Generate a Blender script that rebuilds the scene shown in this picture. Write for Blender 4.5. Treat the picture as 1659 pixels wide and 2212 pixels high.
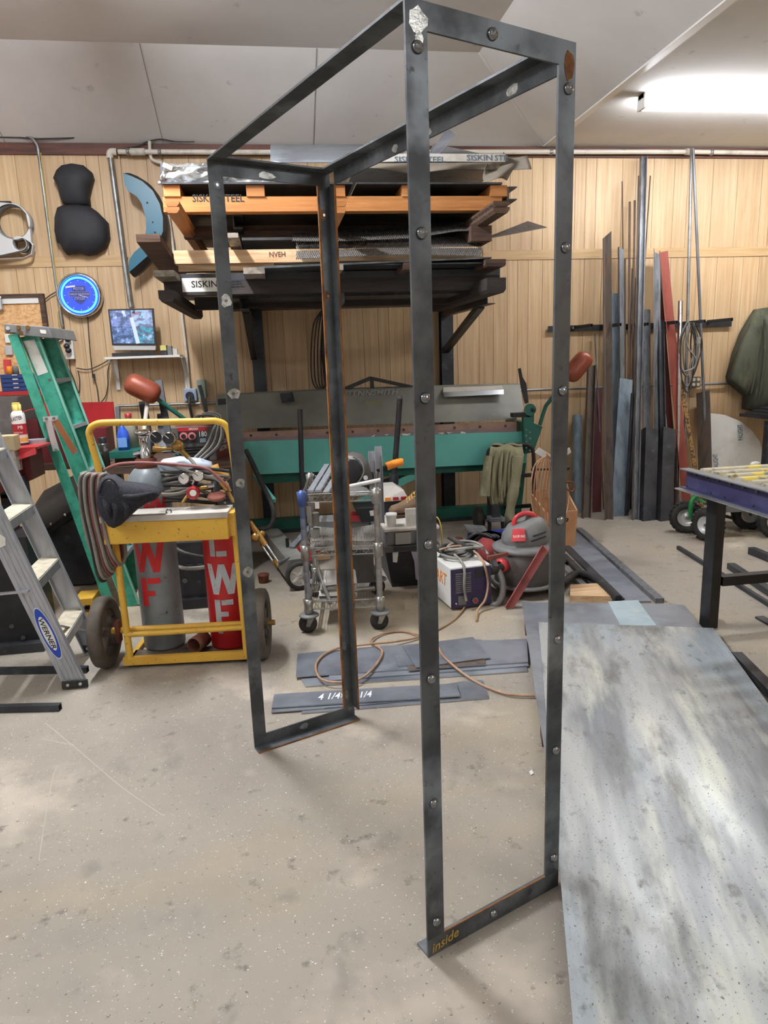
import bpy, math, random
from mathutils import Vector, Matrix, Quaternion, noise
for o in list(bpy.data.objects): bpy.data.objects.remove(o)
S = bpy.context.scene; C = S.collection
R = random.Random(7)
# ---------------------------------------------------------------- camera
F_PX, W_PX, H_PX = 1519.7, 1659.0, 2212.0
PITCH, ROLL, YAW, EYE = .2149, -.0351, .1445, 1.47
_f = Vector((math.sin(YAW)*math.cos(PITCH), math.cos(YAW)*math.cos(PITCH), -math.sin(PITCH)))
_r = Vector((math.cos(YAW), -math.sin(YAW), 0)); _u = _r.cross(_f)
_r, _u = math.cos(ROLL)*_r + math.sin(ROLL)*_u, -math.sin(ROLL)*_r + math.cos(ROLL)*_u
cd = bpy.data.cameras.new('camera'); cam = bpy.data.objects.new('camera', cd); C.objects.link(cam)
cd.sensor_fit = 'VERTICAL'; cd.sensor_height = 24; cd.lens = 24*F_PX/H_PX; cd.clip_start = .02
m = Matrix((_r, _u, -_f)).transposed().to_4x4(); m.translation = (0, 0, EYE); cam.matrix_world = m
S.camera = cam
# ---------------------------------------------------------------- world, exposure
w = bpy.data.worlds.new('world'); S.world = w; w.use_nodes = True
w.node_tree.nodes['Background'].inputs[0].default_value = (.9, .93, 1, 1)
w.node_tree.nodes['Background'].inputs[1].default_value = .05
vs = S.view_settings; vs.view_transform = 'Standard'; vs.look = 'None'; vs.gamma = 1; vs.use_curve_mapping = False
vs.exposure = 0.28
LAMP_POWER = 30.0          # emission strength of the fluorescent tubes (the lamps themselves are built below)
# ---------------------------------------------------------------- survey helpers: photograph pixel -> point on a real plane
def ray(x, y): return _f + _r*((x-W_PX/2)/F_PX) - _u*((y-H_PX/2)/F_PX)
EYEP = Vector((0, 0, EYE))
def at(x, y, Y): d = ray(x, y); return EYEP + d*(Y/d.y)
def fl(x, y, z=0.): d = ray(x, y); return EYEP + d*((z-EYE)/d.z)
V = Vector
# ---------------------------------------------------------------- materials
def lin(c):
    def g(v):
        v /= 255.; return v/12.92 if v <= .04045 else ((v+.055)/1.055)**2.4
    return (g(c[0]), g(c[1]), g(c[2]), 1)
MATS = {}
def mat(name, col, rough=.5, metal=0., layers=(), bump=None, rnd=0., emit=0., coord='Object', trans=0., spec=None, alpha=1., rvar=None):
    """layers: (colour, scale, stretch xyz, lo, hi[, detail]) noise layers mixed over the base colour; bump: (scale, strength, stretch)"""
    if name in MATS: return MATS[name]
    mt = bpy.data.materials.new(name); mt.use_nodes = True; nt = mt.node_tree; N = nt.nodes; L = nt.links
    b = N['Principled BSDF']; b.inputs['Roughness'].default_value = rough; b.inputs['Metallic'].default_value = metal
    b.inputs['Base Color'].default_value = lin(col)
    if spec is not None: b.inputs['Specular IOR Level'].default_value = spec
    if trans: b.inputs['Transmission Weight'].default_value = trans
    if alpha < 1: b.inputs['Alpha'].default_value = alpha
    if emit:
        b.inputs['Emission Color'].default_value = lin(col); b.inputs['Emission Strength'].default_value = emit
    if layers or bump or rnd:
        tc = N.new('ShaderNodeTexCoord'); oi = N.new('ShaderNodeObjectInfo')
        off = N.new('ShaderNodeVectorMath'); off.operation = 'MULTIPLY_ADD'; off.inputs[1].default_value = (1, 1, 1)
        sc = N.new('ShaderNodeVectorMath'); sc.operation = 'SCALE'; sc.inputs[0].default_value = (37, 53, 71) if coord == 'Object' else (0, 0, 0)
        L.new(oi.outputs['Random'], sc.inputs[3]); L.new(tc.outputs[coord], off.inputs[0]); L.new(sc.outputs[0], off.inputs[2])
        def nz(scale, st, det):
            mp = N.new('ShaderNodeMapping'); mp.inputs['Scale'].default_value = st; L.new(off.outputs[0], mp.inputs[0])
            n = N.new('ShaderNodeTexNoise'); n.inputs['Scale'].default_value = scale; n.inputs['Detail'].default_value = det
            n.inputs['Roughness'].default_value = .6
            L.new(mp.outputs[0], n.inputs['Vector']); return n
        prev = None
        for l in layers:
            n = nz(l[1], l[2], l[5] if len(l) > 5 else 4)
            r = N.new('ShaderNodeMapRange'); r.inputs[1].default_value = l[3]; r.inputs[2].default_value = l[4]
            L.new(n.outputs['Fac'], r.inputs[0])
            mx = N.new('ShaderNodeMix'); mx.data_type = 'RGBA'; L.new(r.outputs[0], mx.inputs[0])
            if prev: L.new(prev, mx.inputs[6])
            else: mx.inputs[6].default_value = lin(col)
            mx.inputs[7].default_value = lin(l[0]); prev = mx.outputs[2]
            if rvar and l is layers[0]:
                rr = N.new('ShaderNodeMapRange'); rr.inputs[1].default_value = .3; rr.inputs[2].default_value = .7
                rr.inputs[3].default_value = rvar[0]; rr.inputs[4].default_value = rvar[1]
                L.new(n.outputs['Fac'], rr.inputs[0]); L.new(rr.outputs[0], b.inputs['Roughness'])
        if rnd:
            hs = N.new('ShaderNodeHueSaturation'); mr = N.new('ShaderNodeMapRange')
            mr.inputs[3].default_value = 1-rnd; mr.inputs[4].default_value = 1+rnd
            L.new(oi.outputs['Random'], mr.inputs[0]); L.new(mr.outputs[0], hs.inputs['Value'])
            if prev: L.new(prev, hs.inputs['Color'])
            else: hs.inputs['Color'].default_value = lin(col)
            prev = hs.outputs[0]
        if prev:
            L.new(prev, b.inputs['Base Color'])
            if emit: L.new(prev, b.inputs['Emission Color'])
        if bump:
            n = nz(bump[0], bump[2] if len(bump) > 2 else (1, 1, 1), 3)
            bp = N.new('ShaderNodeBump'); bp.inputs['Strength'].default_value = bump[1]; bp.inputs['Distance'].default_value = .004
            L.new(n.outputs['Fac'], bp.inputs['Height']); L.new(bp.outputs[0], b.inputs['Normal'])
    MATS[name] = mt; return mt
I3 = (1, 1, 1)
# ---------------------------------------------------------------- mesh builder
XF = {}      # world matrix of every thing (by object name)
def frame(d, up=V((0, 0, 1))):
    d = d.normalized(); u = V(up)
    if abs(d.dot(u)) > .999: u = V((0, 1, 0))
    s = d.cross(u).normalized(); return s, s.cross(d), d      # side, up, along
class MB:
    def __init__(s): s.v = []; s.f = []; s.sm = []
    def add(s, vs, fs, smooth=False):
        k = len(s.v); s.v += [V(p) for p in vs]
        for f in fs: s.f.append([i+k for i in f]); s.sm.append(smooth)
        return s
    def hexa(s, p):                      # 8 corners: bottom loop, top loop
        return s.add(p, [(3, 2, 1, 0), (4, 5, 6, 7), (0, 1, 5, 4), (1, 2, 6, 5), (2, 3, 7, 6), (3, 0, 4, 7)])
    def box(s, c, d, rz=0., M=None):
        hx, hy, hz = d[0]/2, d[1]/2, d[2]/2; c = V(c)
        P = [V(q) for q in ((-hx, -hy, -hz), (hx, -hy, -hz), (hx, hy, -hz), (-hx, hy, -hz), (-hx, -hy, hz), (hx, -hy, hz), (hx, hy, hz), (-hx, hy, hz))]
        if rz: M = Matrix.Rotation(rz, 3, 'Z')
        if M: P = [M @ q for q in P]
        return s.hexa([c+q for q in P])
    def bx(s, a, b):                     # box between two opposite corners
        a, b = V(a), V(b); return s.box((a+b)/2, [abs(b[i]-a[i]) for i in range(3)])
    def bar(s, a, b, w, h, up=(0, 0, 1)):
        a, b = V(a), V(b); sd, u, d = frame(b-a, up); x, y = sd*w/2, u*h/2
        return s.hexa([a-x-y, a+x-y, a+x+y, a-x+y, b-x-y, b+x-y, b+x+y, b-x+y])
    def rtube(s, a, b, w, h, t, up=(0, 0, 1)):   # hollow rectangular tube
        a, b = V(a), V(b); sd, u, d = frame(b-a, up)
        P = []
        for q in (a, b):
            for k in (0, t):
                x, y = sd*(w/2-k), u*(h/2-k); P += [q-x-y, q+x-y, q+x+y, q-x+y]
        F = []
        for i in range(4):
            j = (i+1) % 4
            F += [(i, j, 8+j, 8+i), (4+j, 4+i, 12+i, 12+j), (j, i, 4+i, 4+j), (8+i, 8+j, 12+j, 12+i)]
        return s.add(P, F)
    def prof(s, a, b, poly, up=(0, 0, 1), twist=0.):      # extrude a 2-D outline from a to b
        a, b = V(a), V(b); sd, u, d = frame(b-a, up); n = len(poly)
        if twist: c_, s_ = math.cos(twist), math.sin(twist); sd, u = sd*c_+u*s_, u*c_-sd*s_
        P = [q+sd*x+u*y for q in (a, b) for x, y in poly]
        return s.add(P, [tuple(range(n))[::-1], tuple(range(n, 2*n))]+[(i, (i+1) % n, n+(i+1) % n, n+i) for i in range(n)])
    def prism(s, pts, ext):
        pts = [V(p) for p in pts]; e = V(ext); n = len(pts)
        return s.add(pts+[p+e for p in pts], [tuple(range(n))[::-1], tuple(range(n, 2*n))]+[(i, (i+1) % n, n+(i+1) % n, n+i) for i in range(n)])
    def tube(s, pts, r, n=8, closed=False, caps=True):
        pts = [V(p) for p in pts]; m_ = len(pts); rs = r if isinstance(r, (list, tuple)) else [r]*m_
        T = [((pts[(i+1) % m_] if closed or i < m_-1 else pts[i])-(pts[i-1] if closed or i > 0 else pts[i])).normalized() for i in range(m_)]
        u = T[0].orthogonal().normalized(); P = []
        for i in range(m_):
            if i:
                q = T[i-1].rotation_difference(T[i]); u = q @ u
            u = (u-T[i]*u.dot(T[i])).normalized(); b = T[i].cross(u)
            P += [pts[i]+(u*math.cos(2*math.pi*k/n)+b*math.sin(2*math.pi*k/n))*rs[i] for k in range(n)]
        F = []
        for i in range(m_ if closed else m_-1):
            j = (i+1) % m_
            F += [(i*n+k, i*n+(k+1) % n, j*n+(k+1) % n, j*n+k) for k in range(n)]
        s.add(P, F, True)
        if caps and not closed:
            s.add(P[:n], [tuple(range(n))[::-1]]); s.add(P[-n:], [tuple(range(n))])
        return s
    def lathe(s, prof, o=(0, 0, 0), ax=(0, 0, 1), n=20, smooth=True, a0=0, a1=2*math.pi):   # (radius, height) profile
        o = V(o); sd, u, d = frame(V(ax), (0, 0, 1)) if abs(V(ax).normalized().z) < .99 else (V((1, 0, 0)), V((0, 1, 0)), V(ax).normalized())
        full = abs(a1-a0-2*math.pi) < 1e-6; c = n if full else n+1; P = []
        for r, h in prof:
            P += [o+d*h+(sd*math.cos(a0+(a1-a0)*k/n)+u*math.sin(a0+(a1-a0)*k/n))*max(r, 1e-5) for k in range(c)]
        F = []
        for i in range(len(prof)-1):
            for k in range(n):
                j = (k+1) % c; F.append((i*c+k, i*c+j, (i+1)*c+j, (i+1)*c+k))
        return s.add(P, F, smooth)
    def cyl(s, a, b, r, n=16, r2=None):
        a, b = V(a), V(b); r2 = r if r2 is None else r2; L = (b-a).length
        s.lathe([(r, 0), (r2, L)], a, b-a, n)
        s.lathe([(0, 0), (r, 0)], a, b-a, n, False); return s.lathe([(r2, L), (0, L)], a, b-a, n, False)
    def ball(s, c, r, n=12, sc=(1, 1, 1), M=None):
        P = []; rows = max(4, n//2); c = V(c)
        for i in range(rows+1):
            t = math.pi*i/rows
            for k in range(n):
                p = V((math.sin(t)*math.cos(2*math.pi*k/n)*r*sc[0], math.sin(t)*math.sin(2*math.pi*k/n)*r*sc[1], math.cos(t)*r*sc[2]))
                P.append(c+(M @ p if M else p))
        return s.add(P, [(i*n+(k+1) % n, i*n+k, (i+1)*n+k, (i+1)*n+(k+1) % n) for i in range(rows) for k in range(n)], True)
    def torus(s, c, ax, Rr, r, n=32, k=8):
        sd, u, d = frame(V(ax)); c = V(c)
        return s.tube([c+sd*Rr*math.cos(2*math.pi*i/n)+u*Rr*math.sin(2*math.pi*i/n) for i in range(n)], r, k, True)
    def grid(s, fn, nu, nv, th=None, smooth=True):        # fn(u,v)->point ; th: thickness vector makes it a closed slab
        P = [V(fn(i/nu, j/nv)) for j in range(nv+1) for i in range(nu+1)]; c = nu+1
        F = [(j*c+i, j*c+i+1, (j+1)*c+i+1, (j+1)*c+i) for j in range(nv) for i in range(nu)]
        if th is None: return s.add(P, F, smooth)
        t = V(th); n = len(P); F2 = [tuple(reversed([q+n for q in f])) for f in F]
        E = [(i, i+1) for i in range(nu)]+[(j*c+nu, (j+1)*c+nu) for j in range(nv)]+[(nv*c+i+1, nv*c+i) for i in range(nu)]+[((j+1)*c, j*c) for j in range(nv)]
        return s.add(P+[p+t for p in P], F+F2+[(b, a, a+n, b+n) for a, b in E], smooth)
    def build(s, name, material, parent=None, w=False, label=None, cat=None, group=None, bevel=0., kind=None, recalc=True):
        vs = s.v
        if parent is not None:
            M = XF[parent.name]
            if w: Mi = M.inverted(); vs = [Mi @ p for p in vs]
        else:
            xs = [p.x for p in vs]; ys = [p.y for p in vs]; zs = [p.z for p in vs]
            o_ = V(((min(xs)+max(xs))/2, (min(ys)+max(ys))/2, min(zs))); M = Matrix.Translation(o_); vs = [p-o_ for p in vs]
        me = bpy.data.meshes.new(name); me.from_pydata([tuple(p) for p in vs], [], s.f)
        me.polygons.foreach_set('use_smooth', s.sm)
        if recalc:
            import bmesh
            bm = bmesh.new(); bm.from_mesh(me)
            bmesh.ops.recalc_face_normals(bm, faces=bm.faces); bm.to_mesh(me); bm.free()
        me.materials.append(material); o = bpy.data.objects.new(name, me); C.objects.link(o)
        if parent is not None: o.parent = parent
        else: o.matrix_world = M
        XF[o.name] = M
        if bevel:
            b = o.modifiers.new('bevel', 'BEVEL'); b.width = bevel; b.segments = 2; b.limit_method = 'ANGLE'; b.angle_limit = .7
        if label: o['label'] = label
        if cat: o['category'] = cat
        if group: o['group'] = group
        if kind: o['kind'] = kind
        return o
def T(name, label, cat, loc=(0, 0, 0), rz=0., group=None):
    o = bpy.data.objects.new(name, None); C.objects.link(o); o.empty_display_size = .05
    M = Matrix.Translation(V(loc)) @ Matrix.Rotation(rz, 4, 'Z'); o.matrix_world = M; XF[o.name] = M
    o['label'] = label; o['category'] = cat
    if group: o['group'] = group
    return o
def stamp(s, o, xd, yd, h, material, parent, width=None, name='lettering', w=True, ext=.0006, bend=None, shear=0., bold=.012):
    """flat lettering: starts at o, runs along xd, cap height h along yd"""
    cu = bpy.data.curves.new('t', 'FONT'); cu.body = s; cu.size = 1; cu.extrude = 0; cu.resolution_u = 2; cu.shear = shear; cu.offset = bold
    ob = bpy.data.objects.new('t', cu); C.objects.link(ob)
    bpy.context.view_layer.update()
    me = bpy.data.meshes.new_from_object(ob); bpy.data.objects.remove(ob)
    xs = [q.co.x for q in me.vertices]; x0, x1 = min(xs), max(xs)
    sy = h/.69; sx = sy if width is None else width/(x1-x0)
    xd, yd = V(xd).normalized(), V(yd).normalized(); n = xd.cross(yd).normalized(); o = V(o)
    mb = MB(); pts = [o+xd*(q.co.x-x0)*sx+yd*q.co.y*sy+n*ext for q in me.vertices]
    if bend: pts = [bend(p) for p in pts]
    mb.add(pts, [tuple(p.vertices) for p in me.polygons]); bpy.data.meshes.remove(me)
    return mb.build(name, material, parent, w=w, recalc=False)
def copy_tree(o, loc=None, rz=None, parent=None, **props):
    c = o.copy(); C.objects.link(c)
    if parent: c.parent = parent
    if loc is not None: c.location = loc
    if rz is not None: c.rotation_euler = (0, 0, rz)
    XF[c.name] = Matrix.Translation(V(loc)) @ Matrix.Rotation(rz or 0, 4, 'Z') if loc is not None else XF[o.name]
    for k, v_ in props.items():
        if v_ is None:
            if k in c: del c[k]
        else: c[k] = v_
    for ch in list(o.children): copy_tree(ch, parent=c)
    return c
def curve(pts, n=6, closed=False):        # Catmull-Rom through points
    P = [V(p) for p in pts]; out = []; m_ = len(P)
    for i in range(m_ if closed else m_-1):
        g = (lambda k: P[k % m_]) if closed else (lambda k: P[min(max(k, 0), m_-1)])
        a, b, c, d = g(i-1), g(i), g(i+1), g(i+2)
        for k in range(n):
            t = k/n; out.append(.5*((2*b)+(c-a)*t+(2*a-5*b+4*c-d)*t*t+(3*b-a-3*c+d)*t**3))
    if not closed: out.append(P[-1])
    return out
# ---------------------------------------------------------------- palette
m_floor = mat('concrete floor', (158, 149, 136), .62, 0, [((132, 123, 114), .9, I3, .45, .72, 7), ((176, 158, 124), .6, (1, 1.3, 1), .55, .8), ((120, 112, 106), 3.2, (1.5, 1, 1), .6, .78),
    ((196, 184, 168), 2.1, I3, .58, .8), ((100, 92, 84), 75, I3, .66, .72, 3), ((104, 97, 90), 14, (1, 1, 1), .62, .74, 8), ((226, 220, 210), 150, I3, .72, .76, 1)], (60, .25, I3), spec=.35)
m_wood_panel = mat('printed oak panelling', (204, 172, 132), .5, 0, [((188, 152, 110), 5, (9, 9, .5), .4, .75), ((220, 194, 154), 3, (14, 14, .35), .45, .8), ((166, 132, 92), 26, (6, 6, .4), .66, .8)], (40, .08, (6, 6, .3)), rnd=.06)
m_wood_trim = mat('oak batten', (205, 172, 126), .5, 0, [((182, 144, 96), 5, (.5, 9, 9), .4, .75)], rnd=.05)
m_backing = mat('dark wall backing', (96, 70, 44), .8)
m_ceil = mat('painted drywall', (224, 220, 215), .85, 0, [((208, 203, 198), .7, I3, .4, .7), ((176, 170, 164), 6, I3, .66, .78)], (30, .05, I3))
m_redtrim = mat('stained red trim', (104, 62, 48), .6, 0, [((62, 38, 32), 3, (.6, 6, 6), .45, .7)], (20, .3, (1, 6, 6)))
m_white = mat('white enamel', (226, 224, 218), .35)
m_offwhite = mat('dusty white plastic', (206, 202, 192), .45, 0, [((166, 158, 146), 6, I3, .5, .75)])
m_pvc = mat('white plastic pipe', (214, 206, 192), .4, 0, [((160, 148, 132), 5, I3, .55, .75)])
m_galv = mat('galvanised conduit', (158, 158, 156), .42, .7, [((118, 116, 112), 7, I3, .45, .7)])
m_mill = mat('mill scale steel', (98, 102, 104), .34, .5, [((72, 75, 78), 7, I3, .42, .62), ((146, 152, 157), 4, I3, .56, .78), ((72, 72, 74), 38, I3, .62, .74)], (18, .12, I3), rvar=(.34, .55))
m_mill_dark = mat('dark steel', (66, 68, 72), .45, .35, [((46, 47, 51), 5, I3, .42, .65), ((98, 98, 100), 12, I3, .62, .78)], (25, .12, I3), rnd=.14)
m_rust = mat('rusty edge', (150, 96, 44), .8, .1, [((92, 60, 36), 14, I3, .45, .65), ((186, 130, 66), 9, I3, .58, .75)], (60, .4, I3))
m_ground = mat('ground bright weld', (206, 206, 200), .3, .9, [((150, 150, 146), 40, I3, .45, .65)], (120, .5, I3))
m_bolt = mat('zinc bolt', (150, 152, 156), .22, 1)
m_sheet = mat('blotched steel sheet', (184, 187, 185), .42, .3, [((134, 136, 138), 1.6, (3.2, .55, 1), .42, .62), ((206, 208, 194), 2.4, (3.0, .5, 1), .52, .68), ((160, 176, 186), 1.0, (2, .4, 1), .5, .64), ((108, 108, 106), 2.4, (2.4, .8, 1), .54, .7, 9), ((112, 112, 106), 13, (1.4, .8, 1), .60, .74, 10), ((96, 96, 90), 150, (1, .7, 1), .62, .70, 3)], (10, .05, I3), rvar=(.3, .5))
m_sheet2 = mat('blue grey steel sheet', (152, 158, 164), .38, .4, [((116, 118, 124), 2, I3, .4, .65), ((172, 184, 192), 2.4, I3, .54, .74)], (14, .06, I3))
m_plate = mat('mill plate', (146, 150, 158), .34, .35, [((112, 116, 126), 3, I3, .42, .62), ((172, 180, 190), 2, I3, .56, .76)], (20, .05, I3), rnd=.12)
m_cutedge = mat('sheared steel edge', (190, 194, 198), .25, .95)
m_pale = mat('pale primed sheet', (178, 196, 202), .45, .2, [((150, 170, 178), 3, I3, .45, .7), ((196, 200, 194), 9, I3, .6, .75)])
m_pine = mat('orange pine', (188, 126, 68), .65, 0, [((168, 104, 50), 6, (.5, 9, 9), .42, .68), ((206, 152, 92), 3, (.5, 7, 7), .55, .75), ((96, 64, 40), 5, I3, .66, .8)], (20, .2, (.6, 8, 8)), rnd=.1)
m_pale_pine = mat('pale lumber', (208, 178, 140), .7, 0, [((182, 138, 94), 6, (.5, 9, 9), .42, .68), ((120, 86, 60), 4, I3, .66, .8)], (20, .2, (.6, 8, 8)), rnd=.08)
m_oldwood = mat('weathered dark wood', (92, 68, 52), .8, 0, [((56, 42, 36), 6, (.6, 7, 7), .4, .66), ((134, 98, 70), 5, (.6, 8, 8), .58, .76)], (24, .3, (.6, 8, 8)), rnd=.16)
m_greywood = mat('grey wood end', (158, 148, 134), .85, 0, [((110, 100, 90), 16, I3, .45, .65)], (40, .4, I3))
m_black = mat('black paint', (26, 26, 28), .45, 0, [((44, 44, 46), 8, I3, .5, .7)], rnd=.1)
m_rubber = mat('black rubber', (40, 39, 38), .75, 0, [((70, 66, 60), 9, I3, .48, .7)], (40, .2, I3))
m_cable = mat('black cable', (44, 43, 42), .55, 0, [((78, 74, 68), 10, I3, .5, .7)])
m_graycable = mat('grey cable', (150, 146, 138), .5, 0, [((104, 100, 94), 9, I3, .45, .7)])
m_tancable = mat('tan cord', (172, 138, 108), .5, 0, [((130, 100, 76), 9, I3, .45, .7)])
m_copper = mat('copper coloured cord', (190, 134, 96), .42, .25, [((146, 98, 68), 9, I3, .45, .7)])
m_teal = mat('teal machine paint', (108, 190, 178), .38, 0, [((92, 174, 162), 2, I3, .4, .7), ((98, 170, 156), 14, I3, .66, .78)])
m_dkgreen = mat('dark green paint', (34, 104, 90), .4, 0, [((26, 82, 72), 5, I3, .45, .7)])
m_olive = mat('worn grey green steel', (138, 137, 124), .42, .05, [((112, 111, 102), 1.4, I3, .4, .65), ((134, 134, 122), 5, (1, 1, 2), .6, .78)], rvar=(.34, .52))
m_brownsteel = mat('brown oiled steel', (160, 130, 114), .45, .2, [((128, 102, 90), 6, I3, .45, .7)])
m_fibre = mat('green fibreglass', (66, 162, 136), .5, 0, [((46, 138, 114), 18, I3, .45, .65), ((96, 176, 152), 30, I3, .66, .76)], (60, .3, I3))
m_alu = mat('brushed aluminium', (184, 187, 193), .38, .55, [((160, 163, 170), 5, (6, 6, .6), .45, .7)], (30, .08, (8, 8, .5)))
m_tread = mat('dusty step tread', (206, 196, 172), .7, .1, [((170, 160, 138), 20, I3, .45, .7)])
m_yellow = mat('chipped yellow paint', (222, 176, 66), .45, 0, [((204, 152, 56), 3, I3, .45, .7), ((96, 70, 44), 70, I3, .65, .71), ((96, 72, 48), 9, I3, .69, .76)], (30, .1, I3))
m_dustlid = mat('dusty lid', (196, 190, 180), .6, 0, [((160, 150, 136), 5, I3, .5, .75)])
m_gas_grey = mat('grey cylinder paint', (134, 142, 146), .42, .1, [((110, 116, 120), 4, I3, .5, .75), ((70, 70, 70), 24, I3, .67, .73)])
m_gas_red = mat('red cylinder paint', (186, 28, 34), .4, 0, [((152, 22, 30), 4, I3, .5, .75), ((110, 40, 36), 26, I3, .68, .74)])
m_redpaint = mat('red paint', (166, 38, 42), .38, 0, [((140, 26, 32), 4, I3, .5, .75)])
m_dkred = mat('dark red paint', (108, 34, 38), .45, 0, [((84, 28, 32), 4, I3, .5, .75)])
m_brass = mat('brass', (176, 138, 78), .34, .9, [((140, 104, 50), 16, I3, .5, .7)])
m_chrome = mat('chrome', (200, 202, 204), .16, 1, [((150, 150, 150), 9, I3, .55, .75)])
m_wire = mat('dull chrome wire', (170, 168, 162), .32, .85, [((120, 116, 108), 9, I3, .5, .75)])
m_cloth = mat('black knit cloth', (38, 38, 44), .95, 0, [((56, 56, 64), 90, I3, .45, .7)], (120, .5, I3))
m_seat = mat('black seat vinyl', (34, 34, 38), .7, 0, [((46, 46, 50), 6, I3, .5, .75)], (160, .25, I3))
m_shirt = mat('olive work shirt', (158, 153, 122), .92, 0, [((130, 126, 98), 7, (1, 1, .4), .45, .7), ((176, 172, 142), 12, (1, 1, .4), .58, .75)], (60, .3, I3))
m_jacket = mat('dark green jacket', (78, 80, 64), .9, 0, [((46, 48, 38), 6, (1, 1, .4), .45, .7), ((96, 98, 76), 8, (1, 1, .5), .6, .76)], (50, .4, I3))
m_mallet = mat('red brown counterweight', (142, 70, 50), .4, .1, [((176, 96, 66), 3, I3, .5, .75), ((110, 52, 40), 6, I3, .56, .76)])
m_tealpaint = mat('teal metallic paint', (16, 96, 120), .35, .0)
m_silver = mat('silver plastic', (204, 204, 202), .35, .3, [((158, 158, 156), 3, I3, .5, .7)])
m_osb = mat('strand board', (222, 178, 126), .8, 0, [((198, 146, 92), 22, (1, 1, 2.2), .45, .6), ((236, 194, 140), 17, (2, 1, .8), .55, .7)], (30, .3, I3))
m_cardboard = mat('cardboard', (186, 142, 104), .85, 0, [((168, 116, 74), 4, I3, .45, .7)])
m_foil = mat('crumpled silver wrap', (196, 196, 194), .22, .8, [((130, 128, 124), 6, I3, .45, .65)], (9, .9, I3))
m_paper = mat('grey brown paper wrap', (132, 122, 108), .8, 0, [((102, 92, 80), 4, I3, .45, .7)], (9, .6, I3))
m_expanded = mat('expanded metal', (138, 134, 130), .4, .5)
m_meshbright = mat('bright wire mesh', (206, 204, 196), .35, .8, [((150, 146, 138), 6, I3, .5, .7)])
m_concgrey = mat('grey box steel', (150, 148, 140), .5, .3, [((120, 116, 108), 4, I3, .45, .7)])
m_greyplastic = mat('grey plastic', (118, 118, 116), .55, 0, [((92, 92, 90), 5, I3, .45, .7), ((150, 148, 140), 8, I3, .64, .78)])
m_dkplastic = mat('black plastic', (34, 34, 38), .45, 0, [((54, 52, 52), 7, I3, .5, .75)])
m_dustplastic = mat('dusty black plastic', (88, 84, 80), .6, 0, [((62, 60, 58), 5, I3, .45, .7), ((120, 114, 106), 6, I3, .6, .76)])
m_purple = mat('deep purple panel', (52, 42, 78), .42)
m_orange = mat('orange plastic', (236, 138, 36), .4)
m_redplastic = mat('red plastic', (202, 62, 66), .42, 0, [((170, 46, 52), 6, I3, .5, .7)])
m_redcloth = mat('red canvas', (140, 52, 50), .9, 0, [((108, 38, 40), 6, I3, .45, .7)], (50, .4, I3))
m_bluepaint = mat('blue paint', (46, 62, 150), .38, 0, [((34, 44, 110), 4, I3, .5, .7)])
m_bluedk = mat('navy plastic', (34, 56, 108), .45)
m_leather = mat('brown boot leather', (134, 108, 84), .7, 0, [((104, 80, 60), 8, I3, .45, .7)], (60, .3, I3))
m_rustbrown = mat('rust brown', (120, 66, 50), .8, .1, [((90, 48, 38), 8, I3, .45, .7), ((156, 90, 60), 14, I3, .6, .76)], (40, .3, I3))
m_maroon = mat('maroon primer', (92, 40, 40), .55, .1, [((74, 32, 34), 4, (6, 6, .6), .45, .7)])
m_redprimer = mat('red oxide primer', (150, 72, 56), .55, .1, [((122, 56, 46), 4, (6, 6, .6), .45, .7)])
m_rustbar = mat('brown rusty bar', (100, 88, 78), .6, .2, [((140, 94, 56), 6, (4, 4, .5), .58, .74), ((70, 60, 56), 5, (4, 4, .6), .5, .7)], (40, .3, I3))
m_mottle = mat('mottled rust', (156, 116, 64), .8, .1, [((70, 56, 40), 46, I3, .46, .56)], (60, .4, I3))
m_stock = mat('grey bar stock', (128, 130, 133), .42, .35, [((96, 98, 102), 6, (5, 5, .5), .42, .65), ((152, 152, 152), 8, (5, 5, .6), .58, .76)], rnd=.13)
m_bluegrey = mat('blue grey flat bar', (132, 148, 158), .45, .25, [((104, 118, 130), 5, (3, 3, .7), .42, .65)], rnd=.06)
m_brownrod = mat('brown steel rod', (100, 80, 64), .6, .4, [((74, 58, 46), 9, (5, 5, .5), .45, .7)])
m_whiteboard = mat('white plastic sheet', (224, 222, 214), .5, 0, [((190, 186, 174), 3, I3, .5, .75), ((150, 146, 136), 22, I3, .7, .76)])
m_blue_steel = mat('violet blue steel', (72, 70, 108), .42, .4, [((92, 92, 128), 5, I3, .5, .7), ((54, 52, 82), 8, I3, .56, .74)])
m_roller = mat('paint spattered roller', (186, 178, 154), .6, .1, [((222, 198, 84), 9, I3, .52, .6), ((112, 108, 102), 22, I3, .56, .7), ((190, 140, 120), 6, I3, .66, .76)])
m_green = mat('green cart paint', (34, 128, 66), .38, 0, [((26, 100, 54), 6, I3, .5, .7)])
m_label_white = mat('white label', (226, 224, 214), .6, 0, [((190, 184, 172), 12, I3, .55, .75)])
m_ink = mat('black ink', (30, 28, 28), .7)
m_inkblue = mat('faded blue ink', (96, 112, 128), .8)
m_stencil_red = mat('red stencil paint', (206, 36, 40), .5, 0, [((176, 40, 42), 20, I3, .5, .7)])
m_stencil_grey = mat('grey stencil paint', (176, 182, 184), .5, 0, [((150, 154, 156), 20, I3, .55, .7)])
m_chalk = mat('white chalk', (232, 234, 236), .9)
m_yelchalk = mat('yellow paint pen', (196, 160, 70), .8)
m_wblue = mat('blue decal', (34, 70, 176), .4)
m_glassclear = mat('clear plastic', (232, 230, 222), .25, 0, trans=.35)
m_skyblue = mat('blue bottle plastic', (52, 92, 200), .3)
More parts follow.
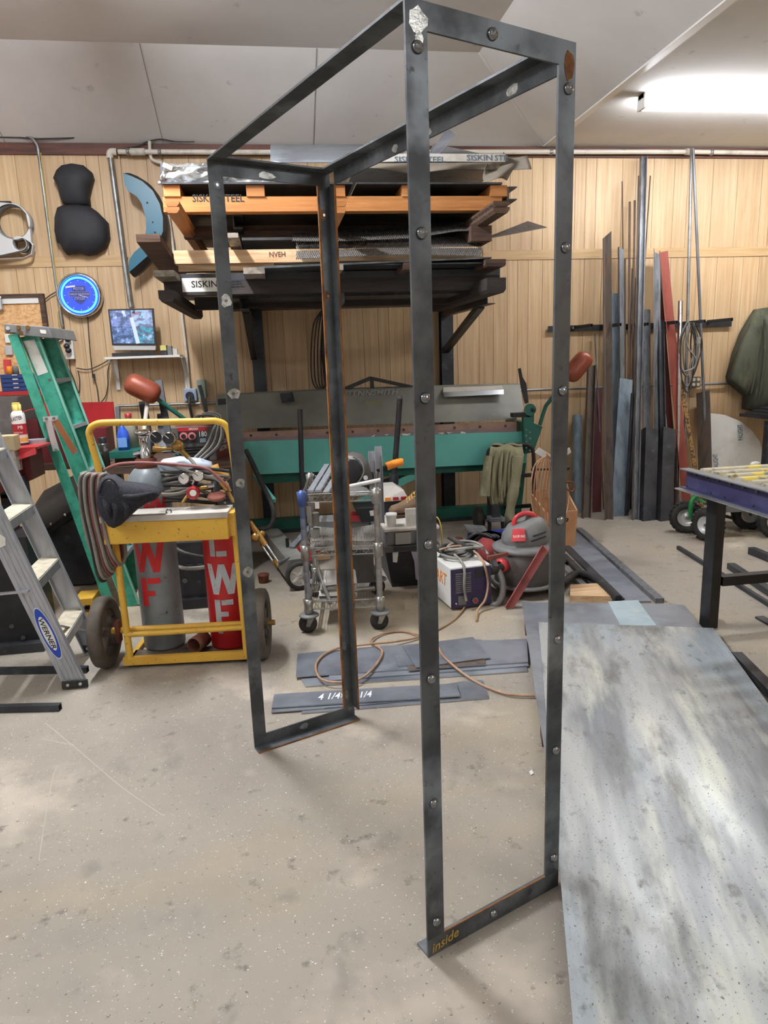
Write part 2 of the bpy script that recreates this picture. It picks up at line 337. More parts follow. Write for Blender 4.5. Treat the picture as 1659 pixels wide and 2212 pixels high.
m_wood_dk = mat('oiled dark timber', (52, 44, 40), .7, 0, [((34, 30, 30), 6, (.6, 7, 7), .4, .66), ((86, 72, 62), 5, (.6, 8, 8), .62, .78)], (24, .3, (.6, 8, 8)), rnd=.14)
m_gloss = mat('gauge face', (222, 218, 210), .25)
# ---------------------------------------------------------------- the room
WY = 6.5; TRIM = 3.25; BAT = 2.36; XL, XR, YB = -4.2, 6.6, -4.5; XE = 2.5; HC = 3.67; SL = .84
def st(mb, name, m_, parent=None, **k): return mb.build(name, m_, parent, kind=None if parent else 'structure', **k)
st(MB().bx((XL, YB, -.12), (XR, WY, 0)), 'floor', m_floor)
wb = st(MB().bx((XL, WY, 0), (XR, WY+.12, 3.9)), 'wall_back', m_backing)
st(MB().bx((XL-.12, YB, 0), (XL, WY, 3.9)), 'wall_left', m_ceil)
st(MB().bx((XR, YB, 0), (XR+.12, WY, 3.9)), 'wall_right', m_wood_panel)
st(MB().bx((XL, YB-.12, 0), (XR, YB, 3.9)), 'wall_front', m_ceil)
# ceiling: flat raised tray on the left with sloped back and right flanks, lower flat ceiling on the right
XS = XE-SL; YS = WY-SL; CEIL = []
for q in ([(XL, YB, HC), (XS, YB, HC), (XS, YS, HC), (XL, YS, HC)], [(XL, YS, HC), (XS, YS, HC), (XE, WY, TRIM), (XL, WY, TRIM)],
          [(XS, YB, HC), (XE, YB, TRIM), (XE, WY, TRIM), (XS, YS, HC)], [(XE, YB, TRIM), (XR, YB, TRIM), (XR, WY, TRIM), (XE, WY, TRIM)]):
    CEIL.append(st(MB().prism(q, (0, 0, .1)), 'ceiling', m_ceil))
cl_ = CEIL[1]
m_seam = mat('grey ceiling seam', (150, 145, 140), .8)  # plain grey of the thin seam lines
# seams taped over the ceiling boards
for x in (-2.0, -.78, .45): MB().bar((x, WY-.004, TRIM+.0), (x, YS, HC-.003), .003, .006).build('ceiling_seam', m_seam, cl_, w=True)
MB().bar((XE, WY, TRIM-.002), (XS, YS, HC-.002), .02, .006).build('ceiling_seam', m_ceil, cl_, w=True)
st(MB().bx((XE-.03, YB, TRIM-.006), (XE+.03, WY-.05, TRIM+.004)), 'trim_3', m_white)
st(MB().bx((XL, WY-.03, TRIM-.085), (XR, WY, TRIM)), 'trim_1', m_redtrim)
st(MB().bx((XL, WY-.016, BAT-.055), (XR, WY-.0, BAT+.03)), 'trim_2', m_wood_trim)
# wall planks: every board its own piece
widths = (.1, .135, .17, .205, .25); PM = {}
for row, (z0, z1) in enumerate(((.0, BAT-.05), (BAT+.02, TRIM-.04))):
    x = -3.2-row*.06; rr = random.Random(5+row)
    while x < 5.6:
        wd = rr.choice(widths)
        if (row, wd) not in PM:
            o = MB().bx((x+.0016, WY-.008, z0), (x+wd-.0016, WY, z1)).build('plank', m_wood_panel, wb, w=True)
            PM[row, wd] = (o, x)
        else:
            s_, x_s = PM[row, wd]; o = s_.copy(); C.objects.link(o); o.location = (x-x_s, 0, 0)
        x += wd
# ---------------------------------------------------------------- fluorescent strip lamps
def lamp(label, c, length, power=1., along='x', group='long fluorescent strip lamps'):
    tube = mat('lit fluorescent diffuser %.2f' % power, (244, 248, 255), .4, emit=LAMP_POWER*power)
    t = T('strip_lamp', label, 'lamp', c, 0 if along == 'x' else math.pi/2, group); L_ = length/2
    MB().prism([(-L_, -.035, 0), (-L_, .035, 0), (-L_, .035, -.03), (-L_, -.035, -.03)], (2*L_, 0, 0)).build('housing', m_white, t)
    for s in (-1, 1): MB().bx((s*L_-s*.02, -.05, -.1), (s*L_, .05, 0)).build('end_cap', m_white, t)
    MB().bx((-L_+.02, -.055, -.09), (L_-.02, .055, -.031)).build('diffuser', tube, t)
lamp('white fluorescent strip lamp glowing under the low ceiling at right', (3.93, 5.2, TRIM), 2.42, 1.5, 'x', None)
lamp('fluorescent strip lamp in the raised ceiling left of the steel frame', (-1.0, 3.85, HC), 1.22, 8.5, 'y')
lamp('fluorescent strip lamp in the raised ceiling far left of the camera', (-2.7, .7, HC), 2.42, 1.6, 'y')
lamp('fluorescent strip lamp in the raised ceiling behind the camera', (.2, -2.2, HC), 2.42, .5, 'y')
lamp('fluorescent strip lamp under the low ceiling beside the camera', (3.75, -.4, TRIM), 2.42, 1.0)
lamp('fluorescent strip lamp under the low ceiling near the front wall', (4.1, -2.2, TRIM), 2.42, .4)
# ---------------------------------------------------------------- the welded angle iron frame
FW, FD, FH, LG, TH = .4468, 1.1823, 2.1275, .05, .006
fr = T('angle_iron_frame', 'tall open frame of dark welded angle iron standing in the foreground', 'frame', (.2845, 1.4559, 0), math.radians(22.83))
def fp(name, *b, m_=m_mill, **k):
    mb = MB()
    for q in b: mb.bx(q[0], q[1])
    return mb.build(name, m_, fr, **k)
zt, zb = FH-LG, LG
fp('post', ((0, 0, zb), (LG, TH, zt)))
fp('post', ((FW-LG, 0, zb), (FW, TH, zt)), ((FW-TH, TH, zb), (FW, LG, zt)))
fp('post', ((0, FD-TH, zb), (LG, FD, zt)))
pd = fp('post', ((FW-LG, FD-TH, zb), (FW, FD, zt)), ((FW-TH, FD-LG, zb), (FW, FD-TH, zt)))
fp('bottom_rail', ((0, 0, 0), (FW, TH, zb)), ((0, TH, 0), (FW, LG, TH)))
fp('bottom_rail', ((0, FD-TH, 0), (FW, FD, zb)), ((0, FD-LG, 0), (FW, FD-TH, TH)))
fp('top_rail', ((0, 0, zt), (FW, TH, FH)), ((0, TH, FH-TH), (FW, LG, FH)))
fp('top_rail', ((0, FD-TH, zt), (FW, FD, FH)), ((0, FD-LG, FH-TH), (FW, FD-TH, FH)))
fp('top_rail', ((FW-TH, LG, zt), (FW, FD-LG, FH)), ((FW-LG, LG, FH-TH), (FW-TH, FD-LG, FH)))
fp('top_rail', ((0, LG, FH-TH), (LG, FD-LG, FH)), label='flat top bar with a bright upper edge')
# rusty sawn edges
fp('rust_edge', ((FW-LG-.001, FD-TH-.0012, zb), (FW-LG+.006, FD, zt)), m_=m_rust, label='rust coloured edge')
fp('rust_edge', ((FW-TH-.001, FD-LG-.001, zb), (FW, FD-LG+.001, zt)), m_=m_rust, label='rust coloured edge')
fp('rust_edge', ((.0, FD-LG-.001, 0), (FW, FD-LG, TH+.0005)), m_=m_rust, label='rust coloured edge')
fp('rust_edge', ((0.005, .001, zb), (FW, TH-.001, zb+.0012)), m_=m_rust, label='rust coloured edge')
def zf(py, u, v):     # height on the post whose foot is at local (u, v) seen at photograph row py
    best = 0
    p = XF[fr.name] @ V((u, v, 0)); lo, hi = 0., 2.3
    for _ in range(40):
        z = (lo+hi)/2; d = p+V((0, 0, z))-EYEP; yy = H_PX/2-F_PX*d.dot(_u)/d.dot(_f)
        if yy > py: lo = z
        else: hi = z
    return lo
def dome(u, v, z, r=.0125):
    MB().lathe([(r, 0), (r, .002), (r*.86, .006), (r*.5, .0095), (0, .0105)], (u, v, z), (0, -1, 0), 14).build('bolt_head', m_bolt, fr)
for y in (102, 504, 860, 1176, 1466, 1735, 1990): dome(.026, 0, zf(y, .026, 0))
for y in (192, 535, 844, 1123, 1381, 1620, 1852): dome(FW-.022, 0, zf(y, FW-.022, 0))
dome(FW*.47, 0, FH-.027); dome(FW*.47, 0, .026)
def patch(c, ax, a, b, rr, m_=m_ground, label='bright ground weld patch', name='weld_patch'):   # an uneven ground spot lying on a face
    sd, u, d = frame(V(ax)); n = 11; rd = random.Random(rr)
    pts = [V(c)+sd*a*math.cos(2*math.pi*i/n)*rd.uniform(.65, 1.05)+u*b*math.sin(2*math.pi*i/n)*rd.uniform(.65, 1.05) for i in range(n)]
    MB().prism(pts, V(ax).normalized()*.0008).build(name, m_, fr, label=label)
patch((.027, 0, FH-.035), (0, -1, 0), .025, .026, 3); patch((.03, 0, FH-.068), (0, -1, 0), .013, .015, 4)
patch((FW-.02, 0, FH-.05), (0, -1, 0), .016, .034, 5, m_rust, 'tan heat stain')
yi = FD-TH
for k, (y, a, b) in enumerate(((400, .013, .013), (650, .022, .026), (850, .024, .024), (1043, .02, .022), (1235, .022, .022))):
    z = zf(y, .03, yi); patch((.028, yi, z), (0, -1, 0), a, b, 20+k, m_ground if k else m_stock)
    MB().cyl((.026, yi-.001, z), (.026, yi-.005, z), .005, 10).build('bolt_end', m_bolt, fr)
for k, y in enumerate((465, 640, 1395, 1500)):
    z = zf(y, FW-.03, yi); patch((FW-.033, yi, z), (0, -1, 0), .012, .024, 40+k, m_stock if k > 1 else m_rust, 'scorched weld patch')
    MB().cyl((FW-.03, yi-.001, z), (FW-.03, yi-.004, z), .005, 10).build('bolt_end', m_bolt, fr)
patch((FW*.46, yi, FH-.034), (0, -1, 0), .034, .013, 50)
for k, t in enumerate((.08, .44, .62)): patch((FW-TH, .12+t*(FD-.2), FH-.034), (-1, 0, 0), .028-.01*(k > 0), .014, 60+k)
patch((FW*.48, yi, .028), (0, -1, 0), .022, .016, 70, m_stock)
patch((FW-.02, yi, .04), (0, -1, 0), .012, .01, 71, m_stock)
XFi = XF[fr.name]
def fw(p): return XFi @ V(p)
stamp('inside', fw((.012, -.0004, .008)), fw((1, 0, .14))-fw((0, 0, 0)), fw((-.14, 0, 1))-fw((0, 0, 0)), .026, m_yelchalk, fr, width=.085, shear=.3)
# scratches in the concrete
for px in ([(98, 1562), (180, 1630), (262, 1700), (352, 1762)], [(122, 1655), (112, 1690), (98, 1770), (84, 1860)], [(90, 1596), (160, 1610)], [(290, 1920), (330, 1902)]):
    MB().tube(curve([fl(x, y, -.0009) for x, y in px], 4), .0022, 4).build('floor_scratch', mat('pale scratch', (184, 176, 164), .8), bpy.data.objects['floor'], w=True)
# ---------------------------------------------------------------- sheets of steel lying at the right
def polyplate(name, label, pts, th, m_, cat, group=None, z0=None, rz=0.):
    pts = [V(p) for p in pts]
    if z0 is not None: pts = [V((p.x, p.y, z0)) for p in pts]
    if not rz: return MB().prism(pts, (0, 0, th)).build(name, m_, None, label=label, cat=cat, group=group)
    c = sum(pts, V((0, 0, 0)))/len(pts); Rm = Matrix.Rotation(-rz, 3, 'Z')       # mesh laid out along the sheet so its grain follows it
    o = MB().prism([Rm @ (p-c) for p in pts], (0, 0, th)).build(name, m_, None, label=label, cat=cat, group=group)
    o.matrix_world = Matrix.Translation(c) @ Matrix.Rotation(rz, 4, 'Z'); XF[o.name] = o.matrix_world.copy(); return o
def quad(a, d, wd, ln):    # far left corner, direction towards the viewer, width to the right, length
    d = V((d[0], d[1], 0)).normalized(); r = V((-d.y, d.x, 0)); a = V(a)
    return [a, a+d*ln, a+d*ln+r*wd, a+r*wd]
zs = .048
A2 = fl(1127, 1302, zs-.004); q2 = quad(A2, (-.79, -2.65), .905, 2.9)
A1 = fl(1163, 1345, zs); q1 = quad(A1, (-.79, -2.29), .885, 3.05)
rr_ = lambda q: q
polyplate('steel_sheet', 'large blotched grey steel sheet on top, lower right foreground', q1, .003, m_sheet, 'metal sheet', z0=zs, rz=-.33)
polyplate('steel_sheet', 'blue-grey steel sheet lying under the blotched sheet', q2, .003, m_sheet2, 'metal sheet', z0=zs-.0035, rz=-.29)
polyplate('steel_sheet', 'narrow pale blue steel strip lying across the far end of the sheets', [fl(1313, 1300, zs), fl(1340, 1352, zs), fl(1418, 1352, zs), fl(1378, 1297, zs)], .003, m_pale, 'metal sheet', z0=zs-.0004)
for k, t in enumerate((.12, .5, .88)):
    a = V(q2[0]).lerp(V(q2[1]), t); b = V(q2[3]).lerp(V(q2[2]), t)
    MB().bar((a.x, a.y, .022), (b.x, b.y, .022), .09, .0435).build('timber_runner', m_oldwood, None, label='timber runner under the steel sheets, %s one' % ('far', 'middle', 'near')[k], cat='timber')
polyplate('plywood_offcut', 'pale wooden block lying behind the far end of the steel sheets', [fl(1231, 1300), fl(1322, 1302), fl(1300, 1272), fl(1232, 1276)], .04, m_pale_pine, 'wood block')
# ---------------------------------------------------------------- plates lying on the floor behind the frame
def fplate(label, px, z0, th=.006, m_=m_plate, g='cut steel plates on the floor'):
    o = polyplate('steel_plate', label, [fl(x, y, z0) for x, y in px], th, m_, 'metal plate', g, z0)
    a, b = fl(*px[1], z0), fl(*px[2], z0); n = V((a.y-b.y, b.x-a.x, 0)).normalized()*-.0006
    MB().bar(a+n+V((0, 0, th*.62)), b+n+V((0, 0, th*.62)), .0012, th*.7).build('sheared_edge', m_cutedge, o, w=True, label='bright sheared front edge')
    return o
fplate('blue-grey plate peeking out lowest under the rear plate pile', [(650, 1468), (660, 1485), (1140, 1452), (1136, 1432)], 0)
fplate('long grey plate with a bright front edge, rear plate pile', [(710, 1456), (712, 1472), (1142, 1440), (1138, 1420)], .006)
fplate('wide bluish plate on the left end of the rear plate pile', [(643, 1414), (639, 1464), (880, 1448), (1048, 1440), (1040, 1383), (800, 1400)], .012)
fplate('dark wide plate reaching to the big sheets, rear plate pile', [(1036, 1386), (1042, 1438), (1141, 1432), (1138, 1382)], .0122)
fplate('small blue plate under the top plate of the rear pile', [(852, 1418), (860, 1441), (920, 1438), (912, 1412)], .018, .005)
fplate('short brown edged plate below the topmost plate', [(880, 1440), (883, 1450), (1050, 1436), (1046, 1420)], .018, .005, m_rustbar)
fplate('rectangular plate lying askew on top of the rear pile', [(870, 1397), (899, 1444), (1059, 1422), (1022, 1378)], .024, .006)
fplate('narrow bottom plate of the front plate pile', [(654, 1532), (651, 1543), (1057, 1510), (1042, 1471), (1000, 1474)], 0)
fplate('thin plate under the chalked plate, front plate pile', [(590, 1522), (586, 1540), (700, 1532), (990, 1506), (985, 1490)], .006, .005)
ch = fplate('long plate with chalked dimensions on top of the front pile', [(592, 1502), (587, 1531), (994, 1505), (985, 1478)], .0125)
d_ = (fl(800, 1498, .0185)-fl(690, 1506, .0185)); u_ = V((-d_.y, d_.x, 0))
for s, x, y, wd in (('4 1/4', 687, 1512, .1), ('x', 735, 1507, .02), ('1/4', 778, 1507, .055)):
    stamp(s, fl(x, y, .0188), d_, u_, .055, m_chalk, ch, width=wd, shear=.3)
# cord looping over the plates
def fcord(name, label, px, m_, r=.005, z=.006, zz=None, cat='cord'):
    pts = [fl(p[0], p[1], (p[2] if len(p) > 2 else z)) for p in px]
    return MB().tube(curve(pts, 6), r, 7).build(name, m_, None, label=label, cat=cat)
fcord('extension_cord', 'tan power cord looping over the floor plates behind the frame', [(1155, 1503, .012), (1090, 1498, .012), (1020, 1468, .012), (960, 1420, .045), (935, 1385, .045), (880, 1365, .01), (830, 1368, .01), (800, 1385, .02), (826, 1408, .028), (800, 1450, .028), (760, 1472, .028), (700, 1470, .028), (682, 1445, .028), (692, 1420, .028), (730, 1400, .028), (800, 1391, .034), (860, 1385, .02), (925, 1370, .008), (985, 1335, .006), (1020, 1285, .02)], m_tancable, .006)
# square tubes and bars lying about
def fbar(label, a, b, w_, h_, m_=m_mill_dark, name='square_tube', z=0., cat='metal bar', group=None, hollow=.003):
    A, B = fl(*a, z), fl(*b, z); up = V((0, 0, h_/2))
    mb = MB(); (mb.rtube(A+up, B+up, w_, h_, hollow) if hollow else mb.bar(A+up, B+up, w_, h_))
    return mb.build(name, m_, None, label=label, cat=cat, group=group)
fbar('dark square tube on the floor left of the frame, front one', (131, 1534), (-160, 1541), .03, .03)
fbar('dark steel bar on the floor behind the aluminium ladder foot', (190, 1452), (-160, 1458), .03, .03)
fbar('thin square tube on the floor pointing under the roller table', (1465, 1186), (1665, 1312), .025, .025)
fbar('second square tube on the floor under the roller table', (1578, 1228), (1700, 1310), .05, .04)
fbar('short square tube lying right of the roller table leg', (1622, 1196), (1720, 1236), .05, .05)
fbar('flat bar lying on the floor past the roller table leg', (1640, 1335), (1720, 1380), .05, .012, hollow=0)
fbar('tube end sticking out on the floor right of the steel sheets', (1590, 1425), (1720, 1560), .05, .04)
# long flat lengths behind the shop vac
for k, (lab, a, b, w_, h_, m_) in enumerate((
    ('long grey channel lying rightmost of the floor lengths', (1250, 1147), (1425, 1303), .05, .03, m_stock),
    ('wide thin steel flat lying on the floor beside the grey channel', (1228, 1152), (1375, 1303), .17, .012, m_plate),
    ('narrow steel flat lying left of the wide flat', (1222, 1183), (1340, 1300), .05, .02, m_mill_dark),
    ('dark square bar lying left among the floor lengths', (1218, 1205), (1310, 1300), .04, .03, m_mill_dark),
    ('leftmost grey length lying beside the wooden block', (1212, 1225), (1262, 1272), .04, .03, m_stock))):
    fbar(lab, a, b, w_, h_, m_, 'steel_length', hollow=0)
# scattered grinding chips: uncountable bright specks of metal
mb = MB(); rd = random.Random(3)
for i in range(1700):
    y = rd.uniform(1.15, 4.2); x = rd.uniform(-1.25*y*.45-.5, .35+.22*y); s_ = rd.uniform(.0008, .0034); a = rd.uniform(0, 6.3)
    c_, n_ = math.cos(a)*s_, math.sin(a)*s_
    mb.add([(x-c_, y-n_, .0006), (x+n_*.35, y-c_*.35, .0012), (x+c_, y+n_, .0008), (x-n_*.35, y+c_*.35, .0022)], [(0, 1, 2, 3)])
mb.build('metal_chips', mat('bright chips', (232, 228, 220), .4, .3), None, kind='stuff', label='bright metal grinding chips scattered over the concrete floor', cat='debris', recalc=False)
MB().prism([fl(1143, 1668), fl(1149, 1665), fl(1153, 1672), fl(1147, 1676)], (0, 0, .004)).build('chip', m_white, None, label='single white chip lying left of the steel sheets', cat='debris')
# ---------------------------------------------------------------- things on the back wall
def pillow(mb, outline, depth, rings=6, flat=.0, back=0., nrm=None):
    """soft body from an outline: swells towards nrm by depth"""
    O = [V(p) for p in outline]; c = sum(O, V((0, 0, 0)))/len(O); n = len(O)
    nrm = V(nrm or (0, -1, 0)); P = [p-nrm*back for p in O]
    for k in range(rings+1):
        t = k/rings; a = t*math.pi/2; s_ = flat+(1-flat)*math.cos(a) if k < rings else flat
        P += [c+(p-c)*s_+nrm*depth*math.sin(a) for p in O]
    F = [tuple(range(n))[::-1]]
    for k in range(rings+1):
        F += [(k*n+i, k*n+(i+1) % n, (k+1)*n+(i+1) % n, (k+1)*n+i) for i in range(n)]
    if flat: F.append(tuple(range((rings+1)*n, (rings+2)*n)))
    return mb.add(P, F, True)
def plate2d(name, outlines, y0, th, material, parent=None, bevel=0., **k):   # filled outline with holes, in the wall plane: outlines in (x, z)
    cu = bpy.data.curves.new('t', 'CURVE'); cu.dimensions = '2D'; cu.fill_mode = 'BOTH'; cu.extrude = th/2; cu.bevel_depth = bevel
    for ol in outlines:
        sp = cu.splines.new('POLY'); sp.points.add(len(ol)-1); sp.use_cyclic_u = True
        for i, (x, z) in enumerate(ol): sp.points[i].co = (x, z, 0, 1)
    ob = bpy.data.objects.new('t', cu); C.objects.link(ob); bpy.context.view_layer.update()
    me = bpy.data.meshes.new_from_object(ob); bpy.data.objects.remove(ob)
    mb = MB(); mb.add([(q.co.x, y0+th/2-q.co.z*1.0, q.co.y) for q in me.vertices], [tuple(p.vertices) for p in me.polygons]); bpy.data.meshes.remove(me)
    return mb.build(name, material, parent, w=True, **k)
def wp(px, Y): return [at(x, y, Y) for x, y in px]
def xz(px, Y): return [(p.x, p.z) for p in wp(px, Y)]
def ring2(c, r, n=28, sx=1.): return [(c[0]+r*sx*math.cos(2*math.pi*i/n), c[1]+r*math.sin(2*math.pi*i/n)) for i in range(n)]
# boarded opening with a strand board panel
ob_ = T('strand_board_panel', 'strand board panel with a white top strip at the upper left wall', 'panel', (-2.35, WY, .9))
a = at(88, 655, 6.46); b = at(95, 640, 6.46)
MB().bx((-3.1, 6.455, 1.05), (a.x, 6.48, a.z)).build('board', m_osb, ob_, w=True)
MB().bx((-3.1, 6.44, a.z), (a.x-.01, 6.475, b.z-.01)).build('top_strip', m_white, ob_, w=True)
MB().bx((a.x, 6.43, 1.05), (a.x+.035, 6.48, b.z+.02)).build('frame_stile', m_oldwood, ob_, w=True)
MB().bx((-3.1, 6.43, b.z-.01), (a.x, 6.48, b.z+.02)).build('frame_rail', m_oldwood, ob_, w=True)
# silver panel with round openings
P_ = [(-40, 436), (40, 443), (58, 462), (66, 500), (68, 525), (72, 530), (69, 550), (52, 557), (-40, 562)]
t = T('speaker_panel', 'silver plastic panel with two round holes hung on the wall at far left', 'panel', at(20, 560, 6.42))
c1 = at(28, 480, 6.38); c2 = at(44, 527, 6.38)
plate2d('panel', [xz(P_, 6.38), ring2((c1.x, c1.z), .132, 32), ring2((c2.x, c2.z), .056, 24)], 6.36, .05, m_silver, t, .006)
for c_, r_ in ((c1, .132), (c2, .056)): MB().lathe([(r_+.004, -.06), (r_-.008, -.06), (r_-.012, .02), (r_+.002, .022)], (c_.x, 6.40, c_.z), (0, -1, 0), 32).build('hole_rim', m_greyplastic, t, w=True)
MB().bar(at(-40, 438, 6.42), at(24, 438, 6.42), .03, .02).build('bracket', m_black, t, w=True)
# motorcycle seat
t = T('motorcycle_seat', 'black motorcycle seat hanging upright on the wall between two conduits', 'seat', at(175, 551, 6.42))
pillow(MB(), wp([(122, 368), (134, 357), (156, 353), (180, 357), (197, 371), (201, 385), (196, 402), (191, 425), (193, 443), (164, 446), (136, 440), (130, 425), (124, 402), (115, 385)][::-1], 6.42), .09, back=.06).build('passenger_pad', m_seat, t, w=True)
pillow(MB(), wp([(124, 448), (136, 443), (165, 441), (193, 445), (210, 457), (232, 480), (235, 512), (226, 535), (205, 548), (188, 551), (170, 546), (150, 547), (144, 550), (136, 540), (131, 528), (124, 524), (118, 500), (118, 470)][::-1], 6.42), .11, back=.06).build('driver_pad', m_seat, t, w=True)
# teal fender
t = T('fender', 'curved teal and black motorcycle fender hanging beside the sheet rack', 'fender', at(310, 597, 6.44))
fo = [(266, 374), (285, 381), (308, 392), (330, 412), (345, 440), (352, 470), (352, 500), (343, 525), (325, 548), (300, 570), (279, 588)]
fi = [(278, 579), (280, 560), (290, 545), (304, 533), (312, 515), (316, 495), (315, 470), (306, 440), (296, 425), (276, 412), (270, 400)]
plate2d('side_skirt', [xz(fo+fi, 6.27)], 6.265, .006, m_tealpaint, t)
oo = [(266, 374), (279, 373), (298, 381), (325, 398), (346, 425), (358, 455), (363, 485), (361, 515), (350, 540), (330, 562), (300, 592), (288, 598)]
k_ = len(fo)
def fen(u, v):
    i = min(int(u*(k_-1)), k_-2); f_ = u*(k_-1)-i
    a_ = at(*fo[i], 6.27).lerp(at(*fo[i+1], 6.27), f_)
    j = min(int(u*(len(oo)-1)), len(oo)-2); g_ = u*(len(oo)-1)-j
    b_ = at(*oo[j], 6.33).lerp(at(*oo[j+1], 6.33), g_)
    if v < .5: return a_.lerp(b_, math.sin(v*math.pi))
    return b_+V((0, (v-.5)*.24, 0))+(a_-b_)*(.4*(v-.5))
MB().grid(fen, 28, 8).build('outer_shell', m_black, t, w=True)
for x, y in ((318, 438), (330, 480), (335, 502)): MB().cyl(at(x, y, 6.268), at(x, y, 6.26), .007, 8).build('rivet_hole', m_black, t, w=True)
# neon clock
cc = at(170, 637, 6.40); t = T('neon_clock', 'round chrome wall clock with a glowing blue neon ring', 'clock', (cc.x, 6.49, cc.z-.19))
MB().lathe([(.0, .0), (.175, 0), (.182, .03), (.178, .07), (.168, .085), (.158, .08), (.15, .06)], (cc.x, 6.49, cc.z), (0, -1, 0), 48).build('housing', m_chrome, t, w=True)
MB().cyl((cc.x, 6.44, cc.z), (cc.x, 6.428, cc.z), .15, 40).build('dial', mat('blue lit dial', (48, 76, 214), .4, emit=.4), t, w=True)
MB().torus((cc.x, 6.415, cc.z), (0, 1, 0), .138, .009, 48, 8).build('neon_ring', mat('blue neon', (70, 150, 255), .4, emit=2.2), t, w=True)
def ck(x, z): return V((cc.x+x, 6.4265, cc.z+z))
MB().prism([ck(*p) for p in ((-.05, .075), (.05, .075), (.056, -.02), (.03, -.055), (0, -.075), (-.03, -.055), (-.056, -.02))], (0, -.0015, 0)).build('shield_emblem', mat('emblem dark', (60, 66, 130), .5), t, w=True)
MB().bx(ck(-.085, -.012), ck(.085, .03)+V((0, -.004, 0))).build('bar_emblem', mat('emblem bar', (120, 128, 186), .5), t, w=True)
MB().bx(ck(-.08, -.008), ck(.08, .026)+V((0, -.0045, 0))).build('bar_field', mat('emblem dark2', (52, 54, 110), .5), t, w=True)
ml = mat('emblem text', (168, 176, 226), .5)
for s, x0, z0, h_, wd in (('MOTOR', -.042, .042, .02, .084), ('HARLEY-DAVIDSON', -.076, .0, .017, .152), ('CYCLES', -.042, -.036, .02, .084)):
    stamp(s, ck(x0, z0)+V((0, -.005, 0)), (1, 0, 0), (0, 0, 1), h_, ml, t, width=wd)
for i in range(12):
    a_ = i*math.pi/6; MB().bar(ck(.112*math.sin(a_), .112*math.cos(a_)), ck(.122*math.sin(a_), .122*math.cos(a_)), .004, .002, (0, 1, 0)).build('hour_mark', m_white, t, w=True)
MB().bar(ck(0, 0)+V((0, -.008, 0)), ck(.065, -.022)+V((0, -.008, 0)), .004, .001, (0, 1, 0)).build('hand', m_white, t, w=True)
MB().bar(ck(-.1, .065)+V((0, -.008, 0)), ck(-.025, .072)+V((0, -.008, 0)), .014, .001, (0, 1, 0)).build('hand', m_white, t, w=True)
# security monitor on its shelf
t = T('wall_shelf', 'white wall shelf on two brackets carrying the monitor', 'shelf', (-1.1, 6.35, 1.3))
zA = at(300, 769, 6.2).z
MB().bx((at(225, 768, 6.2).x, 6.2, zA-.018), (at(383, 768, 6.2).x+.02, 6.47, zA)).build('board', m_white, t, w=True)
for x in (248, 398):
    q = at(x, 775, 6.45); mb = MB(); mb.bar((q.x, 6.47, zA-.018), (q.x, 6.47, at(x, 842, 6.47).z), .03, .006, (0, 1, 0)); mb.bar((q.x, 6.22, zA-.022), (q.x, 6.47, zA-.022), .025, .006)
    mb.bar((q.x, 6.26, zA-.03), (q.x, 6.465, zA-.2), .012, .006); mb.build('bracket', m_white, t, w=True)
t = T('monitor', 'flat monitor showing a four way camera view, on the white shelf', 'monitor', (at(285, 768, 6.3).x, 6.32, zA))
def mo(x, y, d=0): p = at(x, y, 6.25); return V((p.x, 6.25+d, p.z))
MB().prism([mo(233, 668), mo(331, 666), mo(338, 746), mo(242, 746)], (0, .035, 0)).build('bezel', m_dkplastic, t, w=True)
scr = [mo(236, 671, -.001), mo(328, 669, -.001), mo(334, 742, -.001), mo(245, 742, -.001)]
def sq(u, v): return scr[3].lerp(scr[2], u).lerp(scr[0].lerp(scr[1], u), v)
cols = [((120, 136, 190), (76, 90, 120), (206, 222, 250)), ((110, 108, 136), (150, 184, 220), (190, 110, 110)), ((104, 130, 180), (60, 78, 110), (190, 212, 240)), ((84, 90, 112), (70, 150, 176), (180, 184, 210))]
for i, (u0, v0) in enumerate(((0, .5), (.5, .5), (0, 0), (.5, 0))):
    ms = mat('camera picture %d' % i, cols[i][0], .3, 0, [(cols[i][1], 14+3*i, (1, 1, 1.6), .42, .56), (cols[i][2], 11+2*i, (1.7, 1, 1), .58, .68), ((44, 50, 64), 26, (1.3, 1, 1), .60, .68)], emit=.38)
    MB().add([sq(u0+.004, v0+.004), sq(u0+.496, v0+.004), sq(u0+.496, v0+.496), sq(u0+.004, v0+.496)], [(0, 1, 2, 3)]).build('screen_view', ms, t, w=True, recalc=False)
MB().bar(sq(.5, .78)+V((0, -.001, 0)), sq(.6, .0)+V((0, -.001, 0)), .03, .001, (0, 1, 0)).build('screen_wedge', mat('screen wedge', (170, 180, 196), .4, emit=.7), t, w=True)
MB().prism([mo(244, 747), mo(336, 747), mo(335, 756), mo(247, 756)], (0, .05, 0)).build('speaker_bar', m_silver, t, w=True)
MB().bx((mo(244, 760).x, 6.2, zA), (mo(336, 760).x, 6.36, zA+.03)).build('stand', m_dkplastic, t, w=True)
t = T('camera_box', 'small yellow and black device on the right end of the white shelf', 'device', (at(352, 762, 6.3).x, 6.3, zA))
MB().bx((at(346, 750, 6.25).x, 6.25, zA), (at(360, 750, 6.25).x, 6.32, at(350, 746, 6.25).z)).build('body', m_dkplastic, t, w=True)
MB().bx((at(346, 750, 6.25).x, 6.245, at(350, 757, 6.25).z), (at(359, 750, 6.25).x, 6.25, at(350, 746, 6.25).z)).build('yellow_face', mat('pale yellow', (214, 206, 120), .5), t, w=True)
MB().bx((at(361, 750, 6.25).x, 6.25, zA), (at(370, 750, 6.25).x, 6.33, at(350, 748, 6.25).z)).build('parts_box', m_greyplastic, None, label='small grey box beside the yellow device on the shelf', cat='box')
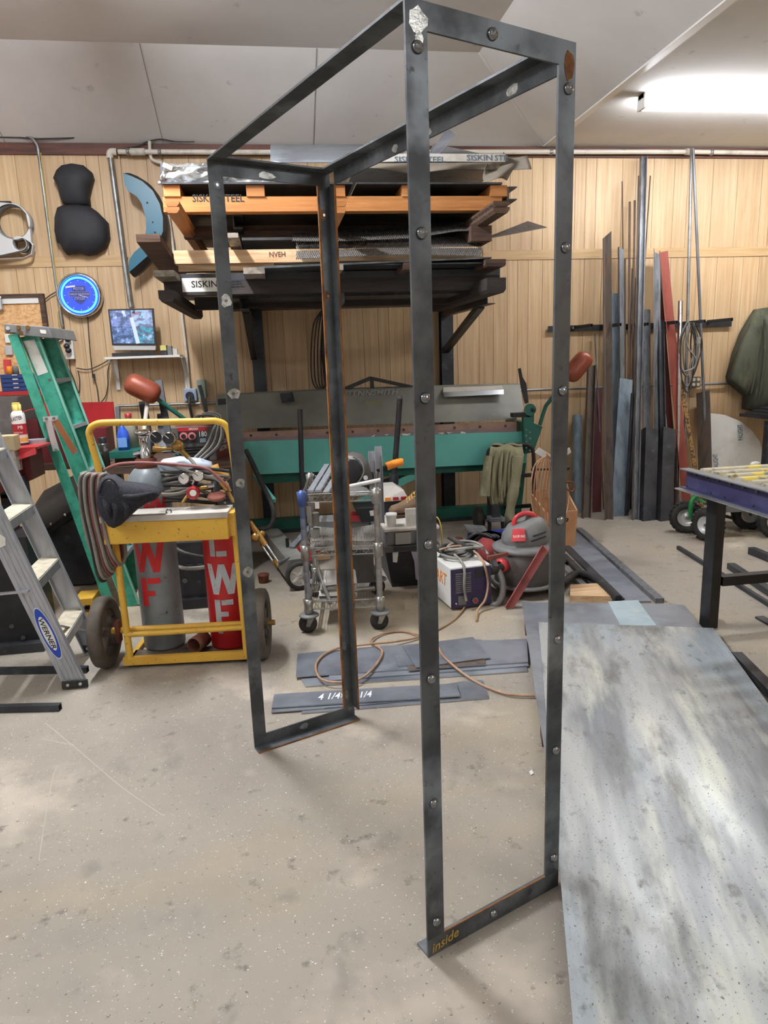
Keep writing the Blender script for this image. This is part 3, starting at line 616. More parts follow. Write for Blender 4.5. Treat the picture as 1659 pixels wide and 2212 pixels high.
MB().bx((at(372, 750, 6.28).x, 6.28, zA), (at(382, 750, 6.28).x, 6.34, at(350, 754, 6.28).z)).build('parts_box', m_offwhite, None, label='small white box at the right end of the shelf', cat='box')
# pipes, conduits
def wtube(name, label, px, r, m_, Y=6.44, cat='pipe', n=8, sm=5, parent=None):
    pts = [at(p[0], p[1], p[2] if len(p) > 2 else Y) for p in px]
    return MB().tube(curve(pts, sm) if sm else pts, r, n).build(name, m_, parent, label=label, cat=cat)
wtube('conduit', 'galvanised conduit bending up out of sight near the silver panel', [(-30, 289), (20, 290), (60, 294), (78, 310), (84, 335), (98, 440), (118, 590), (135, 705)], .012, m_galv)
wtube('wire', 'yellow wire running down beside the galvanised conduit', [(88, 330), (96, 405), (112, 520), (122, 600), (131, 650), (125, 680), (130, 705)], .004, mat('yellow wire', (176, 156, 70), .5), 6.43, 'wire')
t = T('drain_pipe', 'grey pipe with a white elbow dropping to the monitor', 'pipe', at(280, 660, 6.43))
MB().tube([at(238, 336, 6.43), at(268, 560, 6.43), at(283, 664, 6.43)], .022, 12).build('pipe', m_galv, t, w=True)
MB().tube(curve([at(252, 328, 6.43), at(240, 328, 6.43), at(237, 334, 6.43), at(238, 342, 6.43)], 4), .027, 12).build('elbow', m_pvc, t, w=True)
MB().bar(at(262, 557, 6.47), at(276, 557, 6.47), .03, .012).build('strap', m_galv, t, w=True)
t = T('water_pipe', 'long white plastic pipe running along the top of the wall', 'pipe', at(900, 330, 6.43))
MB().tube([at(255, 328, 6.42), at(600, 329, 6.42), at(1150, 328, 6.42), at(1490, 328, 6.42), at(1700, 331, 6.42)], .02, 10).build('pipe', m_pvc, t, w=True)
for x, y in ((276, 328), (345, 329), (1190, 328), (1536, 329)): MB().lathe([(.021, -.012), (.027, -.012), (.027, .012), (.021, .012)], at(x, y, 6.42), (1, 0, 0), 12).build('pipe_strap', m_galv, t, w=True)
for x, y in ((290, 328), (305, 328), (1487, 328)): MB().lathe([(.02, -.03), (.028, -.03), (.028, .03), (.02, .03)], at(x, y, 6.42), (1, 0, 0), 12).build('coupling', m_pvc, t, w=True)
wtube('conduit', 'short white conduit bend above the foil wrapped sheets', [(323, 305), (325, 335), (331, 346), (350, 352)], .014, m_pvc)
wtube('wire', 'black cable loop at the wall top above the foil wrap', [(255, 325), (300, 313), (325, 304), (350, 301), (380, 306), (420, 306)], .005, m_cable, 6.44, 'wire')
wtube('wire', 'black cable along the wall top at far left', [(-20, 296), (40, 297), (80, 300), (150, 298), (161, 295)], .006, m_cable, 6.44, 'wire')
wtube('conduit', 'thin white conduit dropping left of the rack to the outlet box', [(358, 430), (372, 520), (390, 660), (402, 760), (409, 845)], .012, m_pvc, 6.44, sm=0)
wtube('conduit', 'long horizontal conduit running behind the bending brake', [(255, 877), (480, 870), (900, 853), (1180, 841), (1450, 832), (1700, 824)], .012, m_galv, 6.45, sm=0)
# outlets, boxes, cords
t = T('outlet_box', 'blue grey outlet box with a big black plug', 'outlet', at(411, 860, 6.44))
q = at(411, 853, 6.44); MB().bx((q.x-.055, 6.42, q.z-.055), (q.x+.055, 6.49, q.z+.055)).build('box', mat('blue grey box', (150, 164, 186), .5), t, w=True, bevel=.008)
MB().cyl((q.x, 6.42, q.z-.005), (q.x, 6.37, q.z-.005), .034, 16).build('plug', m_dkplastic, t, w=True)
MB().tube(curve([(q.x, 6.38, q.z-.01), (q.x-.005, 6.36, q.z-.06), (q.x+.0, 6.38, q.z-.16), (q.x+.02, 6.4, q.z-.34)], 5), .012, 8).build('cord', m_cable, t, w=True)
t = T('switch_box', 'upright grey green switch box with a black lever', 'box', at(437, 858, 6.42))
q = at(437, 840, 6.42); MB().bx((q.x-.035, 6.34, q.z-.08), (q.x+.035, 6.46, q.z+.08)).build('body', mat('grey green box', (128, 140, 128), .5), t, w=True, bevel=.006)
MB().bar(at(431, 832, 6.3), at(447, 892, 6.3), .03, .015, (0, 1, 0)).build('lever', m_black, t, w=True)
t = T('quad_outlet', 'metal double outlet under the hung cord coil', 'outlet', at(1502, 838, 6.44))
q = at(1502, 825, 6.44); MB().bx((q.x-.05, 6.43, q.z-.05), (q.x+.05, 6.49, q.z+.05)).build('plate', mat('outlet plate', (112, 104, 84), .5, .5), t, w=True, bevel=.004)
for i in (-1, 1):
    for j in (-1, 1): MB().cyl((q.x+i*.024, 6.43, q.z+j*.024), (q.x+i*.024, 6.424, q.z+j*.024), .016, 12).build('socket', m_offwhite, t, w=True)
t = T('power_strip', 'white power strip with black plugs hanging right of the round sign', 'power strip', at(148, 775, 6.43))
MB().bar(at(146, 714, 6.44), at(153, 776, 6.44), .07, .04, (0, 1, 0)).build('body', m_white, t, w=True, bevel=.006)
for x, y in ((144, 720), (146, 733), (144, 748), (148, 757)): MB().ball(at(x, y, 6.38), .026, 10, (1, .9, .9)).build('plug', m_dkplastic, t, w=True)
q = at(122, 724, 6.44); t = T('round_sign', 'small round black and silver badge sign beside the ladder top', 'sign', (q.x, 6.47, q.z-.055))
MB().cyl((q.x, 6.47, q.z), (q.x, 6.45, q.z), .052, 28).build('rim', m_silver, t, w=True)
MB().cyl((q.x, 6.45, q.z), (q.x, 6.446, q.z), .044, 28).build('face', m_black, t, w=True)
MB().bx((q.x-.048, 6.443, q.z-.006), (q.x+.048, 6.447, q.z+.008)).build('bar', m_silver, t, w=True)
for i, (lab, px) in enumerate((('thin cord hanging below the neon clock with an inline switch', [(189, 680), (193, 740), (199, 800), (203, 815), (210, 840), (214, 872)]),
    ('dark cord looping from the power strip to the shelf', [(165, 795), (190, 798), (215, 789), (236, 777), (243, 775)]),
    ('dark cord hanging below the left shelf bracket', [(241, 778), (233, 800), (233, 830), (228, 856), (216, 871)]),
    ('black cord bundle running down from the power strip', [(150, 770), (152, 800), (160, 820), (170, 850), (172, 820), (168, 800)]),
    ('cord from the clock down to the power strip', [(134, 676), (137, 695), (139, 712)]),
    ('cord leading from the clock to the strand board', [(121, 631), (108, 638), (93, 650)]))):
    wtube('cord', lab, px, .0045, m_cable, 6.46, 'cord')
q = at(203, 812, 6.45); MB().bx((q.x-.011, 6.43, q.z-.018), (q.x+.011, 6.455, q.z+.018)).build('inline_switch', m_dkplastic, None, label='small black inline cord switch on the wall', cat='switch')
for i in range(4):
    wtube('cable_loop', ('black cable loop hung under the rack, outermost', 'black cable loop hung under the rack, second strand', 'black cable loop hung under the rack, third strand', 'black cable loop hung under the rack, inner strand')[i],
        [(697, 668), (678+i*6, 700), (672+i*7, 760), (674+i*7, 820), (688+i*3, 842-i*2), (702, 838-i*3), (706-i*2, 810), (703-i*3, 740), (699, 680)], .006, m_cable, 6.43+i*.012, 'cable')
# ---------------------------------------------------------------- cantilever rack and what lies on it
rk = T('cantilever_rack', 'black steel cantilever rack fixed to the wall above the bending brake', 'rack', (.7, 6.4, 0))
for X in (-.13, 1.56):
    MB().prof((X, 6.42, .0), (X, 6.42, 2.7), [(-.055, -.05), (.055, -.05), (.055, -.04), (.006, -.04), (.006, .04), (.055, .04), (.055, .05), (-.055, .05), (-.055, .04), (-.006, .04), (-.006, -.04), (-.055, -.04)], (0, 1, 0)).build('upright', m_mill_dark, rk, w=True)
CH = [(-.03, -.04), (.03, -.04), (.03, -.034), (-.024, -.034), (-.024, .034), (.03, .034), (.03, .04), (-.03, .04)]
for X, Yf, za_ in ((-.17, 4.87, 2.355), (1.605, 4.72, 2.49)):
    MB().prof((X, Yf, za_), (X, 6.37, za_), CH).build('upper_arm', m_mill_dark, rk, w=True)
for X, Yf in ((-.17, 4.95), (1.545, 5.0)):
    MB().prof((X, Yf, 1.86), (X, 6.37, 1.86), CH).build('lower_arm', m_mill_dark, rk, w=True)
    MB().bar((X, Yf+.25, 1.83), (X, 6.38, 1.52), .05, .05).build('brace', m_mill_dark, rk, w=True)
def slab(name, label, x0, x1, yt, yb, Y0, Y1, m_, cat, group=None, bevel=0., xa=None):
    a, b = at(x0, (yt+yb)/2, Y0), at(x1, (yt+yb)/2, Y0); xm = (x0+x1)/2
    zt_, zb_ = at(xm, yt, Y0).z, at(xm, yb, Y0).z
    return MB().bx((a.x, Y0, zb_), (b.x, Y1, zt_)).build(name, m_, None, label=label, cat=cat, group=group, bevel=bevel)
def runner(label, x0, x1, yt, yb, Y0, m_, cut=0., Y1=6.2, name='timber_block', dx=0.):     # timber running from the rack front to the wall, with a shaped front end
    a, b = at(x0, yt, Y0), at(x1, yb, Y0); w_ = b.x-a.x; h_ = a.z-b.z; c_ = cut
    poly = [(-w_/2, -h_/2+c_), (-w_/2+c_*.8, -h_/2), (w_/2-c_*.8, -h_/2), (w_/2, -h_/2+c_), (w_/2, h_/2), (-w_/2, h_/2)] if c_ else [(-w_/2, -h_/2), (w_/2, -h_/2), (w_/2, h_/2), (-w_/2, h_/2)]
    m0 = (a+b)/2
    return MB().prof(m0, m0+V((dx, Y1-Y0, 0)), poly).build(name, m_, None, label=label, cat='timber')
# top: wrapped bundles
o = slab('timber_beam', 'orange pine beam stencilled in black, upper front of the rack', 352, 1084, 424, 456, 4.75, 4.84, m_pine, 'timber')
def face(x, y, Y): p = at(x, y, Y); return V((p.x, Y-.0012, p.z))
stamp('SISKIN STEEL', face(416, 436, 4.75), (1, 0, 0), (0, 0, 1), .042, m_ink, o, width=face(528, 436, 4.75).x-face(416, 436, 4.75).x)
for lab, x0, x1 in (('left end', 352, 390), ('second', 531, 572), ('middle', 722, 746), ('fourth', 868, 906), ('right end', 1060, 1096)):
    runner('pine block under the top sheets of the rack, %s one' % lab, x0, x1, 400, 424, 4.74, m_pine, 0, 6.1)
zt_ = at(700, 399.5, 4.74).z
for k, (x0, x1, lab) in enumerate(((350, 762, 'left'), (770, 1085, 'right'))):
    a = at(x0, 398, 4.72); b = at(x1, 398, 4.72)
    MB().bx((a.x, 4.72, zt_+.001), (b.x, 6.1, zt_+.012)).build('steel_sheet', m_mill_dark, None, label='dark steel sheet on the pine blocks, %s half of the top layer' % lab, cat='metal sheet')
# foil wrap crumpled over the left bundle
def foil(u, v):
    x = 338+u*(255-70*v)+20*v; y = 396-v*50
    p = at(x, y, 4.78); n = noise.noise(V((u*6, v*4, 3)))*.03
    return V((p.x, 4.80+n+.18*max(0, v-.75)+.05*abs(noise.noise(V((u*13, v*7, 9)))), max(p.z+noise.noise(V((u*5, 7, v*5)))*.012, zt_+.014)))
MB().grid(foil, 30, 10, (0, .004, 0)).build('foil_wrap', m_foil, None, label='crumpled silver foil wrap on the left end of the top sheets', cat='wrapping')
MB().bar(at(352, 355, 4.75), at(372, 364, 4.75), .025, .002, (0, 1, 0)).build('label_sticker', mat('green and cream sticker', (212, 192, 160), .6), None, label='small cream sticker on the silver foil wrap', cat='sticker')
MB().prism(wp([(346, 352), (365, 352), (392, 402), (349, 402)], 4.9), (0, .3, 0)).build('steel_offcut', m_mill_dark, None, label='dark steel offcut inside the silver foil wrap', cat='metal sheet')
# bundle with printed band
def bundle(u, v):
    x = 770+u*322; y = 352-v*17-u*2.5
    p = at(x, y, 4.86); return V((p.x, 4.86, p.z+.012*math.sin(u*3)*(1-u)))
bz = at(930, 352, 4.86).z
o = MB().grid(bundle, 16, 2, (0, 1.1, 0), False).build('sheet_bundle', m_offwhite, None, label='banded bundle of sheets with printed white edge on rack top', cat='metal sheet')
p0 = at(1008, 347, 4.86); p1 = at(1096, 344, 4.86)
wd_ = p1.x-p0.x
for s_, a_, b_ in (('SISKIN', 0, .62), ('STE', .68, .32)): stamp(s_, (p0.x+wd_*a_, 4.858, p0.z), (1, 0, .01), (0, 0, 1), .034, m_inkblue, o, width=wd_*b_)
p0 = at(852, 350, 4.86); p1 = at(962, 347, 4.86)
wd_ = p1.x-p0.x
for s_, a_, b_ in (('SISKIN', 0, .51), ('STEEL', .56, .44)): stamp(s_, (p0.x+wd_*a_, 4.858, p0.z), (1, 0, .01), (0, 0, 1), .032, m_inkblue, o, width=wd_*b_)
def sag(u, v):
    x = 735+u*335; y = 353-u*2+v*(17-4*math.sin(u*9))
    p = at(x, y, 4.84); return V((p.x, 4.84+.03*math.sin(u*14+v*2)*v, max(p.z, zt_+.014)))
MB().grid(sag, 30, 5, (0, .01, 0)).build('paper_wrap', m_paper, None, label='sagging grey paper wrap under the banded bundle', cat='wrapping')
def flap(u, v):
    p = at(1052+u*58-v*4, 352+v*(42-u*12), 4.8); return V((p.x, 4.8+.07*math.sin(u*4+v*3)+.05*u, p.z))
MB().grid(flap, 10, 8, (0, .006, 0)).build('paper_wrap', m_paper, None, label='torn brown paper flap hanging at the right end of the rack top', cat='wrapping')
def flap2(u, v):
    p = at(1088+u*52, 328+v*(24+14*u)+u*6, 4.85); return V((p.x, 4.85+.1*math.sin(u*3+v), p.z))
MB().grid(flap2, 8, 6, (0, .006, 0)).build('paper_wrap', m_paper, None, label='stiff paper corner poking out right of the banded bundle', cat='wrapping')
# curled sheets on the very top
def curl(u, v):
    y = 350-38*math.sin(v*math.pi/2); x = 584+u*(262+70*v)
    p = at(x, y, 5.1+1.0*v); return V((p.x, 5.1+1.0*v, p.z))
MB().grid(curl, 10, 10, (0, .004, -.004)).build('steel_sheet', m_sheet2, None, label='curled grey steel sheet rising against the wall above the rack', cat='metal sheet')
MB().prism([at(925, 335, 4.95), at(937, 311, 5.6), at(1042, 334, 5.2), at(930, 343, 4.9)], (0, 0, .004)).build('steel_offcut', m_plate, None, label='thin dark triangular sheet lying over the banded bundle', cat='metal sheet')
MB().prism([at(925, 341, 4.95), at(965, 277, 5.3), at(984, 292, 5.1), at(940, 342, 4.9)], (0, 0, .004)).build('steel_offcut', m_plate, None, label='grey sheet corner sticking up highest on the rack', cat='metal sheet')
# layer on the upper arms
z3 = 2.405
for k, (x0, x1, lab) in enumerate(((356, 388, 'left'), (722, 749, 'middle'), (1066, 1101, 'right'))):
    for j, (yt, yb, q) in enumerate(((434, 446, 'upper'), (447, 460, 'lower'))):
        runner('%s board of the %s pair of pine runners on the upper arms' % (q, lab), x0, x1, yt, yb, 4.3, m_pine if k < 2 else m_oldwood, .018, 6.2, dx=(.12, .0, -.12)[k]*0)
MB().bx((-.55, 4.87, z3+.002), (1.5, 6.25, z3+.03)).build('steel_sheet', m_mill_dark, None, label='stack of dark steel sheets behind the stencilled pine beam', cat='metal sheet')
slab('timber_beam', 'brown beam set back under the upper sheet stack', 396, 700, 487, 512, 5.1, 5.19, m_oldwood, 'timber')
slab('timber_beam', 'dark beam set back behind the middle of the rack', 705, 1040, 487, 510, 5.2, 5.29, m_wood_dk, 'timber')
# loose lengths between the layers
q = [at(293, 506, 4.2), at(345, 506, 4.2), at(398, 543, 5.9), at(352, 541, 5.9)]
MB().prism([V((p.x, p.y, q[0].z)) for p in q], (0, 0, -.04)).build('timber_plank', m_oldwood, None, label='brown plank sticking out towards the viewer left of the rack', cat='timber')
runner('grey ended board lying between the rack layers, left of centre', 489, 515, 503, 513, 4.5, m_greywood, 0, 6.1)
slab('steel_strip', 'thin bright steel strip across the middle of the rack', 522, 775, 512, 518, 4.95, 5.4, m_sheet2, 'metal sheet')
def expanded(label, x0, x1, ya, yb, Y0, drop, curlv, nu, nv, ph=0):
    def fn(u, v):
        p = at(x0+u*(x1-x0), ya+(yb-ya)*v+curlv*math.sin(u*5+ph)*v-6*u*u, Y0+drop*(1-v)); return p
    mb = MB(); vs = {}; 
    for j in range(nv+1):
        for i in range(nu+1): vs[i, j] = fn((i+(.5 if j % 2 else 0))/(nu+.5), j/nv)
    for j in range(nv):
        for i in range(nu+1):
            a = vs[i, j]
            for ii in ((i, i+1) if j % 2 else (i-1, i)):
                if (ii, j+1) in vs: mb.bar(a, vs[ii, j+1], .006, .005, (0, 1, .3))
    return mb.build('expanded_metal', m_expanded, None, label=label, cat='metal mesh')
expanded('dark expanded metal sheet with a saw toothed edge in the rack middle', 632, 905, 492, 520, 4.7, .7, 1, 60, 8)
expanded('expanded metal sheet drooping over the pale beam', 640, 1040, 516, 556, 4.62, .3, 4, 90, 10, 2)
expanded('curled expanded metal end near the right dunnage', 905, 1020, 482, 505, 4.75, .5, 3, 30, 7, 1)
MB().prism([at(1044, 517, 4.75), at(1140, 479, 5.2), at(1181, 492, 5.2), at(1050, 517, 4.7)], (0, 0, .005)).build('steel_sheet', m_rustbar, None, label='thin pointed sheet sticking out at the right of the rack', cat='metal sheet')
runner('weathered plank under the pointed sheet at the rack right end', 1018, 1062, 487, 520, 4.7, m_oldwood, 0, 5.9)
slab('timber_beam', 'pale pine beam across the middle of the rack', 375, 1044, 537, 565, 4.74, 4.83, m_pale_pine, 'timber')
o = bpy.context.scene.collection.objects[-1]
stamp('NVEH', face(582, 555, 4.74), (1, 0, 0), (0, 0, 1), .03, m_rustbrown, o, width=.1)
slab('timber_beam', 'short pale beam under the left of the pale pine beam', 385, 592, 567, 585, 4.78, 4.87, m_pale_pine, 'timber')
for lab, x0, x1, yt, yb in (('left', 331, 377, 584, 597), ('centre left', 525, 572, 578, 591), ('centre', 731, 742, 571, 583), ('centre right', 873, 890, 567, 582)):
    runner('grey ended runner between the lower sheets, %s one' % lab, x0, x1, yt, yb, 4.45, m_greywood if lab != 'centre right' else m_oldwood, 0, 6.1)
runner('dark runner at the right end between the lower sheets', 1049, 1093, 560, 575, 4.45, m_oldwood, .01, 6.1)
za = at(800, 573, 4.5).z
MB().bx((.17, 4.5, za), (1.42, 6.1, za+.008)).build('steel_sheet', m_mill_dark, None, label='lower dark steel sheet with a bright front edge', cat='metal sheet')
MB().prism([at(560, 575, 4.48), at(1062, 555, 4.48), at(1062, 558, 4.48), at(560, 580, 4.48)], (0, 1.2, 0)).build('steel_sheet', m_mill, None, label='long thin steel sheet lying slightly tilted on the lower layer', cat='metal sheet')
slab('steel_sheet', 'thick dark sheet stack above the lowest beam of the rack', 378, 1080, 586, 601, 4.72, 6.1, m_mill_dark, 'metal sheet')
o = slab('timber_beam', 'dark lowest beam with a white stencilled left end', 354, 1080, 601, 631, 4.72, 4.81, m_wood_dk, 'timber')
p0, p1 = face(392, 601, 4.72), face(498, 629, 4.72)
MB().bx((p0.x, 4.7185, p1.z), (p1.x, 4.72, p0.z)).build('white_face', m_label_white, o, w=True)
q0 = face(414, 621, 4.72); stamp('SISKIN STEEL', V((q0.x, 4.7178, q0.z)), (1, 0, 0), (0, 0, 1), .038, m_ink, o, width=face(528, 621, 4.72).x-q0.x)
slab('timber_beam', 'dark beam behind the lowest beam of the rack', 420, 1000, 636, 662, 5.4, 5.49, m_wood_dk, 'timber')
slab('steel_sheet', 'dark sheet lying on the lower arms at the rack bottom', 470, 1010, 634, 640, 5.0, 6.2, m_mill_dark, 'metal sheet')
runner('dark timber jutting out below the rack at left', 341, 378, 627, 652, 4.4, m_wood_dk, .02, 6.1)
runner('dark timber jutting out below the rack at right', 1052, 1093, 600, 632, 4.4, m_wood_dk, .02, 6.1)
runner('dark timber runner end under the rack near the centre', 731, 745, 632, 660, 4.6, m_wood_dk, .02, 6.1)
# ---------------------------------------------------------------- bar rack with leaning steel stock on the right
br = T('bar_rack', 'black wall bar with square prongs holding the leaning steel stock', 'rack', (3.3, 6.4, 1.6))
MB().bar(at(1184, 711, 6.46), at(1580, 699, 6.46), .012, .055, (0, 0, 1)).build('wall_bar', m_mill_dark, br, w=True)
for x, y in ((1278, 703), (1340, 701), (1399, 700), (1462, 696), (1522, 694), (1581, 690)):
    a = at(x, y, 6.1); MB().rtube(a, (a.x-.01, 6.45, at(x-20, y+4, 6.45).z), .026, .03, .004).build('prong', m_mill_dark, br, w=True)
for x in (1239, ): MB().cyl(at(x, 708, 6.45), at(x, 708, 6.43), .014, 10).build('lag_bolt', m_bolt, br, w=True)
def angle(w_, t_=.006): return [(0, 0), (w_, 0), (w_, t_), (t_, t_), (t_, w_), (0, w_)]
def flat(w_, t_): return [(-w_/2, 0), (w_/2, 0), (w_/2, t_), (-w_/2, t_)]
def chan(w_, d_, t_=.006): return [(-w_/2, 0), (w_/2, 0), (w_/2, d_), (w_/2-t_, d_), (w_/2-t_, t_), (-w_/2+t_, t_), (-w_/2+t_, d_), (-w_/2, d_)]
def lean(name, label, top, bot, shape, m_, Yt=6.36, twist=0., group=None, cut=0.):
    A = fl(*bot); B = at(top[0], top[1], Yt); d = (B-A).normalized()
    mb = MB()
    if isinstance(shape, tuple) and shape[0] == 'tube': mb.rtube(A, B, shape[1], shape[2], shape[3], (0, -1, 0))
    elif isinstance(shape, tuple) and shape[0] == 'rod': mb.tube([A, B], shape[1], 10)
    else: mb.prof(A, B, shape, (0, -1, 0), twist)
    if cut:                                   # slanted upper end
        L_ = len(mb.v)//2
        for i in range(L_, 2*L_): mb.v[i] = mb.v[i]+d*(mb.v[i].x-B.x)*cut
    mb.v = [p-d*(p.z/d.z) if (p-A).length < .2 else p for p in mb.v]       # sawn foot flat on the floor
    return mb.build(name, m_, None, label=label, cat='metal bar', group=group)
# back row first
lean('flat_bar', 'pale blue-grey flat bar standing between the rusty angle and the tubes', (1327, 634), (1322, 1095), flat(.09, .006), m_bluegrey, 6.4)
lean('square_tube', 'slim dark square tube right of the pale blue flat bar', (1341, 537), (1345, 1098), ('tube', .045, .03, .004), m_stock, 6.36, cut=-.6)
lean('rod', 'thin brown rod rising left of the tall channel', (1344, 392), (1352, 1098), ('rod', .006), m_brownrod, 6.42)
lean('rod', 'brown flat strip left of the tall channel, shorter of two', (1360, 436), (1356, 1100), flat(.02, .006), m_brownrod, 6.41)
lean('rod', 'brown flat strip nearest the tall channel', (1371, 433), (1362, 1100), flat(.018, .006), m_brownrod, 6.40)
lean('rod', 'dark thin strip tucked behind the tall channel', (1380, 380), (1366, 1102), flat(.02, .006), m_rustbar, 6.43)
lean('rod', 'thin rod leaning out to the right of the tall channel top', (1405, 380), (1358, 1105), ('rod', .006), m_brownrod, 6.45)
for k, x in enumerate((1350, 1366, 1374)):
    lean('rod', ('thin rusty rod deep in the stock bundle, left', 'thin rusty rod deep in the stock bundle, middle', 'thin rusty rod deep in the stock bundle, right')[k], (x, 560+20*k), (1350+k*4, 1101), ('rod', .007), m_rustbar, 6.43)
lean('channel', 'tallest pale steel channel reaching almost to the white pipe', (1388, 340), (1370, 1122), chan(.055, .035), m_stock, 6.40)
lean('flat_bar', 'wide grey flat bar right of the tall channel', (1396, 669), (1398, 1100), flat(.075, .008), m_stock, 6.36)
lean('angle_bar', 'grey angle bar with a pointed top right of the wide grey flat', (1413, 545), (1413, 1102), angle(.055), m_stock, 6.36, .6, cut=-.7)
lean('ribbed_post', 'dark ribbed post in front of the red angle', (1425, 694), (1432, 1108), chan(.06, .03, .012), m_mill_dark, 6.26)
lean('angle_bar', 'red primed angle bar leaning to the left', (1424, 546), (1475, 1098), angle(.075), m_redprimer, 6.38, .5)
lean('angle_bar', 'dark maroon flange bar behind the red angle', (1418, 560), (1462, 1096), flat(.06, .006), m_maroon, 6.42)
lean('perforated_bar', 'mottled rusty strip leaning beside the red angle', (1437, 616), (1515, 1096), flat(.04, .006), m_mottle, 6.33)
lean('pipe', 'shiny round pipe standing in front of the hung cord coil', (1470, 650), (1462, 1096), ('rod', .021), m_chrome, 6.2)
lean('pipe', 'long thin grey pipe leaning left with its top at the ceiling', (1494, 321), (1476, 1088), ('rod', .014), m_galv, 6.36)
lean('pipe', 'long thin dark pipe leaning right with its top at the ceiling', (1497, 321), (1530, 1080), ('rod', .013), m_stock, 6.3)
lean('angle_bar', 'wide dark steel angle standing right of the mottled strip', (1504, 850), (1510, 1088), angle(.15, .008), m_rustbar, 6.4, -.3)
lean('flat_bar', 'tall maroon flat bar behind the rusty angle', (1291, 840), (1289, 1106), flat(.085, .006), m_maroon, 6.4)
lean('angle_bar', 'tall rusty brown angle bar with a slanted top', (1306, 512), (1310, 1121), angle(.062, .007), m_rustbar, 6.34, .75, cut=.9)
lean('channel', 'brownish grey channel left of the maroon flat bar', (1276, 789), (1264, 1118), chan(.075, .04), m_rustbar, 6.36)
lean('pipe', 'short blue-grey half pipe leftmost of the leaning stock', (1247, 898), (1246, 1106), ('rod', .046), m_bluegrey, 6.42)
lean('rod', 'thin rod leaning right behind the rusty angle', (1285, 722), (1304, 1100), ('rod', .006), m_stock, 6.44)
lean('flat_bar', 'wide slate flat bar leaning low in front of the bundle', (1352, 819), (1333, 1115), flat(.13, .008), m_bluegrey, 6.2)
lean('channel', 'thin dark strut standing beside the wide slate bar', (1366, 850), (1352, 1114), chan(.03, .02, .004), m_mill_dark, 6.1)
for k, (x0, x1, lab) in enumerate(((1402, 1396, 'left'), (1439, 1433, 'right'))):
    lean('square_tube', 'short thick black square tube at the front, %s of the pair' % lab, (x0, 929), (x1, 1122), ('tube', .125, .1, .006), m_mill_dark, 6.02, group=None)
lean('flat_bar', 'white strip standing behind the black square tubes', (1431, 886), (1440, 1094), flat(.085, .004), m_whiteboard, 6.42)
# white plastic sheet with round end
P_ = [(1530, 892), (1565, 896), (1600, 910), (1626, 932), (1642, 955), (1649, 985), (1648, 1010), (1642, 1060), (1532, 1085)]
o = MB().prism([at(x, y, 6.40-.0) for x, y in P_], (0, .006, 0)).build('plastic_sheet', m_whiteboard, None, label='white plastic sheet with a rounded right end behind the roller table', cat='plastic sheet')
for x, y in ((1606, 950), (1553, 1013)):
    p = at(x, y, 6.39); stamp('PALIGHT', (p.x, 6.396, p.z), (-.15, 0, 1), (-1, 0, -.15), .05, m_inkblue, o, width=.16)
# hung cord coil
t = T('cord_coil', 'bundle of pale extension cord hung on the bar rack prong', 'cord', at(1500, 850, 6.3))
rd = random.Random(8)
for k in range(9):
    dx = rd.uniform(-14, 14); lo = rd.uniform(800, 850); Y = 6.12+.025*k
    MB().tube(curve([at(1490+dx*.5, 697, Y), at(1478+dx, 740, Y), at(1480+dx, lo-30, Y), at(1490+dx*.5, lo, Y), at(1500+dx*.6, lo-30, Y), at(1508+dx*.6, 740, Y), at(1496+dx*.4, 697, Y)], 5), .0065, 6).build('loop', m_graycable if k % 3 else m_cable, t, w=True)
MB().tube(curve([at(1484, 705, 6.08), at(1484, 745, 6.08), at(1503, 775, 6.08), at(1498, 795, 6.08), at(1476, 803, 6.08)], 6), .007, 6).build('loose_end', m_graycable, t, w=True)
MB().cyl(at(1509, 728, 6.1), at(1508, 742, 6.1), .02, 10).build('plug', m_graycable, t, w=True)
# jacket on its hook and the dark bench behind it
t = T('jacket', 'dark olive jacket hanging on the wall at the right edge', 'jacket', at(1630, 880, 6.3))
pillow(MB(), wp([(1636, 668), (1622, 690), (1606, 718), (1590, 760), (1575, 815), (1578, 826), (1612, 856), (1610, 884), (1640, 890), (1720, 890), (1730, 780), (1720, 700), (1690, 672), (1660, 664)], 6.38), .12, back=.06, flat=.25).build('body', m_jacket, t, w=True)
pillow(MB(), wp([(1625, 700), (1600, 750), (1577, 818), (1612, 856), (1628, 820), (1640, 760), (1645, 710)], 6.28), .06, back=.04, flat=.1).build('sleeve', m_jacket, t, w=True)
for k, (x0, y0, x1, y1) in enumerate(((1652, 690, 1640, 860), (1636, 720, 1622, 850), (1620, 740, 1600, 835))):
    MB().tube(curve([at(x0, y0, 6.25), at((x0+x1)/2+5, (y0+y1)/2, 6.23), at(x1, y1, 6.27)], 5), [.012]*10+[.008], 6).build('fold', m_jacket, t, w=True)
bt = T('steel_bench', 'dark steel bench with offcuts at the right edge below the jacket', 'bench', (5.0, 6.0, 0))
q = at(1600, 893, 6.38); MB().bx((q.x, 5.8, q.z-.03), (5.6, 6.4, q.z)).build('top', m_mill_dark, bt, w=True)
q2_ = at(1655, 960, 5.9)
for X in (q2_.x, 5.4): MB().bx((X-.03, 5.85, 0), (X+.03, 5.91, q.z-.03)).build('leg', m_mill_dark, bt, w=True)
MB().bx((q2_.x-.05, 5.84, .7), (5.5, 5.88, .75)).build('rail', m_mill_dark, bt, w=True)
for k, (x, h_) in enumerate(((1610, .02), (1625, .035), (1640, .05))):
    p = at(x, 890, 6.3); MB().bx((p.x, 5.9-.0, q.z+k*.022), (5.55, 6.3, q.z+k*.022+.018)).build('steel_offcut', m_mill_dark, None, label=('bottom', 'middle', 'top')[k]+' steel offcut stacked on the dark bench', cat='metal sheet')
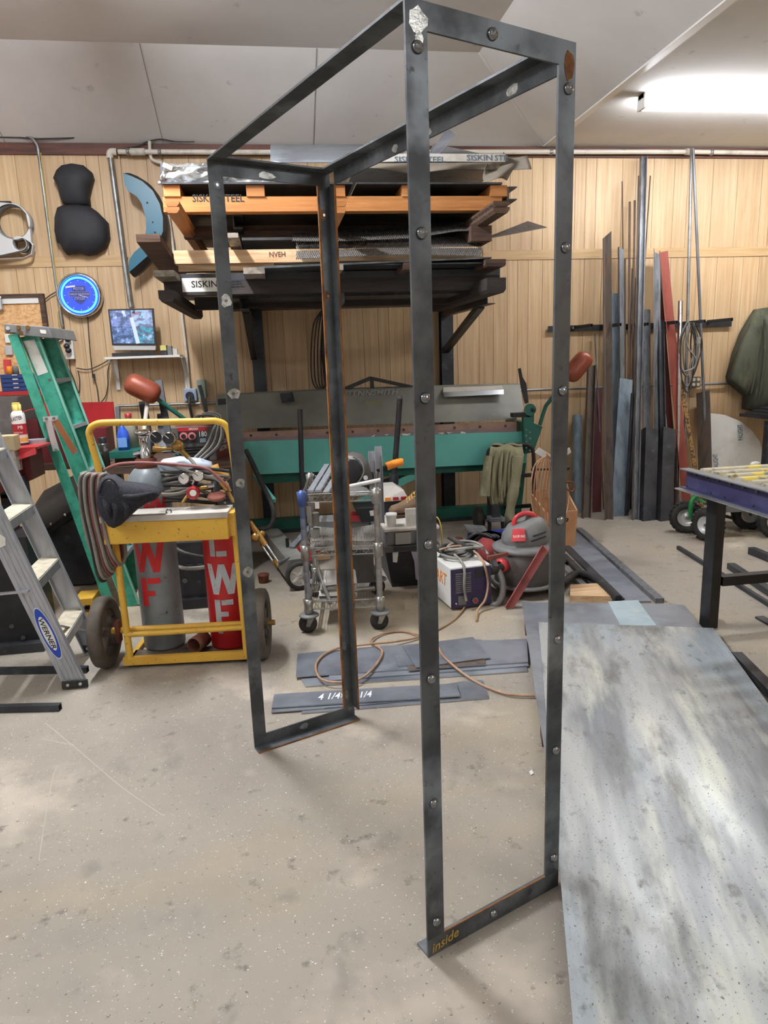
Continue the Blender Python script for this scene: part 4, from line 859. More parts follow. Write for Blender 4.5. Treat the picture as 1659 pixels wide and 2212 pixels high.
# ---------------------------------------------------------------- roller table
rt = T('roller_table', 'roller conveyor table with violet side channel at the right edge', 'table', (2.3, 3.3, 0))
A, B = at(1477, 1031, 3.42), at(1659, 1112, 2.75); zc = .792; A.z = B.z = zc; D = (B-A).normalized(); A2_ = A; B2_ = A+D*2.2
nv = V((-D.y, D.x, 0)); nv = nv if nv.x > 0 else -nv
MB().prof(A2_, B2_, [(-.02, -.05), (.02, -.05), (.02, -.044), (-.014, -.044), (-.014, .044), (.02, .044), (.02, .05), (-.02, .05)], (0, 0, 1), 0).build('side_channel', m_blue_steel, rt, w=True)
MB().prof(A2_+nv*1.2, B2_+nv*1.2, [(-.02, -.05), (.02, -.05), (.02, .05), (-.02, .05)]).build('side_channel', m_blue_steel, rt, w=True)
MB().bar(A2_+V((0, 0, .052)), B2_+V((0, 0, .052)), .055, .006).build('top_lip', m_greyplastic, rt, w=True)
MB().bar(A2_-V((0, 0, .052))-nv*.02, B2_-V((0, 0, .052))-nv*.02, .06, .006).build('bottom_lip', m_greyplastic, rt, w=True)
for k in range(9): MB().cyl(A2_+D*(.07+k*.16+.05*(k % 2))-nv*.021+V((0, 0, -.03)), A2_+D*(.07+k*.16+.05*(k % 2))-nv*.0235+V((0, 0, -.03)), .006, 8).build('bolt_hole', m_black, rt, w=True)
for k in range(20):
    p = A2_+D*(.10+k*.096)+V((0, 0, .036)); MB().cyl(p+nv*.04, p+nv*1.17, .03, 14).build('roller', m_roller, rt, w=True)
    MB().cyl(p+nv*.0, p+nv*.04, .009, 8).build('axle', m_bolt, rt, w=True)
lt = at(1530, 1062, 3.28); lb = fl(1530, 1354); lx = (lb.x)
MB().rtube((lb.x, lb.y, 0), (lb.x, lb.y, zc-.055), .064, .064, .005, (.25, -1, 0)).build('leg', m_black, rt, w=True)
MB().rtube(lb+nv*1.1, lb+nv*1.1+V((0, 0, zc-.055)), .064, .064, .005, (.25, -1, 0)).build('leg', m_black, rt, w=True)
MB().rtube(lb+D*1.6, lb+D*1.6+V((0, 0, zc-.055)), .064, .064, .005, (.25, -1, 0)).build('leg', m_black, rt, w=True)
zc2 = at(1600, 1250, lb.y).z
MB().rtube(V((lb.x, lb.y, zc2))+nv*.05, V((lb.x, lb.y, zc2))+nv*1.05, .05, .05, .003).build('cross_bar', m_black, rt, w=True)
MB().prism([fl(1533, 1354), fl(1545, 1350), fl(1541, 1338)], (0, 0, .06)).build('foot_gusset', m_rustbrown, rt, w=True)
# clamp resting on the rollers
t = T('bar_clamp', 'grey bar with frayed white end lying on the rollers', 'clamp', at(1640, 1020, 3.6))
MB().bar(at(1625, 1012, 3.55)+V((0, 0, .0)), at(1700, 1016, 3.3), .04, .03).build('bar', m_bluegrey, t, w=True)
MB().ball(at(1632, 1003, 3.55), .025, 8, (1.3, 1, .7)).build('frayed_end', m_offwhite, t, w=True)
# ---------------------------------------------------------------- garden cart with pneumatic tyres
gc = T('garden_cart', 'green framed cart with four knobbly pneumatic wheels behind the table', 'cart', (3.4, 5.0, 0))
def tyre(c, ax, r, wdt, par):
    c = V(c); ax = V(ax).normalized()
    o = MB().lathe([(r*.55, -wdt*.42), (r*.78, -wdt*.5), (r*.93, -wdt*.4), (r, -wdt*.2), (r, wdt*.2), (r*.93, wdt*.4), (r*.78, wdt*.5), (r*.55, wdt*.42), (r*.52, 0), (r*.55, -wdt*.42)], c, ax, 28).build('tyre', m_rubber, par, w=True)
    sd, u, d = frame(ax); mb = MB()
    for k in range(22):
        for s in (-1, 1):
            a_ = 2*math.pi*(k+(.5 if s > 0 else 0))/22; rd_ = sd*math.cos(a_)+u*math.sin(a_); tg = u*math.cos(a_)-sd*math.sin(a_)
            p = c+rd_*(r+.001)+d*s*wdt*.2; mb.bar(p-d*wdt*.19+tg*.006, p+d*wdt*.19-tg*.006, .022, .012, rd_)
    mb.build('tread_blocks', m_rubber, o, w=True)
    o2 = MB().lathe([(0, wdt*.2), (r*.16, wdt*.2), (r*.2, wdt*.1), (r*.42, wdt*.08), (r*.5, wdt*.35), (r*.56, wdt*.4)], c, ax, 24).build('rim', m_silver, par, w=True)
    MB().lathe([(0, -wdt*.2), (r*.16, -wdt*.2), (r*.2, -wdt*.1), (r*.42, -wdt*.08), (r*.5, -wdt*.35), (r*.56, -wdt*.4)], c, ax, 24).build('rim', m_silver, par, w=True)
    MB().cyl(c-ax*wdt*.4, c+ax*wdt*.4, r*.09, 10).build('axle', m_bolt, par, w=True)
ax1 = V((-.6, -.8, 0))
W1 = fl(1482, 1150); W2 = fl(1527, 1168)
tyre((W1.x, W1.y, .128), ax1, .127, .085, gc); tyre((W2.x, W2.y, .128), V((-.95, -.3, 0)), .127, .085, gc)
W3 = fl(1616, 1142); W4 = fl(1672, 1160)
tyre((W3.x, W3.y, .128), (-.35, -.93, 0), .127, .085, gc); tyre((W4.x, W4.y, .128), (-.35, -.93, 0), .127, .085, gc)
MB().tube(curve([V((W1.x, W1.y-.06, .13)), at(1492, 1095, 5.05), at(1497, 1078, 5.05), at(1513, 1067, 5.05), at(1540, 1062, 5.08), at(1580, 1066, 5.1)], 6), .018, 10).build('steering_frame', m_green, gc, w=True)
MB().bar(at(1502, 1074, 5.06), at(1524, 1086, 5.0), .04, .008).build('steering_plate', m_green, gc, w=True)
MB().bar(at(1540, 1075, 5.2), at(1760, 1068, 5.0), .5, .05).build('deck', m_dkgreen, gc, w=True)
MB().bar(at(1548, 1101, 4.95), at(1690, 1095, 4.95), .03, .045).build('side_rail', m_greyplastic, gc, w=True)
MB().bar(at(1555, 1112, 5.0), at(1592, 1122, 5.2), .03, .02).build('strut', m_black, gc, w=True)
# ---------------------------------------------------------------- the sheet metal bending brake
bk = T('bending_brake', 'long teal and grey green sheet metal bending brake standing along the wall', 'machine', (.9, 6.0, 0))
def pq(name, px, Ys, ext, m_, parent, **k): return MB().prism([at(x, y, Y) for (x, y), Y in zip(px, Ys)], ext).build(name, m_, parent, w=True, **k)
pq('top_leaf', [(466, 928), (1114, 907), (1131, 884), (1123, 831), (895, 837), (705, 843), (466, 855)], [5.74, 5.74, 5.8, 5.96, 5.96, 5.96, 5.96], (0, .05, .012), m_olive, bk)
pq('nose_bar', [(466, 936), (1116, 911), (1116, 924), (466, 948)], [5.72]*4, (0, .04, 0), m_brownsteel, bk)
pq('pinch_strip', [(466, 948), (1116, 924), (1116, 933), (466, 956)], [5.715]*4, (0, .04, 0), mat('pinkish worn strip', (142, 118, 122), .5, .2, [((110, 120, 116), 8, I3, .5, .7)]), bk)
ap = pq('apron', [(470, 956), (1135, 932), (1138, 1000), (554, 1025), (522, 975), (470, 976)], [5.70]*6, (0, .03, 0), m_teal, bk)
for k in range(11):
    x = 542+k*55; y = 941-k*2.1; MB().cyl(at(x, y, 5.72), at(x, y, 5.712), .011, 8).build('cap_screw', m_oldwood, bk, w=True)
MB().cyl(at(567, 992, 5.70), at(567, 992, 5.688), .012, 10).build('cap_screw', m_teal, bk, w=True)
# paint worn off along the apron edge
rd = random.Random(4)
for x in (808, 835, 858, 873, 884, 955, 970, 1000): 
    y = 941-(x-808)*.035; MB().prism([at(x+rd.uniform(-6, 6)+6*math.cos(a_)*rd.uniform(.6, 1.3), y+2.2*math.sin(a_), 5.6995) for a_ in [i*1.05 for i in range(6)]], (0, -.0006, 0)).build('paint_chip', m_label_white, bk, w=True)
tl = at(752, 856, 5.91); stamp('TENNSMITH', V((tl.x, 5.915, tl.z)), (1, 0, -.0), (0, .18, 1), .042, mat('grey lettering', (134, 134, 124), .6), bk, width=.43, shear=.25, ext=.004)
pq('data_plate', [(788, 866), (824, 864), (825, 875), (789, 877)], [5.862]*4, (0, -.004, 0), mat('faded data plate', (122, 118, 92), .6), bk)
pq('data_plate', [(470, 862), (494, 860), (495, 873), (471, 875)], [5.90]*4, (0, -.004, 0), m_dkplastic, bk)
# truss brace on the top
for a, b in (((743, 841), (800, 817)), ((800, 817), (897, 838))): MB().bar(at(*a, 5.99), at(*b, 5.99), .03, .045, (0, 1, 0)).build('truss_bar', m_black, bk, w=True)
MB().bar(at(803, 818, 5.99), at(804, 842, 5.99), .03, .03, (0, 1, 0)).build('truss_strut', m_black, bk, w=True)
MB().bar(at(827, 840, 5.98), at(845, 839, 5.98), .02, .03, (0, 1, 0)).build('adjuster', m_black, bk, w=True)
# end frames, base, legs
for X, s in ((2.08, 1), (-.42, -1)):
    MB().prism([(X-.03, 5.95, 0), (X-.03, 6.3, 0), (X-.03, 6.2, .9), (X-.03, 5.8, .9), (X-.03, 5.8, .6)], (.06, 0, 0)).build('end_frame', m_dkgreen, bk, w=True)
    MB().bx((X-.05, 5.84, 0), (X+.05, 6.35, .05)).build('foot', m_dkgreen, bk, w=True)
pb = at(1000, 1110, 6.12)
MB().bx((-.42, 6.1, .02), (2.08, 6.2, .12)).build('base_beam', m_dkgreen, bk, w=True)
MB().bx((-.42, 6.08, .0), (2.08, 6.1, .03)).build('base_lip', m_mill_dark, bk, w=True)
MB().bar(at(905, 1022, 5.8), at(775, 1085, 5.8), .03, .06, (0, 0, 1)).build('diagonal_brace', m_teal, bk, w=True)
MB().bar(at(905, 1016, 5.83), at(775, 1062, 5.83), .03, .05, (0, 0, 1)).build('diagonal_brace', m_black, bk, w=True)
MB().bar(at(551, 1028, 5.6), at(592, 1082, 5.2), .03, .03, (0, 0, 1)).build('lever_bar', m_teal, bk, w=True)
MB().bx((-.2, 5.78, .5), (2.0, 5.86, .62)).build('lower_beam', m_dkgreen, bk, w=True)
# right knuckle, lever and counterweights
ep = [(1131, 901), (1149, 903), (1153, 914), (1172, 922), (1153, 976), (1134, 981)]
MB().prism([at(x, y, 5.62) for x, y in ep], (0, .05, 0)).build('end_plate', m_dkgreen, bk, w=True)
for k in range(4):
    for dx, dy in ((0, 0), (8, 6)): MB().cyl(at(1137+dx, 928+k*13+dy, 5.62), at(1137+dx, 928+k*13+dy, 5.612), .008, 8).build('plate_bolt', m_bolt, bk, w=True)
MB().bx(at(1109, 893, 5.66), at(1137, 899, 5.74)).build('clamp_arm', m_black, bk, w=True)
MB().prism([at(x, y, 5.66) for x, y in ((1121, 797), (1125, 795), (1129, 815), (1137, 828), (1142, 870), (1136, 872), (1127, 835))], (0, .03, 0)).build('clamp_lever', m_black, bk, w=True)
MB().cyl(at(1145, 885, 5.64), at(1145, 885, 5.72), .05, 18).build('pivot', m_dkgreen, bk, w=True)
MB().bx(at(1139, 880, 5.66), at(1150, 912, 5.70)).build('link', m_dkgreen, bk, w=True)
MB().ball(at(1151, 885, 5.62), .018, 8).build('knob', m_black, bk, w=True)
def weight(a, b, Y, r):
    a, b = at(*a, Y), at(*b, Y); d = (b-a); L_ = d.length
    return MB().lathe([(0, 0), (r*.5, .006), (r*.8, .022), (r*.95, .045), (r, .075), (r, L_-.075), (r*.95, L_-.045), (r*.8, L_-.022), (r*.5, L_-.006), (0, L_)], a, d, 20).build('counterweight', m_mallet, bk, w=True)
weight((1225, 820), (1271, 764), 5.5, .076); weight((271, 822), (345, 857), 5.5, .082)
MB().tube(curve([at(1166, 918, 5.62), at(1178, 880, 5.6), at(1186, 868, 5.58), at(1229, 813, 5.5)], 6), .016, 10).build('handle_arm', m_dkgreen, bk, w=True)
MB().tube(curve([at(332, 856, 5.5), at(372, 886, 5.56), at(440, 935, 5.66), at(480, 965, 5.69)], 5), .016, 10).build('handle_arm', m_dkgreen, bk, w=True)
# pieces lying on the leaf
MB().prism([at(604, 850, 5.88), at(632, 847, 5.88), at(637, 867, 5.80), at(609, 871, 5.80)], (0, -.004, .002)).build('steel_offcut', m_mill, None, label='small bent steel offcut hung over the brake top at left', cat='metal sheet')
t = T('angle_offcut', 'bright aluminium angle lying on the right of the brake top', 'metal bar', at(1022, 855, 5.8))
MB().prism([at(957, 848, 5.86), at(1088, 842, 5.86), at(1088, 852, 5.83), at(959, 858, 5.83)], (0, -.004, .002)).build('front_leg', m_cutedge, t, w=True)
MB().prism([at(957, 848, 5.86), at(1088, 842, 5.86), at(1084, 834, 5.95), at(958, 838, 5.95)], (0, 0, .004)).build('top_leg', m_dustlid, t, w=True)
# ---------------------------------------------------------------- hand truck with a work shirt
ht = T('hand_truck', 'black tubular hand truck standing in front of the brake with shirt', 'hand truck', (1.78, 5.6, 0))
HX0, HX1 = fl(1047, 1146).x, fl(1140, 1138).x; HY = 5.52
MB().tube(curve([(HX0, HY, .02), (HX0, HY+.03, .45), (HX0, HY+.05, .66), (HX0+.03, HY+.05, .715), (HX0+.09, HY+.05, .735), (HX1-.09, HY+.05, .735), (HX1-.03, HY+.05, .715), (HX1, HY+.05, .66), (HX1, HY+.03, .45), (HX1, HY, .02)], 4), .016, 10).build('tube_frame', m_black, ht, w=True)
for z in (.22, .48): MB().bar((HX0, HY+.02, z), (HX1, HY+.02, z), .03, .03).build('cross_bar', m_black, ht, w=True)
MB().bx((HX0-.02, HY-.24, 0), (HX1+.02, HY+.01, .012)).build('toe_plate', m_black, ht, w=True)
for X in (HX0-.06, HX1+.06): MB().lathe([(0, -.03), (.05, -.03), (.1, -.025), (.11, 0), (.1, .025), (.05, .03), (0, .03)], (X, HY+.12, .11), (1, 0, 0), 20).build('wheel', m_rubber, ht, w=True)
t = T('work_shirt', 'olive green work shirt draped over the black hand truck', 'shirt', (1.78, 5.57, .2))
def edge(tab, y):
    for (y0, x0), (y1, x1) in zip(tab, tab[1:]):
        if y <= y1: return x0+(x1-x0)*(y-y0)/(y1-y0)
    return tab[-1][1]
Ls = [(963, 1060), (1000, 1054), (1040, 1050), (1070, 1053), (1092, 1060)]; Rs = [(963, 1128), (980, 1132), (1010, 1128), (1050, 1122), (1092, 1114)]
def cloth(u, v):
    y = 963+v*128; x = edge(Ls, y)*(1-u)+edge(Rs, y)*u
    return at(x, y+3*math.sin(u*9), 5.53-.03*math.sin(min(1, v*6)*1.57)+.022*math.sin(u*19+v*2)*min(1, v*2)+.012*math.sin(u*37)*v)
MB().grid(cloth, 40, 14, (0, .012, 0)).build('body', m_shirt, t, w=True)
def back(u, v):
    y = 963+v*90; x = 1062+u*62; return at(x, y, 5.62+.015*math.sin(u*14+v))
MB().grid(back, 24, 8, (0, .01, 0)).build('back_panel', m_shirt, t, w=True)
MB().grid(lambda u, v: at(1062+u*66, 963-1.5*math.sin(u*12), 5.53+.1*v)+V((0, 0, .012*math.sin(v*3.14))), 20, 4, (0, 0, .01)).build('fold_over', m_shirt, t, w=True)
MB().tube(curve([at(1056, 985, 5.50), at(1050, 1030, 5.48), at(1047, 1070, 5.48)], 6), [.03+.0013*i for i in range(13)], 10).build('sleeve', m_shirt, t, w=True)
MB().tube(curve([at(1118, 985, 5.47), at(1112, 1040, 5.46), at(1103, 1095, 5.47), at(1099, 1140, 5.47)], 6), [.042+.006*math.sin(i*.9) for i in range(19)], 10).build('sleeve', m_shirt, t, w=True)
for k, (x0, x1) in enumerate(((1072, 1066), (1085, 1080), (1097, 1090), (1104, 1099))):
    MB().tube(curve([at(x0, 972, 5.49), at((x0+x1)/2-2, 1020, 5.475), at(x1, 1075, 5.49)], 6), [.004+.012*math.sin(i/12*3.14) for i in range(13)], 8).build('fold', m_shirt, t, w=True)
MB().prism([at(1105, 1000, 5.44), at(1124, 998, 5.455), at(1123, 1020, 5.455), at(1106, 1023, 5.44)], (0, -.004, 0)).build('pocket', m_shirt, t, w=True)
# small grinder stand under the shirt
t = T('bench_vise', 'grey steel vise on a black stand under the shirt', 'vise', fl(1075, 1150))
p = at(1072, 1122, 5.35); MB().bx((p.x-.06, 5.3, p.z-.01), (p.x+.06, 5.42, p.z+.02)).build('jaw', m_stock, t, w=True)
MB().prism([(p.x-.03, 5.33, p.z+.02), (p.x+.03, 5.33, p.z+.02), (p.x+.02, 5.33, p.z+.12), (p.x-.035, 5.33, p.z+.12)], (0, .06, 0)).build('slide', m_mill_dark, t, w=True)
for dx in (-.05, .05): MB().bar((p.x+dx, 5.36, p.z-.01), (p.x+dx*1.3, 5.36, 0), .02, .02).build('stand_leg', m_black, t, w=True)
MB().ball((p.x+.14, 5.3, .09), .09, 12, (1, 1, .8)).build('motor', m_dkplastic, t, w=True)
# ---------------------------------------------------------------- floor jacks
t = T('floor_jack', 'blue floor jack lying behind the red bag', 'jack', fl(1050, 1165))
a, b = at(1015, 1148, 5.1), at(1085, 1143, 5.15)
MB().bar(V((a.x, a.y, .09)), V((b.x, b.y, .09)), .09, .07).build('chassis', m_bluepaint, t, w=True)
MB().prism([V((a.x-.02, 5.08, .14)), V((a.x+.14, 5.08, .12)), V((a.x+.14, 5.2, .15)), V((a.x-.02, 5.2, .17))], (0, 0, .012)).build('lift_arm', m_stock, t, w=True)
for dy in (-.09, .09): MB().lathe([(0, -.02), (.04, -.02), (.04, .02), (0, .02)], (a.x-.06, 5.12+dy, .042), (0, 1, 0), 14).build('wheel', m_rustbrown, t, w=True)
MB().tube([V((b.x-.03, 5.2, .1)), V((b.x+.12, 5.25, .12))], .015, 8).build('handle_socket', m_bluepaint, t, w=True)
t = T('floor_jack', 'red floor jack with a tall black handle beside the wire cart', 'jack', fl(655, 1200))
jb = fl(640, 1215)+V((.08, .02, 0))
MB().prism([V((jb.x-.06, jb.y-.1, .03)), V((jb.x+.1, jb.y-.1, .03)), V((jb.x+.12, jb.y-.1, .19)), V((jb.x+.06, jb.y-.1, .24)), V((jb.x-.0, jb.y-.1, .14))], (0, .05, 0)).build('side_plate', m_redplastic, t, w=True)
MB().prism([V((jb.x-.06, jb.y+.08, .03)), V((jb.x+.1, jb.y+.08, .03)), V((jb.x+.12, jb.y+.08, .19)), V((jb.x+.06, jb.y+.08, .24)), V((jb.x-.0, jb.y+.08, .14))], (0, .05, 0)).build('side_plate', m_redplastic, t, w=True)
MB().bar(V((jb.x-.14, jb.y, .07)), V((jb.x+.08, jb.y, .1)), .1, .06).build('lift_arm', m_redpaint, t, w=True)
for dy in (-.08, .1): MB().lathe([(0, -.02), (.035, -.02), (.035, .02), (0, .02)], (jb.x-.05, jb.y+dy+.0, .036), (0, 1, 0), 14).build('wheel', m_chrome, t, w=True)
MB().tube([V((jb.x+.07, jb.y, .16)), at(655, 1140, jb.y+.02), at(648, 884, jb.y+.1)], .019, 12).build('handle', m_black, t, w=True)
MB().tube([V((jb.x+.07, jb.y, .1)), at(654, 1148, jb.y+.01)], .03, 12).build('handle_socket', m_redpaint, t, w=True)
t = T('jack_stand_pipe', 'black pipe handle in a wide socket rising behind the wire cart', 'jack', at(848, 1110, 5.0))
fp_ = at(846, 1110, 4.95); MB().tube([at(864, 862, 4.95), at(851, 1035, 4.95)], .02, 12, caps=False).build('pipe', m_black, t, w=True)
MB().lathe([(.014, 0), (.02, 0), (.02, .02)], at(864, 862, 4.95), (0, .02, 1), 12).build('pipe_end', m_stock, t, w=True)
MB().tube([at(852, 1024, 4.95), at(845, 1110, 4.95), (fp_.x-.02, 5.0, .12)], .034, 12).build('socket', m_mill_dark, t, w=True)
MB().bx((fp_.x-.12, 4.86, 0), (fp_.x+.12, 5.12, .13)).build('base', m_mill_dark, t, w=True)
# ---------------------------------------------------------------- magnetic sweeper with white wheels
t = T('floor_sweeper', 'long grey box sweeper with white hubbed wheels left of the wire cart', 'sweeper', fl(625, 1270))
a, b = at(640, 1232, 4.42), at(598, 1172, 4.95)
pa, pb_ = V((.07, 4.5, .125)), V((-.10, 5.42, .125))
MB().prof(pa, pb_, [(-.075, -.07), (.075, -.07), (.085, .03), (.05, .075), (-.07, .075)]).build('body', m_concgrey, t, w=True)
dd = (pb_-pa).normalized()
for q, s in ((pa-dd*.035, -1), (pb_+dd*.035, 1)):
    MB().lathe([(.07, -.022), (.092, -.025), (.098, 0), (.092, .025), (.07, .022)], (q.x, q.y, .098), dd, 28).build('tyre', m_rubber, t, w=True)
    hub = MB().lathe([(0, -.012), (.018, -.02), (.022, -.008), (.062, -.008), (.07, -.02), (.072, .02), (0, .02)], (q.x, q.y, .098), dd*(1 if s < 0 else -1), 24).build('hub', m_white, t, w=True)
    for k in range(5):
        a_ = k*1.2566; sd, u, d = frame(dd); p0 = V((q.x, q.y, .098))-dd*.012*(1 if s < 0 else -1); rdv = sd*math.cos(a_)+u*math.sin(a_)
        MB().bar(p0+rdv*.02, p0+rdv*.066, .012, .012, dd).build('spoke', m_white, hub, w=True)
MB().cyl(pa.lerp(pb_, .35)+V((0, 0, .06)), pa.lerp(pb_, .35)+V((0, 0, .14)), .012, 10).build('release_post', m_black, t, w=True)
MB().bar(pa.lerp(pb_, .3)+V((.0, 0, .068)), pa.lerp(pb_, .45)+V((0, 0, .068)), .05, .008).build('bracket', m_bolt, t, w=True)
MB().bar(pa.lerp(pb_, .3)+V((.02, 0, .08)), pa.lerp(pb_, .3)+V((.22, .3, .2)), .045, .02).build('handle_stub', m_stock, t, w=True)
q = fl(570, 1258); MB().lathe([(.034, 0), (.036, .045), (.04, .05), (.04, .06), (.032, .06), (.03, .0)], q, (0, 0, 1), 18).build('pipe_collar', m_rustbrown, None, label='small rusty pipe collar standing on the floor', cat='pipe fitting')
# ---------------------------------------------------------------- wire shelf cart
wc = T('wire_cart', 'chrome three tier wire shelf cart on casters behind the frame', 'cart', (.10, 3.70, 0), math.radians(-7))
WW, WD = .395, .60; ZS = (.155, .46, .755)
for i, (x, y) in enumerate(((0, 0), (WW, 0), (0, WD), (WW, WD))):
    mb = MB(); prof_ = [(.0165, .11)]
    for k in range(1, 12): prof_ += [(.0165, .11+.06*k-.004), (.0148, .11+.06*k), (.0165, .11+.06*k+.004)]
    prof_ += [(.0165, .8), (0, .801)]
    mb.lathe(prof_, (x, y, 0), (0, 0, 1), 14); o = mb.build('post', m_wire if i else mat('blue stained post', (108, 124, 158), .35, .7, [((170, 168, 162), 3, I3, .45, .65)]), wc, label=None if i else 'post with a blue stained top')
    for z in ZS: MB().lathe([(.018, -.04), (.026, -.036), (.024, .0), (.028, .036), (.018, .04)], (x, y, z), (0, 0, 1), 14).build('collar', m_wire if i or z < .7 else mat('blue collar', (70, 92, 150), .4, .3), wc)
    # caster
    c = MB().lathe([(.0, .11), (.05, .108), (.056, .1), (.05, .094), (.0, .094)], (x, y, 0), (0, 0, 1), 20).build('caster_bumper', m_greyplastic, wc)
    for s in (-1, 1): MB().prism([(x-.006, y+s*.019-.002, .094), (x+.032, y+s*.019-.002, .094), (x+.004, y+s*.019-.002, .04), (x-.016, y+s*.019-.002, .04)], (0, .004, 0)).build('caster_fork', m_wire, c)
    MB().lathe([(0, -.012), (.03, -.014), (.05, -.012), (.052, 0), (.05, .012), (.03, .014), (0, .012)], (x-.008, y, .052), (0, 1, 0), 24).build('caster_wheel', m_rubber, c)
    MB().cyl((x-.008, y-.024, .052), (x-.008, y+.024, .052), .008, 10).build('caster_axle', m_bolt, c)
for z in ZS:
    for (x0, y0, x1, y1) in ((0, 0, WW, 0), (0, WD, WW, WD), (0, 0, 0, WD), (WW, 0, WW, WD)):
        mb = MB()
        for dz in (-.022, .022): mb.tube([(x0, y0, z+dz), (x1, y1, z+dz)], .0042, 6)
        n_ = 12; pts = [(x0+(x1-x0)*k/n_, y0+(y1-y0)*k/n_, z+(.02 if k % 2 else -.02)) for k in range(n_+1)]
        mb.tube(pts, .0028, 5); mb.build('shelf_edge', m_wire, wc)
    mb = MB()
    for k in range(1, 24): mb.tube([(WW*k/24, 0, z-.018), (WW*k/24, WD, z-.018)], .0016, 4)
    for k in range(1, 4): mb.tube([(0, WD*k/4, z-.022), (WW, WD*k/4, z-.022)], .003, 5)
    mb.build('shelf_wires', m_wire, wc, kind='stuff')
WM = XF[wc.name]
def cw(*p): return WM @ V(p)
def loose(name, label, mb, m_, cat, **k):
    mb.v = [WM @ p for p in mb.v]; return mb.build(name, m_, None, label=label, cat=cat, **k)
zt = ZS[2]-.012; zm = ZS[1]-.012; zl = ZS[0]-.012
for k, (a, b) in enumerate((((.045, .02, .79), (.11, .56, .85)), ((.085, .02, .79), (.155, .52, .86)), ((.125, .03, .775), (.19, .46, .83)))):
    loose('steel_strip', 'grey steel strip slanting across the cart top, %s' % ('left one', 'middle one', 'right one')[k], MB().bar(a, b, .03, .012), m_alu, 'metal bar')
hm = T('welding_helmet', 'black welding helmet lying open on the wire cart top', 'helmet', cw(.30, .42, zt))
HM = XF[hm.name]
def helm(u, v):
    a = -1.1+2.2*u; t_ = v*2.3; r = .13
    return HM @ V((r*math.sin(a)*1.0*(.75+.25*math.sin(t_)), -.12+.14*math.cos(t_)*.9+.10*(1-math.cos(a))*.5, .02+.2*math.sin(t_)*math.cos(a*.55)))
pts_ = wp([(742, 1000), (750, 985), (765, 979), (785, 983), (797, 1002), (806, 1035), (800, 1048), (780, 1052), (762, 1045), (745, 1050)], 4.15)
pillow(MB(), pts_, .12, back=.1).build('shell', m_dustplastic, hm, w=True)
pillow(MB(), wp([(745, 1000), (755, 992), (772, 994), (782, 1012), (778, 1030), (764, 1046), (746, 1048)], 4.03), .012, back=.008).build('visor_opening', m_dkplastic, hm, w=True)
MB().tube(curve([at(744, 990, 4.04), at(760, 986, 4.04), at(778, 996, 4.035), at(786, 1014, 4.03), at(781, 1032, 4.03), at(765, 1052, 4.03)], 5), .006, 6).build('rim', m_greyplastic, hm, w=True)
MB().cyl(at(790, 1032, 4.03), at(790, 1032, 4.0), .014, 10).build('knob', m_silver, hm, w=True)
MB().bar(at(751, 987, 4.02), at(762, 989, 4.02), .015, .004, (0, 1, 0)).build('sticker', m_white, hm, w=True)
for k, (x0, x1, yt, yb, lab) in enumerate(((797, 812, 975, 1068, 'left'), (813, 828, 966, 1072, 'right'))):
    p, q = at(x0, yt, 4.22), at(x1, yb, 4.22); X = (p.x+q.x)/2
    MB().prof((X, 4.22+.03*k, .46), (X, 4.22+.03*k, p.z), [(-.021, -.012), (.021, -.012), (.021, .014), (.018, .014), (.018, -.009), (-.018, -.009), (-.018, .014), (-.021, .014)], (0, 1, 0), math.pi).build('aluminium_channel', m_alu, None, label='aluminium channel standing upright in the cart, %s one' % lab, cat='metal bar')
loose('white_tube', 'white plastic tube lying slanted across the cart top', MB().tube([(.20, .015, .80), (.42, .09, .825)], .011, 10), m_white, 'pipe')
loose('white_tube', 'white tube lying flat on the top wires of the cart', MB().tube([(.19, .06, zt+.014), (.36, .08, zt+.014)], .012, 10), m_white, 'pipe')
loose('rag', 'grey rag on the cart top below the helmet', pillow(MB(), [(.2, .1, zt), (.26, .07, zt), (.33, .1, zt), (.36, .2, zt), (.3, .25, zt), (.22, .2, zt)], .04, nrm=(0, 0, 1)), m_greyplastic, 'rag')
loose('tag', 'white paper tag hanging from the cart front rail', MB().bx((.068, -.008, .70), (.09, -.005, .735)), m_white, 'tag')
loose('clamp_block', 'small grey steel block clipped under the cart top corner', MB().bx((.02, .0, .62), (.045, .03, .715)), m_concgrey, 'block')
for k in range(2): loose('roll', ('short grey pipe roll hanging inside the cart, upper', 'short grey pipe roll hanging inside the cart, lower')[k], MB().cyl((.055, .08, .66-.09*k), (.055, .08, .59-.09*k), .025, 14), m_concgrey, 'pipe')
# bins between top and middle shelf
t = T('black_bin', 'black plastic bin with a white tag inside the wire cart', 'bin', cw(.28, .3, .5))
a = at(775, 1092, 4.1); b = at(808, 1118, 4.1)
MB().prism([V((a.x-.03, 4.0, a.z)), V((b.x, 4.0, a.z)), V((b.x-.01, 4.0, b.z)), V((a.x+.0, 4.0, b.z))], (0, .2, 0)).build('tub', m_dkplastic, t, w=True)
MB().prism([V((a.x+.05, 3.998, a.z-.015)), V((a.x+.095, 3.998, a.z-.01)), V((a.x+.1, 3.998, a.z-.045)), V((a.x+.055, 3.998, a.z-.045))], (0, -.002, 0)).build('label_tag', m_white, t, w=True)
loose('wire_basket', 'dusty tray with tools on a back shelf of the cart', MB().bx((.05, .38, zm+.0), (.35, .56, zm+.09)), m_greyplastic, 'tray')
loose('red_tool', 'flat red tool on the dusty tray in the wire cart', MB().prism([(.2, .36, zm+.09), (.33, .36, zm+.09), (.30, .46, zm+.09), (.21, .5, zm+.09)], (0, 0, .035)), m_redplastic, 'tool')
